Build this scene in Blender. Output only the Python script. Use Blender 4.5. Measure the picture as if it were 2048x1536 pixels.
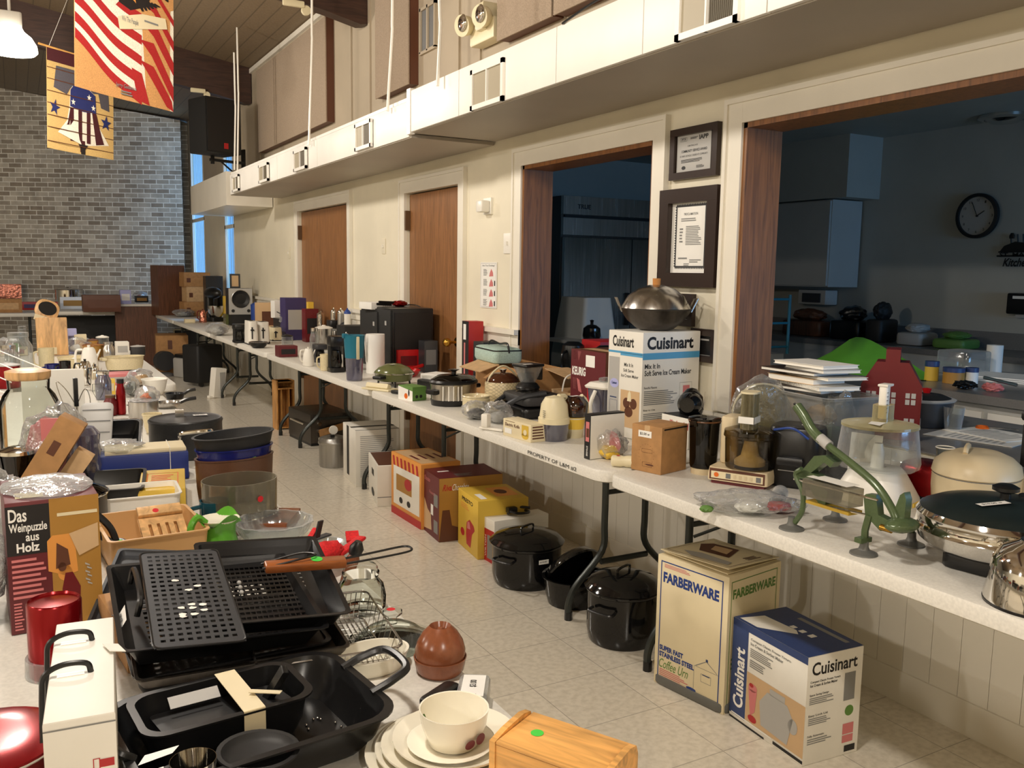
import bpy, bmesh, math, random
from mathutils import Vector, Matrix, noise
random.seed(7)
S = bpy.context.scene
for o in list(S.objects): bpy.data.objects.remove(o)
PI = math.pi
# ---------------------------------------------------------------- camera
FPX, YAW, PIT, ROL, CH = 1756.7, 0.51338, 0.12624, 0.015557, 1.42
_F = Vector((math.sin(YAW)*math.cos(PIT), math.cos(YAW)*math.cos(PIT), -math.sin(PIT)))
_R0 = Vector((math.cos(YAW), -math.sin(YAW), 0)); _U0 = _R0.cross(_F)
_R = _R0*math.cos(ROL)+_U0*math.sin(ROL); _U = -_R0*math.sin(ROL)+_U0*math.cos(ROL)
CAMP = Vector((0, 0, CH))
cd = bpy.data.cameras.new('camera'); cam = bpy.data.objects.new('camera', cd); S.collection.objects.link(cam)
cd.sensor_width = 36; cd.lens = 36*FPX/2048; cd.clip_start = .05; cd.clip_end = 200
mw = Matrix((_R, _U, -_F)).transposed().to_4x4(); mw.translation = CAMP; cam.matrix_world = mw
S.camera = cam
# ---------------------------------------------------------------- world, exposure
S.view_settings.view_transform = 'Standard'; S.view_settings.look = 'None'
S.view_settings.exposure = 0.0; S.view_settings.gamma = 1; S.view_settings.use_curve_mapping = False
S.cycles.use_denoising = True; S.cycles.use_adaptive_sampling = True; S.cycles.max_bounces = 7; S.cycles.transparent_max_bounces = 24
S.cycles.sample_clamp_indirect = 4; S.cycles.caustics_reflective = False; S.cycles.caustics_refractive = False
w = bpy.data.worlds.new('sky'); S.world = w; w.use_nodes = True
bg = w.node_tree.nodes['Background']; bg.inputs[0].default_value = (.30, .58, 1, 1); bg.inputs[1].default_value = 1.1
LAMP = (1, .92, .82)
LAMPS = [(.06, 8.35), (.06, 4.75), (.06, 1.15), (.06, -2.4), (-5, 7), (-5, 3), (-5, -1)]
# ---------------------------------------------------------------- measuring helpers
def ray(px, py): return _F + _R*((px-1024)/FPX) - _U*((py-768)/FPX)
def at(px, py, z=.74): d = ray(px, py); return CAMP + d*((z-CH)/d.z)
def atx(px, py, x): d = ray(px, py); return CAMP + d*(x/d.x)
def aty(px, py, y): d = ray(px, py); return CAMP + d*(y/d.y)
def kk(p): return (Vector(p)-CAMP).dot(_F)/FPX            # metres per photo pixel at a point
def top(p, yt):                                            # height at which the upright through p reaches photo row yt
    v = Vector((p[0], p[1], 0))-CAMP; a = 768-yt
    return (FPX*v.dot(_U)-a*v.dot(_F))/(a*_F.z-FPX*_U.z)
def atv(px, py, A, B):                                      # pixel onto the upright plane through A and B
    n = Vector((-(B[1]-A[1]), B[0]-A[0], 0)); d = ray(px, py); return CAMP + d*((Vector(A)-CAMP).dot(n)/d.dot(n))
def rnd(cx, yb, wpx, z=.74):                               # round thing: centre of its base, its radius
    p = at(cx, yb, z); r = wpx/2*kk(p); h = Vector((p.x, p.y, 0)).normalized()
    p = p+h*r; return p, wpx/2*kk(p)
def Q(pts, z):                                              # flat rectangle: near-left, near-right, far-right, far-left in the photo
    a, b, c_, d_ = [at(*p, z) for p in pts]; ux = (b-a+c_-d_)/2; uy = (d_-a+c_-b)/2
    return (a+b+c_+d_)/4, math.atan2(ux.y, ux.x), ux.length, uy.length
def corner(L, N, R=None, yt=None, z=.74, w=None, d=None):  # box from its three lower corners in the photo
    n = at(*N, z); l = at(*L, z) if L else None; r = at(*R, z) if R else None
    if l is not None: a = (l-n); D = d or a.length; v = a.normalized(); rz = math.atan2(v.y, v.x)-PI/2
    else: a = (r-n); v = a.normalized(); rz = math.atan2(v.y, v.x); D = d
    W = w or (r-n).length
    ux = Vector((math.cos(rz), math.sin(rz), 0)); uy = Vector((-ux.y, ux.x, 0))
    c = n+ux*W/2+uy*D/2
    h = top(n, yt)-z if yt else None
    return c, rz, W, D, h
# ---------------------------------------------------------------- materials
MATS = {}
def lin(c): return tuple(((x/255)/12.92 if x/255 <= .04045 else ((x/255+.055)/1.055)**2.4) for x in c)+(1,)
def M(name, col=None, rough=.5, metal=0, kind=None, **k):
    if name in MATS: return MATS[name]
    m = bpy.data.materials.new(name); MATS[name] = m; m.use_nodes = True
    nt = m.node_tree; N = nt.nodes; Lk = nt.links; b = N['Principled BSDF']; c = lin(col or (200, 200, 200))
    b.inputs['Base Color'].default_value = c; b.inputs['Roughness'].default_value = rough; b.inputs['Metallic'].default_value = metal
    def tex(t, **kw):
        n = N.new(t)
        for a, v in kw.items():
            if a in n.inputs: n.inputs[a].default_value = v
            else: setattr(n, a, v)
        return n
    def coord(scale=(1, 1, 1), out='Object', rot=(0, 0, 0)):
        tc = N.new('ShaderNodeTexCoord'); mp = N.new('ShaderNodeMapping'); mp.inputs['Scale'].default_value = scale; mp.inputs['Rotation'].default_value = rot
        Lk.new(tc.outputs[out], mp.inputs[0]); return mp.outputs[0]
    def ramp(src, stops):
        r = N.new('ShaderNodeValToRGB'); e = r.color_ramp.elements
        while len(e) < len(stops): e.new(.5)
        for i, (p, cc) in enumerate(stops): e[i].position = p; e[i].color = cc
        Lk.new(src, r.inputs[0]); return r.outputs[0]
    def bump(src, st=.2, dist=.01):
        bp = N.new('ShaderNodeBump'); bp.inputs['Strength'].default_value = st; bp.inputs['Distance'].default_value = dist
        Lk.new(src, bp.inputs['Height']); Lk.new(bp.outputs[0], b.inputs['Normal'])
    def sc(c, f): return (min(1, c[0]*f), min(1, c[1]*f), min(1, c[2]*f), 1)
    if kind == 'wood':
        v = coord(k.get('scale', (14, 14, 1.2))); n = tex('ShaderNodeTexNoise', Scale=k.get('ns', 3.0), Detail=6, Distortion=1.2); Lk.new(v, n.inputs['Vector'])
        Lk.new(ramp(n.outputs[0], [(.3, sc(c, .62)), (.5, c), (.72, sc(c, 1.35))]), b.inputs['Base Color']); bump(n.outputs[0], .08, .004)
    elif kind in ('speck', 'paper', 'card', 'fabric', 'paint'):
        s, lo, hi, st = {'speck': (140, .93, 1.05, .02), 'paper': (6, .96, 1.03, .02), 'card': (30, .9, 1.07, .05), 'fabric': (220, .8, 1.15, .2), 'paint': (2.2, .95, 1.04, .03)}[kind]
        n = tex('ShaderNodeTexNoise', Scale=s, Detail=4); Lk.new(coord(), n.inputs['Vector'])
        Lk.new(ramp(n.outputs[0], [(.35, sc(c, lo)), (.65, sc(c, hi))]), b.inputs['Base Color']); bump(n.outputs[0], st, .003)
    elif kind == 'brushed':
        n = tex('ShaderNodeTexNoise', Scale=60, Detail=3); Lk.new(coord(k.get('scale', (1, 1, .04))), n.inputs['Vector'])
        Lk.new(ramp(n.outputs[0], [(.3, sc(c, .82)), (.7, sc(c, 1.1))]), b.inputs['Base Color'])
        mr = N.new('ShaderNodeMapRange'); mr.inputs[3].default_value = rough*.7; mr.inputs[4].default_value = rough*1.3; Lk.new(n.outputs[0], mr.inputs[0]); Lk.new(mr.outputs[0], b.inputs['Roughness'])
    elif kind == 'enamel':
        n = tex('ShaderNodeTexVoronoi', Scale=170); Lk.new(coord(), n.inputs['Vector'])
        Lk.new(ramp(n.outputs['Distance'], [(.02, k.get('dot', (.5, .5, .5, 1))), (.12, c)]), b.inputs['Base Color'])
    elif kind == 'glass':
        g = N.new('ShaderNodeBsdfGlossy'); g.inputs['Roughness'].default_value = rough; t = N.new('ShaderNodeBsdfTransparent'); t.inputs[0].default_value = c
        f = N.new('ShaderNodeLayerWeight'); f.inputs[0].default_value = k.get('ior', .25); mx = N.new('ShaderNodeMixShader')
        ad = N.new('ShaderNodeMath'); ad.operation = 'ADD'; ad.inputs[1].default_value = k.get('add', .04); ad.use_clamp = True
        Lk.new(f.outputs['Fresnel' if not k.get('film') else 'Facing'], ad.inputs[0]); Lk.new(ad.outputs[0], mx.inputs[0]); Lk.new(t.outputs[0], mx.inputs[1])
        src = g.outputs[0]
        if k.get('film'):
            d = N.new('ShaderNodeBsdfDiffuse'); d.inputs[0].default_value = lin(k.get('body', (235, 235, 235))); m2 = N.new('ShaderNodeMixShader'); m2.inputs[0].default_value = k['film']
            Lk.new(d.outputs[0], m2.inputs[1]); Lk.new(g.outputs[0], m2.inputs[2]); src = m2.outputs[0]
            f.inputs[0].default_value = k.get('blend', .35); n = tex('ShaderNodeTexNoise', Scale=18, Detail=4); Lk.new(coord(), n.inputs['Vector'])
            bp = N.new('ShaderNodeBump'); bp.inputs['Strength'].default_value = k.get('crinkle', .5); bp.inputs['Distance'].default_value = .02; Lk.new(n.outputs[0], bp.inputs['Height'])
            for q in (g, d, f): Lk.new(bp.outputs[0], q.inputs['Normal'])
        Lk.new(src, mx.inputs[2]); Lk.new(mx.outputs[0], N['Material Output'].inputs[0])
    elif kind == 'foil':
        n = tex('ShaderNodeTexNoise', Scale=14, Detail=5); Lk.new(coord(), n.inputs['Vector']); bump(n.outputs[0], 1, .03)
    elif kind == 'emit':
        b.inputs['Emission Color'].default_value = c; b.inputs['Emission Strength'].default_value = k.get('e', 1)
    elif kind == 'brick':
        bt = N.new('ShaderNodeTexBrick'); bt.inputs['Scale'].default_value = 1; bt.inputs['Brick Width'].default_value = .205; bt.inputs['Row Height'].default_value = .074
        bt.inputs['Mortar Size'].default_value = .007; bt.inputs['Mortar Smooth'].default_value = .3; bt.inputs['Bias'].default_value = -.1
        bt.inputs['Color1'].default_value = lin((150, 138, 122)); bt.inputs['Color2'].default_value = lin((208, 200, 184)); bt.inputs['Mortar'].default_value = lin((232, 228, 216))
        v = coord(rot=(-PI/2, 0, 0)); Lk.new(v, bt.inputs['Vector']); n = tex('ShaderNodeTexNoise', Scale=9, Detail=5); Lk.new(v, n.inputs['Vector'])
        mx = N.new('ShaderNodeMix'); mx.data_type = 'RGBA'; mx.blend_type = 'MULTIPLY'; mx.inputs[0].default_value = .6
        Lk.new(bt.outputs[0], mx.inputs[6]); Lk.new(ramp(n.outputs[0], [(.3, (.7, .7, .7, 1)), (.65, (1.1, 1.1, 1.1, 1))]), mx.inputs[7]); Lk.new(mx.outputs[2], b.inputs['Base Color'])
        bump(bt.outputs['Fac'], -.5, .01)
    elif kind == 'tiles':
        bt = N.new('ShaderNodeTexBrick'); bt.offset = 0; bt.inputs['Scale'].default_value = 1; bt.inputs['Brick Width'].default_value = k['s']; bt.inputs['Row Height'].default_value = k['s2'] if 's2' in k else k['s']
        bt.inputs['Mortar Size'].default_value = k.get('mort', .0016); bt.inputs['Mortar Smooth'].default_value = 0
        bt.inputs['Color1'].default_value = sc(c, .98); bt.inputs['Color2'].default_value = sc(c, 1.02); bt.inputs['Mortar'].default_value = sc(c, .6)
        v = coord(rot=k.get('rot', (0, 0, 0))); Lk.new(v, bt.inputs['Vector']); n = tex('ShaderNodeTexNoise', Scale=45, Detail=6); Lk.new(v, n.inputs['Vector'])
        mx = N.new('ShaderNodeMix'); mx.data_type = 'RGBA'; mx.blend_type = 'MULTIPLY'; mx.inputs[0].default_value = .8
        Lk.new(bt.outputs[0], mx.inputs[6]); Lk.new(ramp(n.outputs[0], [(.35, (.86, .85, .83, 1)), (.6, (1.04, 1.04, 1.04, 1))]), mx.inputs[7]); Lk.new(mx.outputs[2], b.inputs['Base Color'])
    if 'coat' in k: b.inputs['Coat Weight'].default_value = k['coat']
    if 'trans' in k: b.inputs['Transmission Weight'].default_value = k['trans']
    return m
for n, c, r, mt, kd in [
 ('white_plastic', (238, 234, 224), .35, 0, None), ('cream_plastic', (226, 214, 178), .4, 0, None), ('almond', (214, 196, 160), .4, 0, None), ('black_plastic', (18, 18, 19), .32, 0, None),
 ('matt_black', (22, 22, 22), .6, 0, None), ('dark_grey', (52, 52, 54), .5, 0, None), ('mid_grey', (112, 112, 112), .5, 0, None), ('light_grey', (176, 174, 170), .5, 0, None),
 ('red_plastic', (188, 22, 24), .35, 0, None), ('dark_red', (104, 14, 20), .4, 0, None), ('blue_plastic', (28, 62, 140), .4, 0, None), ('teal_plastic', (26, 110, 134), .4, 0, None),
 ('orange_paint', (222, 104, 24), .45, 0, None), ('yellow_print', (214, 178, 66), .5, 0, 'paper'), ('black_print', (22, 20, 20), .5, 0, None), ('white_print', (242, 240, 234), .5, 0, 'paper'),
 ('red_print', (176, 34, 36), .45, 0, 'paper'), ('blue_print', (30, 58, 128), .45, 0, 'paper'), ('sky_print', (84, 160, 205), .45, 0, None), ('brown_print', (92, 52, 32), .5, 0, 'paper'),
 ('orange_print', (222, 150, 70), .5, 0, 'paper'), ('green_print', (92, 132, 60), .5, 0, 'paper'), ('grey_print', (130, 130, 128), .5, 0, None), ('tan_print', (206, 172, 130), .5, 0, 'paper'),
 ('pink_print', (206, 120, 120), .5, 0, None), ('maroon_print', (96, 28, 34), .45, 0, 'paper'), ('gold_print', (170, 124, 52), .5, 0, 'paper'), ('purple_print', (58, 48, 96), .5, 0, None),
 ('navy_print', (40, 60, 108), .4, 0, 'paper'), ('lilac', (176, 178, 226), .5, 0, None), ('cardboard', (172, 128, 80), .75, 0, 'card'), ('cardboard_light', (200, 164, 120), .75, 0, 'card'), ('paper', (238, 234, 224), .6, 0, 'paper'),
 ('box_white', (232, 228, 218), .5, 0, 'paper'), ('box_cream', (228, 214, 178), .55, 0, 'paper'), ('chrome', (225, 222, 216), .06, 1, None), ('steel', (190, 186, 180), .25, 1, 'brushed'),
 ('aluminium', (176, 174, 170), .38, 1, 'brushed'), ('dark_steel', (96, 90, 84), .38, 1, 'brushed'), ('brass', (196, 152, 66), .25, 1, None), ('gunmetal', (70, 72, 76), .4, .6, None),
 ('nonstick', (26, 26, 27), .28, .2, None), ('cast_iron', (30, 30, 31), .55, .1, 'speck'), ('anodized', (66, 66, 66), .42, .7, 'speck'), ('porcelain', (238, 232, 214), .12, 0, None), ('stoneware', (222, 208, 170), .2, 0, 'speck'),
 ('terracotta', (132, 76, 48), .25, 0, 'speck'), ('green_paint', (82, 98, 66), .25, .1, 'speck'), ('green_glaze', (92, 160, 52), .1, 0, None), ('olive_enamel', (98, 102, 62), .2, 0, None),
 ('blue_glaze', (22, 30, 96), .12, 0, None), ('teal_glaze', (22, 66, 78), .12, 0, None), ('rubber_grey', (98, 98, 94), .45, 0, None), ('foam_white', (236, 234, 228), .8, 0, None), ('fabric_red', (204, 26, 30), .8, 0, 'fabric'),
 ('fabric_mint', (176, 200, 190), .8, 0, 'fabric'), ('green_sheet', (112, 196, 60), .55, 0, 'paper'), ('table_white', (226, 222, 212), .42, 0, 'speck'), ('leg_grey', (58, 62, 60), .35, .5, None),
 ('trim_white', (232, 226, 212), .4, 0, 'paint'), ('wall_cream', (228, 220, 198), .6, 0, 'paint'), ('wall_upper', (178, 164, 142), .6, 0, 'paint'), ('duct_white', (244, 240, 232), .45, 0, 'paint'), ('duct_shade_grey', (168, 158, 144), .5, 0, 'paint'), ('panel_fabric', (162, 144, 124), .9, 0, 'fabric'),
 ('plaque_dark', (46, 32, 26), .3, 0, 'paint'), ('kitchen_wall', (176, 176, 168), .6, 0, 'paint'), ('cabinet_paint', (186, 186, 182), .5, 0, 'paint'), ('counter_grey', (124, 122, 120), .3, 0, 'speck'), ('brown_metal', (92, 66, 40), .5, 0, 'paint'),
 ('amber_brown', (96, 60, 30), .3, 0, None), ('grille_tan', (168, 158, 136), .5, 0, None), ('grille_dark', (92, 84, 68), .6, 0, None), ('sticker_green', (70, 200, 70), .5, 0, None), ('sticker_red', (205, 30, 40), .5, 0, None), ('banner_tan', (214, 178, 112), .8, 0, 'fabric'),
 ('banner_red', (176, 34, 34), .8, 0, 'fabric'), ('banner_white', (240, 232, 212), .8, 0, 'fabric'), ('banner_blue', (34, 42, 100), .8, 0, 'fabric'), ('banner_maroon', (70, 20, 26), .8, 0, 'fabric'), ('banner_gold', (212, 156, 96), .8, 0, 'fabric'),
 ('banner_dark', (30, 22, 20), .8, 0, 'fabric'), ('banner_slate', (82, 78, 84), .8, 0, 'fabric'), ('suitcase', (20, 20, 21), .6, 0, 'fabric'), ('popcorn_yellow', (236, 196, 72), .35, 0, None), ('cloth_white', (232, 230, 226), .8, 0, 'fabric')]:
    M(n, c, r, mt, kd)
M('oak_door', (138, 94, 56), .4, kind='wood', scale=(3, 26, 1.2)); M('oak_jamb', (132, 86, 46), .4, kind='wood', scale=(16, 16, 1.0))
M('dark_beam', (62, 40, 30), .5, kind='wood', scale=(1.2, 12, 12)); M('pine', (220, 164, 92), .35, kind='wood', scale=(2, 16, 16)); M('pine_up', (206, 150, 84), .4, kind='wood', scale=(16, 16, 2))
M('light_wood', (216, 172, 118), .4, kind='wood', scale=(10, 10, 2)); M('walnut', (96, 60, 40), .45, kind='wood', scale=(18, 18, 1.5)); M('handle_wood', (140, 78, 36), .3, kind='wood', scale=(3, 20, 20)); M('cork', (196, 130, 60), .6, kind='card')
M('ceiling_plank', (128, 110, 86), .6, kind='tiles', s=8.0, s2=.15, mort=.006, rot=(0, 0, PI/2))
M('floor_tile', (222, 214, 198), .2, kind='tiles', s=.305); M('brick', kind='brick', rough=.85)
M('wainscot', (206, 204, 192), .45, kind='tiles', s=.1, s2=3.0, mort=.004, rot=(0, -PI/2, PI/2))
M('glass', (248, 250, 248), .02, kind='glass', ior=.1, add=.02); M('smoke_glass', (96, 84, 72), .03, kind='glass', ior=.15, add=.05); M('amber_glass', (150, 104, 60), .05, kind='glass', ior=.3, add=.08)
M('clear_plastic', (226, 230, 230), .12, kind='glass', film=.5, blend=.18, crinkle=.05, add=.1); M('film', (238, 240, 240), .12, kind='glass', film=.6, blend=.3, crinkle=1, add=.1); M('cream_clear', (226, 216, 180), .15, kind='glass', film=.4, body=(214, 204, 160), blend=.3, crinkle=.1, add=.25)
M('olive_clear', (140, 132, 92), .12, kind='glass', film=.4, body=(150, 140, 100), blend=.3, crinkle=.05, add=.35)
M('blue_clear', (150, 150, 180), .12, kind='glass', film=.5, body=(120, 120, 150), blend=.3, crinkle=.1, add=.3); M('plexi', (214, 210, 196), .15, kind='glass', film=.35, body=(150, 144, 128), blend=.2, crinkle=.05, add=.25)
M('black_enamel', (14, 14, 15), .08, kind='enamel', dot=(.10, .10, .10, 1)); M('foil', (220, 220, 220), .18, 1, kind='foil'); M('lamp_glow', (255, 244, 226), kind='emit', e=9)
M('metal_red', (140, 14, 20), .2, .6); M('smoke_bowl', (196, 182, 150), .03, kind='glass', ior=.15, add=.06); M('copper_foil', (200, 130, 110), .2, .9, kind='foil'); M('window_pane', (225, 240, 250), .03, kind='glass', ior=.004, add=.0); M('glass_orange', (240, 150, 20), .3, kind='emit', e=.55); M('glass_red', (170, 0, 30), .3, kind='emit', e=.3)
M('glass_blue', (20, 70, 235), .3, kind='emit', e=.55)
# ---------------------------------------------------------------- shape library: every shape is (verts, faces)
def tr(s, loc=(0, 0, 0), rot=(0, 0, 0), sc=(1, 1, 1)):
    m = Matrix.LocRotScale(Vector(loc), __import__('mathutils').Euler(rot), Vector(sc if hasattr(sc, '__len__') else (sc,)*3))
    return [m @ Vector(v) for v in s[0]], s[1]
def join(*ss):
    V, Fc = [], []
    for v, f in ss: n = len(V); V += [Vector(a) for a in v]; Fc += [tuple(i+n for i in q) for q in f]
    return V, Fc
def rr(w, d, r, n=4):
    r = min(r, w/2-1e-4, d/2-1e-4); P = []
    for cx, cy, a0 in ((w/2-r, d/2-r, 0), (-w/2+r, d/2-r, PI/2), (-w/2+r, -d/2+r, PI), (w/2-r, -d/2+r, 1.5*PI)):
        for i in range(n+1): a = a0+PI/2*i/n; P.append((cx+r*math.cos(a), cy+r*math.sin(a)))
    return P
def ell(a, b=None, n=28): b = b or a; return [(a*math.cos(2*PI*i/n), b*math.sin(2*PI*i/n)) for i in range(n)]
def loft(secs, cap0=True, cap1=True, closed=False):        # secs: [(outline, z) or 3D point lists]
    V = []; F = []; n = len(secs[0][0])
    for o, z in secs: V += [Vector((x, y, z)) for x, y in o]
    m = len(secs)
    for j in range(m if closed else m-1):
        a = j*n; b = ((j+1) % m)*n
        for i in range(n): F.append((a+i, a+(i+1) % n, b+(i+1) % n, b+i))
    if cap0 and not closed: F.append(tuple(range(n-1, -1, -1)))
    if cap1 and not closed: F.append(tuple((m-1)*n+i for i in range(n)))
    return V, F
def off(o, s):                                              # scale an outline by an inset in metres
    W = max(abs(p[0]) for p in o); D = max(abs(p[1]) for p in o)
    return [(x*(W-s)/W, y*(D-s)/D) for x, y in o]
def prism(o, z0, z1, bev=0, b0=True):
    if not bev: return loft([(o, z0), (o, z1)])
    s = [(off(o, bev), z0), (off(o, bev*.3), z0+bev*.3), (o, z0+bev)] if b0 else [(o, z0)]
    return loft(s+[(o, z1-bev), (off(o, bev*.3), z1-bev*.3), (off(o, bev), z1)])
def box(w, d, h, x=0, y=0, z=0, r=0, bev=0, rz=0, n=3):
    o = rr(w, d, r, n) if r else [(w/2, -d/2), (w/2, d/2), (-w/2, d/2), (-w/2, -d/2)]
    return tr(prism(o, 0, h, bev), (x, y, z), (0, 0, rz))
def lathe(prof, n=28, x=0, y=0, z=0, sx=1, sy=1): # prof [(r,z)...]
    return tr(loft([(ell(max(r, 1e-4), None, n), zz) for r, zz in prof], prof[0][0] > 0, prof[-1][0] > 0), (x, y, z), (0, 0, 0), (sx, sy, 1))
def vessel(o, h, t=.004, taper=.85, lip=.006, fl=.0, foot=0):  # open pan / bowl / tray from a rim outline
    i0 = [(x*taper, y*taper) for x, y in o]
    rim = off(o, -lip) if lip else o
    s = [(off(i0, foot) if foot else i0, 0), ([(x*(taper+(1-taper)*.6), y*(taper+(1-taper)*.6)) for x, y in o], h*.35), (o, h-.004), (rim, h-.003), (rim, h), (off(o, t), h), ([(x*(taper+(1-taper)*.55), y*(taper+(1-taper)*.55)) for x, y in off(o, t)], h*.35+t), (off(i0, t*1.5), t)]
    return loft(s)
def tube(pts, r=.004, n=7, closed=False, taper=None):
    P = [Vector(p) for p in pts]; V = []; F = []; m = len(P); prev = None
    for i, p in enumerate(P):
        if closed: t = (P[(i+1) % m]-P[i-1])
        else: t = P[min(i+1, m-1)]-P[max(i-1, 0)]
        t.normalize()
        if prev is None: u = t.orthogonal().normalized()
        else: u = (prev-t*prev.dot(t)); u = u.normalized() if u.length > 1e-6 else t.orthogonal().normalized()
        prev = u; v = t.cross(u); rr_ = r if taper is None else r*(1+(taper-1)*i/(m-1))
        for k in range(n): a = 2*PI*k/n; V.append(p+u*rr_*math.cos(a)+v*rr_*math.sin(a))
    for j in range(m if closed else m-1):
        a = j*n; b = ((j+1) % m)*n
        for i in range(n): F.append((a+i, a+(i+1) % n, b+(i+1) % n, b+i))
    if not closed: F.append(tuple(range(n-1, -1, -1))); F.append(tuple((m-1)*n+i for i in range(n)))
    return V, F
def arc(c, r, a0, a1, n=10, plane='xz', ry=None):
    o = []
    for i in range(n+1):
        a = a0+(a1-a0)*i/n; p, q = r*math.cos(a), (ry or r)*math.sin(a)
        o.append({'xz': (c[0]+p, c[1], c[2]+q), 'yz': (c[0], c[1]+p, c[2]+q), 'xy': (c[0]+p, c[1]+q, c[2])}[plane])
    return o
def curve(pts, n=6):                                        # Catmull-Rom
    P = [Vector(p) for p in pts]; P = [P[0]*2-P[1]]+P+[P[-1]*2-P[-2]]; o = []
    for i in range(1, len(P)-2):
        for k in range(n):
            t = k/n; a, b, c, d = P[i-1:i+3]
            o.append(.5*((2*b)+(c-a)*t+(2*a-5*b+4*c-d)*t*t+(3*b-a-3*c+d)*t**3))
    return o+[P[-2]]
_ico = None
def blob(w, d, h, rough=.3, freq=2.5, seed=0, flat=True, sub=4):
    global _ico
    if _ico is None: _ico = {}
    if sub not in _ico:
        bm = bmesh.new(); bmesh.ops.create_icosphere(bm, subdivisions=sub, radius=1); _ico[sub] = ([v.co.copy() for v in bm.verts], [tuple(v.index for v in f.verts) for f in bm.faces]); bm.free()
    V = []
    for v in _ico[sub][0]:
        q = v*freq+Vector((seed*7.3, seed*3.1, seed)); k = 1+rough*(noise.noise(q)+.5*noise.noise(q*2.3)+.25*noise.noise(q*5))
        p = v*k; z = (p.z+1)*h/2 if flat else p.z*h/2
        if flat: z = max(0, z)
        V.append(Vector((p.x*w/2, p.y*d/2, z)))
    return V, _ico[sub][1]
def sph(r, x=0, y=0, z=0, sz=1, n=16): return lathe([(r*math.sin(PI*i/10), r*sz*-math.cos(PI*i/10)) for i in range(11)], n, x, y, z)
def disc(r, t, x=0, y=0, z=0, n=24, axis='z'):
    s = lathe([(r, 0), (r, t)], n); rot = {'z': (0, 0, 0), 'x': (0, PI/2, 0), 'y': (PI/2, 0, 0)}[axis]; return tr(s, (x, y, z), rot)
_txt = {}
def text2d(s, bold=.012, sh=0):
    key = (s, bold, sh)
    if key not in _txt:
        c = bpy.data.curves.new('t', 'FONT'); c.body = s; c.offset = bold; c.shear = sh; c.resolution_u = 3
        o = bpy.data.objects.new('t', c); S.collection.objects.link(o); dg = bpy.context.evaluated_depsgraph_get(); me = o.evaluated_get(dg).to_mesh()
        V = [v.co.copy() for v in me.vertices]; F = [tuple(p.vertices) for p in me.polygons]; bpy.data.objects.remove(o); bpy.data.curves.remove(c)
        x0 = min(v.x for v in V); x1 = max(v.x for v in V); y0 = min(v.y for v in V); y1 = max(v.y for v in V)
        _txt[key] = ([Vector(((v.x-x0)/(x1-x0), (v.y-y0)/(y1-y0), 0)) for v in V], F)
    return _txt[key]
def star(cu, cv, r, rot=0, k=.4): return ('p', [(cu+(r if i % 2 == 0 else r*k)*math.sin(rot+i*PI/5), cv+(r if i % 2 == 0 else r*k)*math.cos(rot+i*PI/5)) for i in range(10)])
def flat(items, W, H):                                      # 2-D artwork in units of the face -> shape in the XY plane
    out = []
    for it in items:
        k = it[0]
        if k == 'r': u0, v0, u1, v1 = it[1:5]; out.append(([Vector((u*W, v*H, 0)) for u, v in ((u0, v0), (u1, v0), (u1, v1), (u0, v1))], [(0, 1, 2, 3)]))
        elif k == 'e': cu, cv, ru, rv = it[1:5]; out.append(([Vector((cu*W+ru*W*math.cos(2*PI*i/20), cv*H+rv*H*math.sin(2*PI*i/20), 0)) for i in range(20)], [tuple(range(20))]))
        elif k == 'p': out.append(([Vector((u*W, v*H, 0)) for u, v in it[1]], [tuple(range(len(it[1])))]))
        elif k == 'f':                                       # frame line: u0,v0,u1,v1,thickness(m)
            u0, v0, u1, v1, t = it[1:6]; a, b, c, d = u0*W, v0*H, u1*W, v1*H
            V = [Vector(p) for p in ((a, b, 0), (c, b, 0), (c, d, 0), (a, d, 0), (a+t, b+t, 0), (c-t, b+t, 0), (c-t, d-t, 0), (a+t, d-t, 0))]
            out.append((V, [(0, 1, 5, 4), (1, 2, 6, 5), (2, 3, 7, 6), (3, 0, 4, 7)]))
        elif k == 'n':                                       # lines of small print: u0,v0,u1,v1,n
            u0, v0, u1, v1, n = it[1:6]; rs = random.Random(int(u0*1000+v0*77+n))
            for i in range(n):
                y1 = v1-(v1-v0)*i/n; y0 = y1-(v1-v0)/n*.5; e = u0+(u1-u0)*rs.uniform(.7, 1)
                out.append(([Vector((u*W, v*H, 0)) for u, v in ((u0, y0), (e, y0), (e, y1), (u0, y1))], [(0, 1, 2, 3)]))
        elif k == 't':
            s, u0, v0, u1, v1 = it[1:6]; rot = it[6] if len(it) > 6 else 0; V, F = text2d(s, it[7] if len(it) > 7 else .012, it[8] if len(it) > 8 else 0)
            if rot: V = [Vector(((u0+(u1-u0)*(1-v.y))*W, (v0+(v1-v0)*v.x)*H, 0)) for v in V]
            else: V = [Vector(((u0+(u1-u0)*v.x)*W, (v0+(v1-v0)*v.y)*H, 0)) for v in V]
            out.append((V, F))
    return join(*out)
def face(s, which, w, d, h, lift=.0006):                    # put flat artwork on a side of a box w x d x h: C camera side (-y), A aisle side (-x), R (+x), T top
    m = {'C': Matrix(((1, 0, 0, -w/2), (0, 0, -1, -d/2-lift), (0, 1, 0, 0), (0, 0, 0, 1))),
         'A': Matrix(((0, 0, -1, -w/2-lift), (-1, 0, 0, d/2), (0, 1, 0, 0), (0, 0, 0, 1))),
         'R': Matrix(((0, 0, 1, w/2+lift), (1, 0, 0, -d/2), (0, 1, 0, 0), (0, 0, 0, 1))),
         'T': Matrix(((1, 0, 0, -w/2), (0, 1, 0, -d/2), (0, 0, 1, h+lift), (0, 0, 0, 1)))}[which]
    return [m @ Vector(v) for v in s[0]], s[1]
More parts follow.
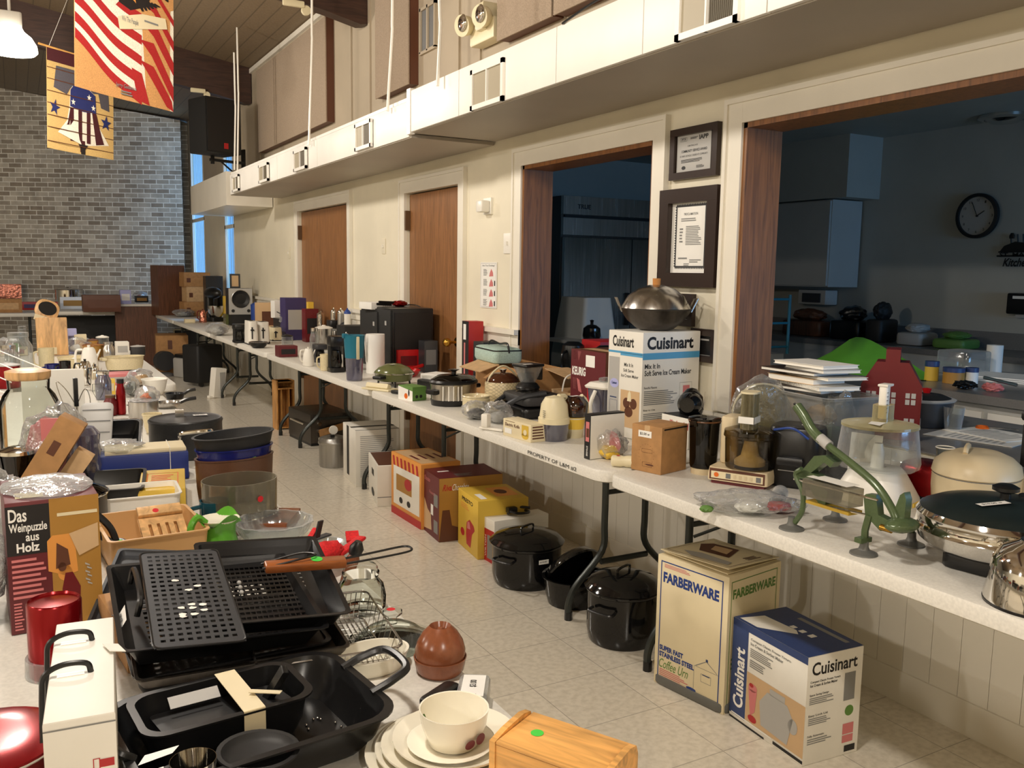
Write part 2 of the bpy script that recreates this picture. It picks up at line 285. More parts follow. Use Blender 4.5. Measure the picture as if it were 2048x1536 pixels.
# ---------------------------------------------------------------- object makers
COL = S.collection
def mesh(name, mat, shapes, ang=40):
    V, F = join(*shapes); me = bpy.data.meshes.new(name); me.from_pydata(V, [], F)
    me.materials.append(MATS[mat] if isinstance(mat, str) else mat)
    me.polygons.foreach_set('use_smooth', [True]*len(me.polygons)); me.set_sharp_from_angle(angle=math.radians(ang)); me.update()
    return me
def P(par, name, mat, *shapes, label=None, ang=40):         # a part: one mesh under its thing
    o = bpy.data.objects.new(name, mesh(name, mat, shapes, ang)); COL.objects.link(o)
    if par is not None: o.parent = par
    if label: o['label'] = label
    return o
def T(name, label, cat, loc=(0, 0, 0), rz=0, group=None, rot=None):
    o = bpy.data.objects.new(name, None); o.empty_display_size = .1; COL.objects.link(o); o.location = loc; o.rotation_euler = rot or (0, 0, rz)
    o['label'] = label; o['category'] = cat
    if group: o['group'] = group
    return o
def T1(name, label, cat, loc, rz, mat, *shapes, group=None, rot=None, kind=None, ang=40):
    o = P(None, name, mat, *shapes, ang=ang); o.location = loc; o.rotation_euler = rot or (0, 0, rz); o['label'] = label; o['category'] = cat
    if group: o['group'] = group
    if kind: o['kind'] = kind
    return o
def ST(name, mat, *shapes, par=None, label=None):           # setting
    o = P(par, name, mat, *shapes, label=label)
    if par is None: o['kind'] = 'structure'
    return o
def dup(o, loc=None, rz=None, label=None, par=None):
    c = o.copy(); COL.objects.link(c)
    if par is not None: c.parent = par
    if loc is not None: c.location = loc
    if rz is not None: c.rotation_euler = (0, 0, rz)
    if label: c['label'] = label
    for ch in list(o.children): dup(ch, par=c)
    return c
def art(par, name, mat, which, w, d, h, items, lift=.0006, label=None):
    W, H = {'C': (w, h), 'A': (d, h), 'R': (d, h), 'T': (w, d)}[which]
    return P(par, name, mat, face(flat(items, W, H), which, w, d, h, lift), label=label)
def carton(name, label, cat, loc, rz, w, d, h, mat, arts=(), flaps=True, group=None, lid=None):
    t = T(name, label, cat, loc, rz, group); P(t, 'carton', mat, box(w, d, h, bev=.003))
    if flaps: P(t, 'tape_seam', 'grey_print' if mat in ('box_white', 'box_cream') else 'brown_print', face(flat([('r', .0, .493, 1, .507)], w, d), 'T', w, d, h, .0003))
    for a in arts: art(t, a[0], a[1], a[2], w, d, h, a[3], a[4] if len(a) > 4 else .0006)
    return t
# ================================================================ THE ROOM
WX, WT = 2.55, .17                                          # face and thickness of the long wall
def cz(x): return 3.76+.165*(2.55-x) if x > -3 else 3.76+.165*5.55+.165*(x+3)
fl = ST('floor', 'floor_tile', tr(box(18, 26, .1), (-.01, 7, -.1))); fl.location = (0, 0, 0)
for v in fl.data.vertices: v.co.x += -.0; 
fl.location = (1.79-.305*6, 2.15-.305*7, 0)
V = []
def wall_x(x0, x1, ya, yb, za, zb, holes):                  # slab between x0 and x1 with rectangular holes (y0, y1, z0, z1)
    ys = sorted({ya, yb, *[h[0] for h in holes], *[h[1] for h in holes]}); out = []
    for a, b in zip(ys, ys[1:]):
        hs = sorted([h for h in holes if h[0] <= a+1e-6 and h[1] >= b-1e-6], key=lambda h: h[2]); z = za
        for h in hs:
            if h[2] > z: out.append(box(x1-x0, b-a, h[2]-z, (x0+x1)/2, (a+b)/2, z))
            z = h[3]
        if zb > z: out.append(box(x1-x0, b-a, zb-z, (x0+x1)/2, (a+b)/2, z))
    return out
OP1, OP2 = (3.23, 4.42, .86, 2.02), (.25, 2.67, .86, 2.02)
D1, D2 = (7.45, 8.99, 0, 2.0), (5.24, 6.15, 0, 1.985)
W1, W2 = (14.1, 15.2, .95, 3.6), (12.02, 12.66, .95, 3.55)
ST('wall_right', 'wall_cream', *wall_x(WX, WX+WT, -5, 11.9, 0, 2.3, [OP1, OP2, D1, D2]), *wall_x(WX, WX+.05, 11.9, 15.5, 0, 2.3, [W1, W2]))
ST('wall_right_upper', 'wall_upper', *wall_x(WX, WX+WT, -5, 11.9, 2.3, 3.9, []), *wall_x(WX, WX+.05, 11.9, 15.5, 2.3, 3.9, [(W1[0], W1[1], 2.0, W1[3]), (W2[0], W2[1], 2.0, W2[3])]))
# vertical battens on the upper wall
for y in (4.98, 5.28, 6.9, 7.35, 10.55, 11.45): ST('trim_1', 'wall_upper', box(.015, .04, 1.4, WX-.007, y, 2.3))
# sloping plank ceiling, both pitches, and its beams
ST('ceiling', 'ceiling_plank', ([Vector(p) for p in ((2.75, -5, cz(2.75)), (2.75, 22, cz(2.75)), (-3, 22, cz(-3)), (-3, -5, cz(-3)), (-8.5, -5, cz(-8.5)), (-8.5, 22, cz(-8.5)))], [(0, 3, 2, 1), (3, 4, 5, 2)]))
def beam(y):
    o = [(2.54, 3.36), (2.54, 3.77), (-3, cz(-3)+.01), (-3, cz(-3)-.42), (2.2, 3.36+.05), (2.48, 3.35)]
    V = [Vector((x, y-.065, z)) for x, z in o]+[Vector((x, y+.065, z)) for x, z in o]; n = len(o)
    return V, [tuple(range(n)), tuple(range(2*n-1, n-1, -1))]+[(i, i+n, (i+1) % n+n, (i+1) % n) for i in range(n)]
for y in (6.99, 10.96, 3.02, -.95): ST('ceiling_beam', 'dark_beam', beam(y))
ST('trim_2', 'trim_white', box(.03, 16, .05, WX-.015, 3, 3.70))       # strip along wall top
# wainscot and chair rail
def boards(a, b, z1=1.0):
    o = []; y = a
    while y < b-.01: yy = min(y+.0985, b); o.append(box(.012, yy-y, z1-.11, WX-.006, (y+yy)/2, .11)); y += .1
    return o
o = []; rail = []; base = []
for a, b, z1 in ((-1, 2.67, .85), (2.67, 3.23, .85), (3.23, 4.42, .85), (4.42, 5.14, 1.0), (6.25, 7.35, 1.0), (9.09, 12.0, 1.0)):
    o += boards(a, b, z1); base.append(box(.02, b-a, .11, WX-.01, (a+b)/2, 0))
    if z1 > .9: rail += [box(.05, b-a, .03, WX-.025, (a+b)/2, 1.06), box(.025, b-a, .06, WX-.012, (a+b)/2, 1.0)]
ST('wall_right_wainscot', 'trim_white', *o); ST('trim_3', 'trim_white', *rail); ST('baseboard_right', 'trim_white', *base)
# doors with casings
def casing(y0, y1, z0, z1, w=.095, sill=False):
    s = [box(.022, w, z1-z0+w, WX-.011, y0-w/2, z0), box(.022, w, z1-z0+w, WX-.011, y1+w/2, z0), box(.0215, y1-y0, w, WX-.011, (y0+y1)/2, z1),
         box(.03, .018, z1-z0+w+.004, WX-.0155, y0-w+.008, z0), box(.03, .018, z1-z0+w+.004, WX-.0155, y1+w-.008, z0), box(.03, y1-y0+2*w-.034, .02, WX-.0155, (y0+y1)/2, z1+w-.016)]
    return s
for i, (d, knob) in enumerate(((D1, D1[0]+.1), (D2, D2[0]+.08))):
    ST('trim_4', 'trim_white', *casing(*d))
    w_ = d[1]-d[0]; dr = ST('door_%d' % (i+1), 'oak_door', box(.04, w_-.02, d[3]-.015, WX+.04, (d[0]+d[1])/2, .005))
    P(dr, 'door_handle', 'brass', tr(sph(.03), (WX-.055, knob, .95)), tr(disc(.03, .008, axis='x'), (WX+.012, knob, .95)), tube([(WX+.02, knob, .95), (WX-.05, knob, .95)], .01))
    for z in (1.72, .3): P(dr, 'hinge', 'brown_metal', box(.035, .035, .14, WX+.0, d[1]-.008, z))
    ST('wall_behind_door', 'matt_black', box(.02, w_, 2, WX+.1, (d[0]+d[1])/2, 0))
# pass-through casings and stained jambs
ST('trim_5', 'trim_white', *casing(*OP1)); ST('trim_6', 'trim_white', *casing(*OP2))
for O in (OP1, OP2):
    a, b, z0, z1 = O; ST('trim_10', 'counter_grey', box(WT+.02, b-a, .004, WX+WT/2, (a+b)/2, z0)); ST('trim_7', 'oak_jamb', box(WT+.02, .02, z1-z0, WX+WT/2, b-.01, z0), box(WT+.02, .02, z1-z0, WX+WT/2, a+.01, z0)); ST('trim_8', 'oak_jamb', box(WT+.02, b-a, .02, WX+WT/2, (a+b)/2, z1-.02))
# far windows in the long wall
for i, wn in enumerate((W1, W2)):
    a, b, z0, z1 = wn; f = ST('window_%d' % (i+1), 'window_pane', box(.01, b-a, z1-z0, WX+.03, (a+b)/2, z0))
    zs = (z0, 2.14 if i == 0 else 1.95, z1-.05); P(f, 'window_frame', 'trim_white', *[box(.03, b-a, .05, WX+.012, (a+b)/2, z) for z in zs], *[box(.03, .05, z1-z0, WX+.012, y, z0) for y in (a+.03, b-.03)])
    P(f, 'window_blind', 'white_plastic', *[box(.004, .02, z1-z0-.1, WX+.05, a+.1+k*.13, z0+.05) for k in range(int((b-a-.15)/.13)+1)])
# brick end wall with coloured glass blocks
bw = ST('wall_far', 'brick', ([Vector(p) for p in ((0, 0, 0), (13, 0, 0), (13, 0, 4.9), (6.3, 0, 4.75), (0, 0, 3.74), (0, .3, 0), (13, .3, 0), (13, .3, 4.9), (6.3, .3, 4.75), (0, .3, 3.74))], [(0, 1, 2, 3, 4), (9, 8, 7, 6, 5), (0, 5, 6, 1), (4, 3, 8, 9), (3, 2, 7, 8)]))
bw.location = (2.55, 15.4, 0); bw.rotation_euler = (0, 0, math.atan2(.491, -.871))
for i, (s_, z, mt) in enumerate(((2.70, 3.93, 'glass_orange'), (2.07, 2.79, 'glass_blue'), (.775, 2.35, 'glass_orange'), (1.487, 1.43, 'glass_red'), (1.09, 3.6, 'glass_red'))):
    g = ST('window_%d' % (i+3), mt, tr(prism(rr(.2, .2, .02), 0, .02, .006), (0, -.004, .1), (PI/2, 0, 0))); P(g, 'window_frame', 'grey_print', *[box(.24, .012, .014, 0, -.005, zz) for zz in (-.012, .20)], *[box(.014, .012, .2, xx, -.005, 0) for xx in (-.107, .107)])
    g.location = (2.55-.871*s_-.491*.0, 15.4+.491*s_, z-.1); g.location.x -= .491*.004*-1*-1; g.location.y -= .871*.004; g.rotation_euler = (0, 0, math.atan2(.491, -.871)+PI)
ST('wall_left', 'wall_cream', box(.1, 28, 4, -8.55, 8, 0)); ST('wall_back', 'wall_cream', box(11.4, .1, 4.8, -2.9, -5.05, 0)); ST('wall_beyond_windows', 'trim_white', box(.05, .2, 3.7, WX+.03, 15.4, 0))
# ---------------------------------------------------------------- kitchen shell behind the pass-through
KX, KC = 6.3, 2.57
ST('wall_kitchen_back', 'kitchen_wall', *wall_x(KX, KX+.1, -2, 7.6, 0, KC, []))
ST('wall_kitchen_left', 'kitchen_wall', box(KX-WX-WT, .1, KC, (KX+WX+WT)/2, 7.55, 0)); ST('wall_kitchen_right', 'kitchen_wall', box(KX-WX-WT, .1, 1.0, (KX+WX+WT)/2, -2.05, 0), box(KX-WX-WT, .1, KC-2.2, (KX+WX+WT)/2, -2.05, 2.2), box(.6, .1, 1.2, 3.02, -2.05, 1), box(.3, .1, 1.2, 6.15, -2.05, 1))
ST('ceiling_kitchen', 'kitchen_wall', box(KX-WX-WT+.1, 9.7, .08, (KX+WX+WT)/2, 2.75, KC))
f = ST('window_8', 'window_pane', box(2.7, .01, 1.2, 4.66, -2.06, 1.0)); P(f, 'window_frame', 'trim_white', *[box(2.7, .05, .05, 4.66, -2.05, z) for z in (1.0, 1.6, 2.15)], *[box(.05, .05, 1.2, x, -2.05, 1.0) for x in (3.34, 4.66, 5.98)])
P(f, 'curtain_valance', 'cabinet_paint', *[box(.1, .02, .35-.05*abs(math.sin(k*.8)), 3.35+k*.1, -1.98, 1.85+.05*abs(math.sin(k*.8))) for k in range(27)])
l = bpy.data.lights.new('window_daylight', 'AREA'); l.shape = 'RECTANGLE'; l.size = 2.6; l.size_y = 1.15; l.energy = 110; l.color = (.42, .68, 1); o = bpy.data.objects.new('daylight', l); COL.objects.link(o); o.location = (4.66, -2.4, 1.6); o.rotation_euler = (PI/2, 0, 0)
l = bpy.data.lights.new('window_daylight', 'AREA'); l.shape = 'RECTANGLE'; l.size = 2.6; l.size_y = 2.0; l.energy = 160; l.color = (.45, .7, 1); o = bpy.data.objects.new('daylight', l); COL.objects.link(o); o.location = (WX+1.6, 12.9, 2.3); o.rotation_euler = (0, PI/2, -.64)
# ================================================================ CEILING LAMPS
for i, (x, y) in enumerate(LAMPS):
    t = T('pendant_lamp', 'glowing white dome pendant lamp hanging at the top left corner' if i == 0 else 'white dome pendant lamp over the hall, outside the photograph', 'lamp', (x, y, 3.1), 0, 'dome pendant lamps of the hall')
    P(t, 'shade', 'lamp_glow', lathe([(.17, 0), (.19, .02), (.185, .07), (.15, .13), (.10, .17), (.085, .2)]))
    P(t, 'lamp_housing', 'white_plastic', box(.17, .17, .11, 0, 0, .2, r=.02, bev=.01)); P(t, 'hanging_rod', 'white_plastic', tube([(0, 0, .3), (0, 0, cz(x)-3.1)], .012))
    l = bpy.data.lights.new('lamp_bulb', 'POINT'); l.energy = 125 if x > -1 else 190; l.color = LAMP; l.shadow_soft_size = .10; o = bpy.data.objects.new('bulb', l); COL.objects.link(o); o.parent = t; o.location = (0, 0, -.12)
# ================================================================ AIR DUCT along the wall
t = T('air_duct', 'long white boxed air duct with grilles running above the doors', 'air duct', (0, 0, 0))
P(t, 'duct_underside', 'duct_shade_grey', box(.53, 8.3, .02, 2.275, .6, 2.195), box(.53, 4.85, .02, 2.275, 7.2, 2.175))  # shade under the white duct is painted in as a darker grey
for i, (a, b) in enumerate(((-3.5, -1.6), (-1.6, .2), (.2, 2.02), (2.02, 2.62), (2.62, 3.2), (3.2, 4.12), (4.12, 4.74))): P(t, 'front_panel', 'duct_white', box(.02, b-a-.006, .225, 2.0, (a+b)/2, 2.2, bev=.002))
for i, (a, b) in enumerate(((4.79, 5.5), (5.5, 6.55), (6.55, 7.7), (7.7, 9.6))): P(t, 'front_panel', 'duct_white', box(.02, b-a-.006, .20, 2.01, (a+b)/2, 2.18, bev=.002))
P(t, 'duct_end', 'duct_white', box(.53, .02, .2, 2.275, 9.61, 2.18)); P(t, 'duct_top', 'duct_white', box(.53, 13.1, .02, 2.275, 3.05, 2.385))
P(t, 'joint_strip', 'duct_white', box(.03, .05, .25, 2.0, 4.765, 2.19))
for y0, y1, za, zb, two in ((2.13, 2.43, 2.2, 2.42, 1), (3.64, 3.97, 2.2, 2.39, 0), (5.36, 5.66, 2.19, 2.36, 2), (6.78, 7.12, 2.19, 2.35, 2), (7.95, 8.28, 2.19, 2.35, 2), (9.12, 9.4, 2.19, 2.35, 2)):
    g = P(t, 'vent_grille', 'duct_white', *[box(.016, y1-y0, .022, 1.985, (y0+y1)/2, z) for z in (za, zb-.022)], *[box(.016, .022, zb-za, 1.985, y, za) for y in (y0+.011, y1-.011)], box(.014, .008, zb-za, 1.985, (y0+y1)/2, za))
    P(g, 'grille_fins', 'grille_tan', box(.004, (y1-y0)/2-.01, zb-za-.03, 1.988, (y0+y1)/2+(y1-y0)/4, za+.015)); 
    P(g, 'grille_fins', 'grille_dark' if two != 0 else 'grille_tan', *( [box(.005, .006, zb-za-.03, 1.987, y0+.02+k*.009, za+.015) for k in range(int((y1-y0)/2/.009)-2)] if two == 1 else [box(.004, (y1-y0)/2-.02, zb-za-.03, 1.988, (y0+y1)/2-(y1-y0)/4, za+.015)]))
T1('extension_cord', 'thin black cord lying along the top edge of the white duct', 'cord', (0, 0, 0), 0, 'black_plastic', tube(curve([(1.985, 3.15, 2.425), (1.983, 2.95, 2.45), (1.983, 2.8, 2.455), (1.985, 2.64, 2.44)]), .005))
T1('wall_box', 'small cream boxed end of the ceiling bulkhead beside the far window', 'bulkhead', (0, 0, 0), 0, 'trim_white', box(.5, 2.2, .36, 2.29, 11.1, 2.1))
# acoustic panels above the duct
for (a, b, z0, z1, lb) in ((7.81, 10.33, 2.72, 3.62, 'largest tan fabric acoustic panel, high on the wall beside the far beam'), (5.93, 6.58, 2.72, 3.75, 'tall narrow tan acoustic panel between the beam and a small wall grille'), (4.03, 4.62, 2.73, 3.6, 'tan acoustic panel just right of the emergency light'), (3.3, 4.01, 2.73, 3.6, 'tan acoustic panel rising above the black cord on the duct')):
    t = T('acoustic_panel', lb, 'acoustic panel', (WX-.001, (a+b)/2, z0), 0, 'acoustic panels above the duct'); P(t, 'panel_face', 'panel_fabric', box(.01, b-a, z1-z0, -.075, 0, 0, bev=.003)); P(t, 'panel_frame', 'brown_print', box(.068, b-a-.01, z1-z0-.01, -.034, 0, .005))
t = T('wall_grille', 'small return air grille high on the upper wall right of a narrow panel', 'grille', (WX, 5.75, 2.95)); P(t, 'frame', 'wall_upper', *[box(.02, .26, .02, -.01, 0, z) for z in (-.04, .25)], *[box(.02, .02, .3, -.01, y, -.03) for y in (-.12, 0, .12)]); P(t, 'fins', 'mid_grey', box(.006, .24, .28, -.004, 0, -.03))
# emergency light with two lamps
t = T('emergency_light', 'cream twin-head emergency light on the wall above the duct', 'emergency light', (WX, 4.79, 2.76))
P(t, 'housing', 'cream_plastic', box(.09, .3, .12, -.046, 0, 0, bev=.012), box(.12, .1, .16, -.06, -.02, .06, bev=.02))
for y in (.14, -.09): q = P(t, 'lamp_head', 'cream_plastic', tr(lathe([(.03, -.05), (.055, -.02), (.062, .03)]), (-.13, y, .12), (0, -PI/2-.2, .3))); P(q, 'lens', 'chrome', tr(sph(.052, sz=.4), (-.155, y-.01, .13), (0, -PI/2, 0)))
# small fittings on the wall
t = T('alarm_sounder', 'small white alarm sounder on the wall right of the second door', 'alarm', (WX, 4.84, 1.77)); P(t, 'back_plate', 'white_plastic', box(.015, .1, .1, -.008, 0, 0, bev=.003)); P(t, 'sounder_body', 'white_plastic', box(.06, .075, .07, -.045, 0, .012, r=.01, bev=.008))
for y, z, lb in ((4.59, 1.53, 'white light switch plate above the safety poster'), (6.61, 1.55, 'cream light switch plate between the two brown doors'), (9.38, 1.53, 'faint switch plate left of the far brown door')):
    t = T('light_switch', lb, 'light switch', (WX, y, z), 0, 'wall switches'); P(t, 'switch_plate', 'white_plastic' if y < 5 else 'wall_cream', box(.006, .075 if y > 5 else .1, .12, -.004, 0, 0, bev=.002)); P(t, 'toggle', 'white_plastic', box(.014, .01, .022, -.012, 0, .05))
t = T('safety_poster', 'small laminated poster with four hand drawings on the cream wall', 'poster', (WX-.004, 4.83, 1.20)); P(t, 'poster_sheet', 'white_print', box(.004, .215, .28))
art(t, 'poster_border', 'grey_print', 'A', .004, .215, .28, [('f', .03, .02, .97, .98, .0015), ('t', 'Are You Choking?', .12, .9, .88, .95)]); art(t, 'poster_text', 'grey_print', 'A', .004, .215, .28, [('n', .2, .7-.22*k, .45, .85-.22*k, 6) for k in range(4)], .0008)
art(t, 'poster_hand', 'pink_print', 'A', .004, .215, .28, [('p', [(.55, .69-.22*k), (.8, .7-.22*k), (.78, .78-.22*k), (.68, .86-.22*k), (.6, .78-.22*k)]) for k in range(4)], .0008); art(t, 'poster_mark', 'black_print', 'A', .004, .215, .28, [('r', .86, .71-.22*k, .92, .82-.22*k) for k in range(1, 4)], .001)
# framed awards on the pier
def frame(name, lb, cat, y, z, w, h, d=.025, fr=.03, mat='plaque_dark', inner='white_print'):
    t = T(name, lb, cat, (WX, y, z)); P(t, 'frame', mat, *[box(d, w, fr, -d/2-.001, 0, zz) for zz in (0, h-fr)], *[box(d-.001, fr, h-2*fr, -d/2-.001, yy, fr) for yy in (-w/2+fr/2, w/2-fr/2)]); P(t, 'picture', inner, box(.006, w-2*fr+.004, h-2*fr+.004, -.006, 0, fr-.002)); return t
t = frame('award_plaque', 'dark wood plaque with silver community service certificate, top of the pier', 'plaque', 2.955, 1.83, .30, .215, inner='plaque_dark')
P(t, 'silver_sheet', 'light_grey', box(.003, .215, .155, -.0105, .008, .03)); q = lambda it, n='lettering', m='black_print', l=.001: P(t, n, m, tr(face(flat(it, .215, .155), 'A', .003, .215, .155, l), (-.0105, .008, .03)))
q([('t', 'IAPP', .66, .83, .92, .95, 0, .03), ('t', 'COMMUNITY SERVICE AWARD', .14, .53, .9, .6), ('t', 'ST. MARY CATHOLIC CHURCH ST. COMMUNITY', .1, .41, .92, .46, 0, 0), ('t', 'CERTIFICATE', .32, .68, .62, .72, 0, 0), ('n', .14, .24, .86, .34, 3), ('f', .1, .84, .3, .94, .001), ('t', 'PTF', .14, .86, .27, .92), ('n', .4, .86, .62, .92, 2), ('e', .22, .12, .06, .05), ('n', .6, .07, .84, .15, 3)])
t = frame('framed_proclamation', 'wide dark brown frame around a proclamation with zigzag border', 'picture frame', 2.965, 1.37, .37, .42, .035, .06)
P(t, 'zigzag_border', 'dark_grey', face(flat([('f', .24, .2, .76, .83, .006)]+[('p', [(.24+.52*k/18, .83), (.24+.52*(k+1)/18, .83), (.24+.52*(k+.5)/18, .85)]) for k in range(18)]+[('p', [(.24+.52*k/18, .2), (.24+.52*(k+1)/18, .2), (.24+.52*(k+.5)/18, .18)]) for k in range(18)]
  +[('p', [(.24, .2+.63*k/24), (.24, .2+.63*(k+1)/24), (.22, .2+.63*(k+.5)/24)]) for k in range(24)]+[('p', [(.76, .2+.63*k/24), (.76, .2+.63*(k+1)/24), (.78, .2+.63*(k+.5)/24)]) for k in range(24)], .37, .42), 'A', .018, .37, .42, .001))
P(t, 'proclamation_text', 'grey_print', face(flat([('t', 'PROCLAMATION', .38, .73, .62, .755), ('n', .33, .66, .68, .7, 2), ('n', .42, .42, .7, .62, 12), ('n', .31, .44, .37, .6, 5), ('n', .3, .27, .5, .3, 1), ('n', .5, .24, .7, .28, 2), ('n', .4, .21, .52, .24, 2)], .37, .42), 'A', .018, .37, .42, .0012))
for nm, lb, y, z, w, h in (('small_plaque', 'small dark plaque partly hidden behind the wok', 3.02, 1.20, .2, .14), ('small_plaque', 'lowest dark plaque, right of the white ice cream maker box', 2.845, 1.055, .155, .14)):
    t = frame(nm, lb, 'plaque', y, z, w, h, .022, .028, inner='black_print'); P(t, 'silver_line', 'light_grey', face(flat([('f', .18, .2, .82, .8, .002), ('n', .25, .6, .75, .7, 1)], w, h), 'A', .02, w, h, .0005))
# speaker on a wall bracket
c = aty(430, 255, 10.2); t = T('wall_speaker', 'black wall speaker with red badge hung on a bracket near the window', 'speaker', c, .35)
P(t, 'cabinet', 'matt_black', box(.42, .34, .58, 0, 0, -.29, bev=.015)); P(t, 'grille', 'black_print', box(.39, .01, .55, 0, -.175, -.275, bev=.003)); P(t, 'badge', 'red_print', box(.05, .004, .06, .02, -.183, -.24))
P(t, 'bracket', 'black_plastic', box(.42, .03, .03, .2, .1, -.35), box(.03, .03, .09, .02, .1, -.38), tube([(.12, .1, -.34), (.38, .14, -.5)], .01), box(.02, .06, .34, .42, .12, -.52))
# cables dropping from the ceiling to the duct
for i, (x0, y0, x1, y1, Y) in enumerate(((622, 0, 618, 290, 6.65), (783, 0, 775, 222, 5.05), (877, 0, 875, 172, 4.3), (474, 55, 475, 345, 9.3), (468, 105, 469, 340, 9.35))):
    a = aty(x0, y0, Y); b = aty(x1, y1, Y); a = a+(a-b)*(0 if i > 2 else .35); m = (a+b)/2+Vector((.012, 0, 0))
    T1('hanging_cable', ['white cable dropping from the ceiling past the largest acoustic panel', 'white cable dropping in front of the narrow acoustic panel', 'white cable dropping beside the small wall grille', 'longer of the two white cables beside the black wall speaker', 'shorter of the two white cables beside the black wall speaker'][i], 'cable', (0, 0, 0), 0, 'white_plastic', tube(curve([a, a*.6+b*.4+Vector((.01, 0, 0)), m, b]), .009, 6), group='white drop cables')
for i, (px, py, Y, X) in enumerate(((600, 10, 6.9, 0), (405, 183, 10.85, 0))):
    p = aty(px, py, Y); T1('beam_clip', ['small cream clip fixed under the near beam', 'small cream clip fixed under the far beam beside the banner'][i], 'clip', p, 0, 'cream_plastic', box(.16, .03, .05, -.05, 0, -.02, bev=.01), disc(.035, .03, .05, .03, -.03, axis='y'), group='cream clips on the beams')
# ================================================================ BANNERS
def banner(lb, c, rz, w, h): return T('hanging_banner', lb, 'banner', c, rz)
BA = .587
a = CAMP+ray(150, 172)*5.2; rz = PI/2-math.radians(56); W_, H_ = .72, 1.05
t = banner('large hanging flag banner with eagle and red and white stripes', a, rz, W_, H_); t.rotation_euler = (0, .045, rz)
def sheet(par, nm, mat, items, W, H, y): V, Fc = flat(items, W, H); return P(par, nm, mat, ([Vector((v.x, y+.015*math.sin(v.x/W*5), v.z if 0 else v.y)) for v in V], Fc))
def sheetbox(W, H, t_=.004):
    n = 12; o = [(W*i/n, .015*math.sin(5*i/n)) for i in range(n+1)]; o = o+[(x, y+t_) for x, y in reversed(o)]; return loft([(o, 0), (o, H)])
P(t, 'banner_cloth', 'banner_gold', sheetbox(W_, H_))
def wave(v, amp=.03, u0=0, u1=1, ph=0, sl=-.1): return [(u0+(u1-u0)*i/14, v+sl*(i/14)+amp*math.sin(i/14*7+ph)) for i in range(15)]
def stripe(v0, v1, u0, u1, ph=0, sl=-.1): return [('p', [wave(v0, .012, u0, u1, ph, sl)[i], wave(v0, .012, u0, u1, ph, sl)[i+1], wave(v1, .012, u0, u1, ph, sl)[i+1], wave(v1, .012, u0, u1, ph, sl)[i]]) for i in range(14)]
sheet(t, 'white_stripe', 'banner_white', stripe(.27, .74, 0, .66, 0, -.24)+[('p', [(.66, .02), (1, .0), (1, .62), (.62, .5)])], W_, H_, -.0015)
sheet(t, 'red_stripe', 'banner_red', sum([stripe(v, v+.055, 0, .66, .2*k, -.2-.02*k) for k, v in enumerate((.67, .56, .455, .35, .26))], []), W_, H_, -.003)
sheet(t, 'red_stripe', 'banner_red', [('p', [(.60, .62), (.78, .56), (1, .37), (1, .43), (.8, .6)]), ('p', [(.63, .5), (.78, .42), (1, .22), (1, .3), (.8, .5)]), ('p', [(.64, .38), (.76, .3), (1, .06), (1, .15), (.78, .38)]), ('p', [(.64, .26), (.76, .16), (.92, .02), (1, .0), (.98, .06), (.78, .24)]), ('p', [(.56, .2), (.66, .18), (.74, .0), (.62, .02)]), ('p', [(.8, .66), (1, .52), (1, .56), (.84, .67)])], W_, H_, -.0035)
sheet(t, 'blue_field', 'banner_blue', [('p', [(0, .73), (.1, .72), (.24, .64), (.42, .66), (.4, .92), (0, .95)])], W_, H_, -.003); sheet(t, 'star', 'banner_white', [star(.11, .77, .03), star(.05, .88, .03)], W_, H_, -.0045)
sheet(t, 'eagle_body', 'banner_dark', [('p', [(.18, .76), (.26, .62), (.42, .56), (.55, .53), (.7, .58), (.74, .63), (.72, .78), (.6, .9), (.45, .98), (.2, .98)]), ('p', [(.7, .62), (.98, .72), (.99, .9), (.98, 1), (.74, 1), (.7, .8)])]+[('p', [(.72, .7+.02*k), (.93+.012*(k % 3), .655+.03*k), (.94, .668+.03*k), (.72, .73+.02*k)]) for k in range(9)]+[('p', [(.6+.03*k, .6), (.66+.035*k, .545+.012*k), (.68+.035*k, .55+.012*k), (.64+.03*k, .62)]) for k in range(6)], W_, H_, -.005)
sheet(t, 'eagle_head', 'banner_white', [('p', [(.55, .79), (.62, .69), (.64, .62), (.69, .7), (.73, .74), (.745, .77), (.7, .8), (.62, .82)]), ('p', [(.18, .62), (.24, .57), (.4, .53), (.46, .58), (.38, .61), (.42, .66), (.36, .67), (.24, .66)])], W_, H_, -.0065)
sheet(t, 'eagle_beak', 'orange_print', [('p', [(.7, .795), (.755, .76), (.735, .74), (.71, .765)]), ('p', [(.53, .66), (.56, .6), (.6, .58), (.58, .64)])], W_, H_, -.008)
sheet(t, 'scroll', 'box_cream', [('p', [(.42, .47), (.44, .40), (.92, .49), (.9, .55), (.66, .53)])], W_, H_, -.008); sheet(t, 'scroll_text', 'grey_print', [('t', 'We The People', .46, .445, .62, .485), ('n', .68, .48, .86, .5, 1), ('t', 'Jerry Gadamus', .4, .06, .6, .09), ('n', .45, .02, .58, .05, 2)], W_, H_, -.0095)
P(t, 'banner_rod', 'pine', tube([(-.03, 0, H_+.005), (W_+.03, 0, H_+.005)], .01)); P(t, 'hanging_string', 'white_plastic', tube([(.02, 0, H_), (.3, 0, 1.74)], .002), tube([(W_-.02, 0, H_), (.3, 0, 1.74)], .002))
a = CAMP+ray(95, 295)*8.3; W_, H_ = .72, .93
t = banner('smaller hanging banner of a bell in stars and stripes, behind the eagle one', a, rz, W_, H_); t.rotation_euler = (0, .045, rz)
P(t, 'banner_cloth', 'banner_tan', sheetbox(W_, H_)); sheet(t, 'header_band', 'banner_maroon', [('r', 0, .87, 1, 1)], W_, H_, -.002); sheet(t, 'lettering', 'banner_white', [('t', 'Let Freedom Ring', .06, .89, .95, .975, 0, .02)], W_, H_, -.0035)
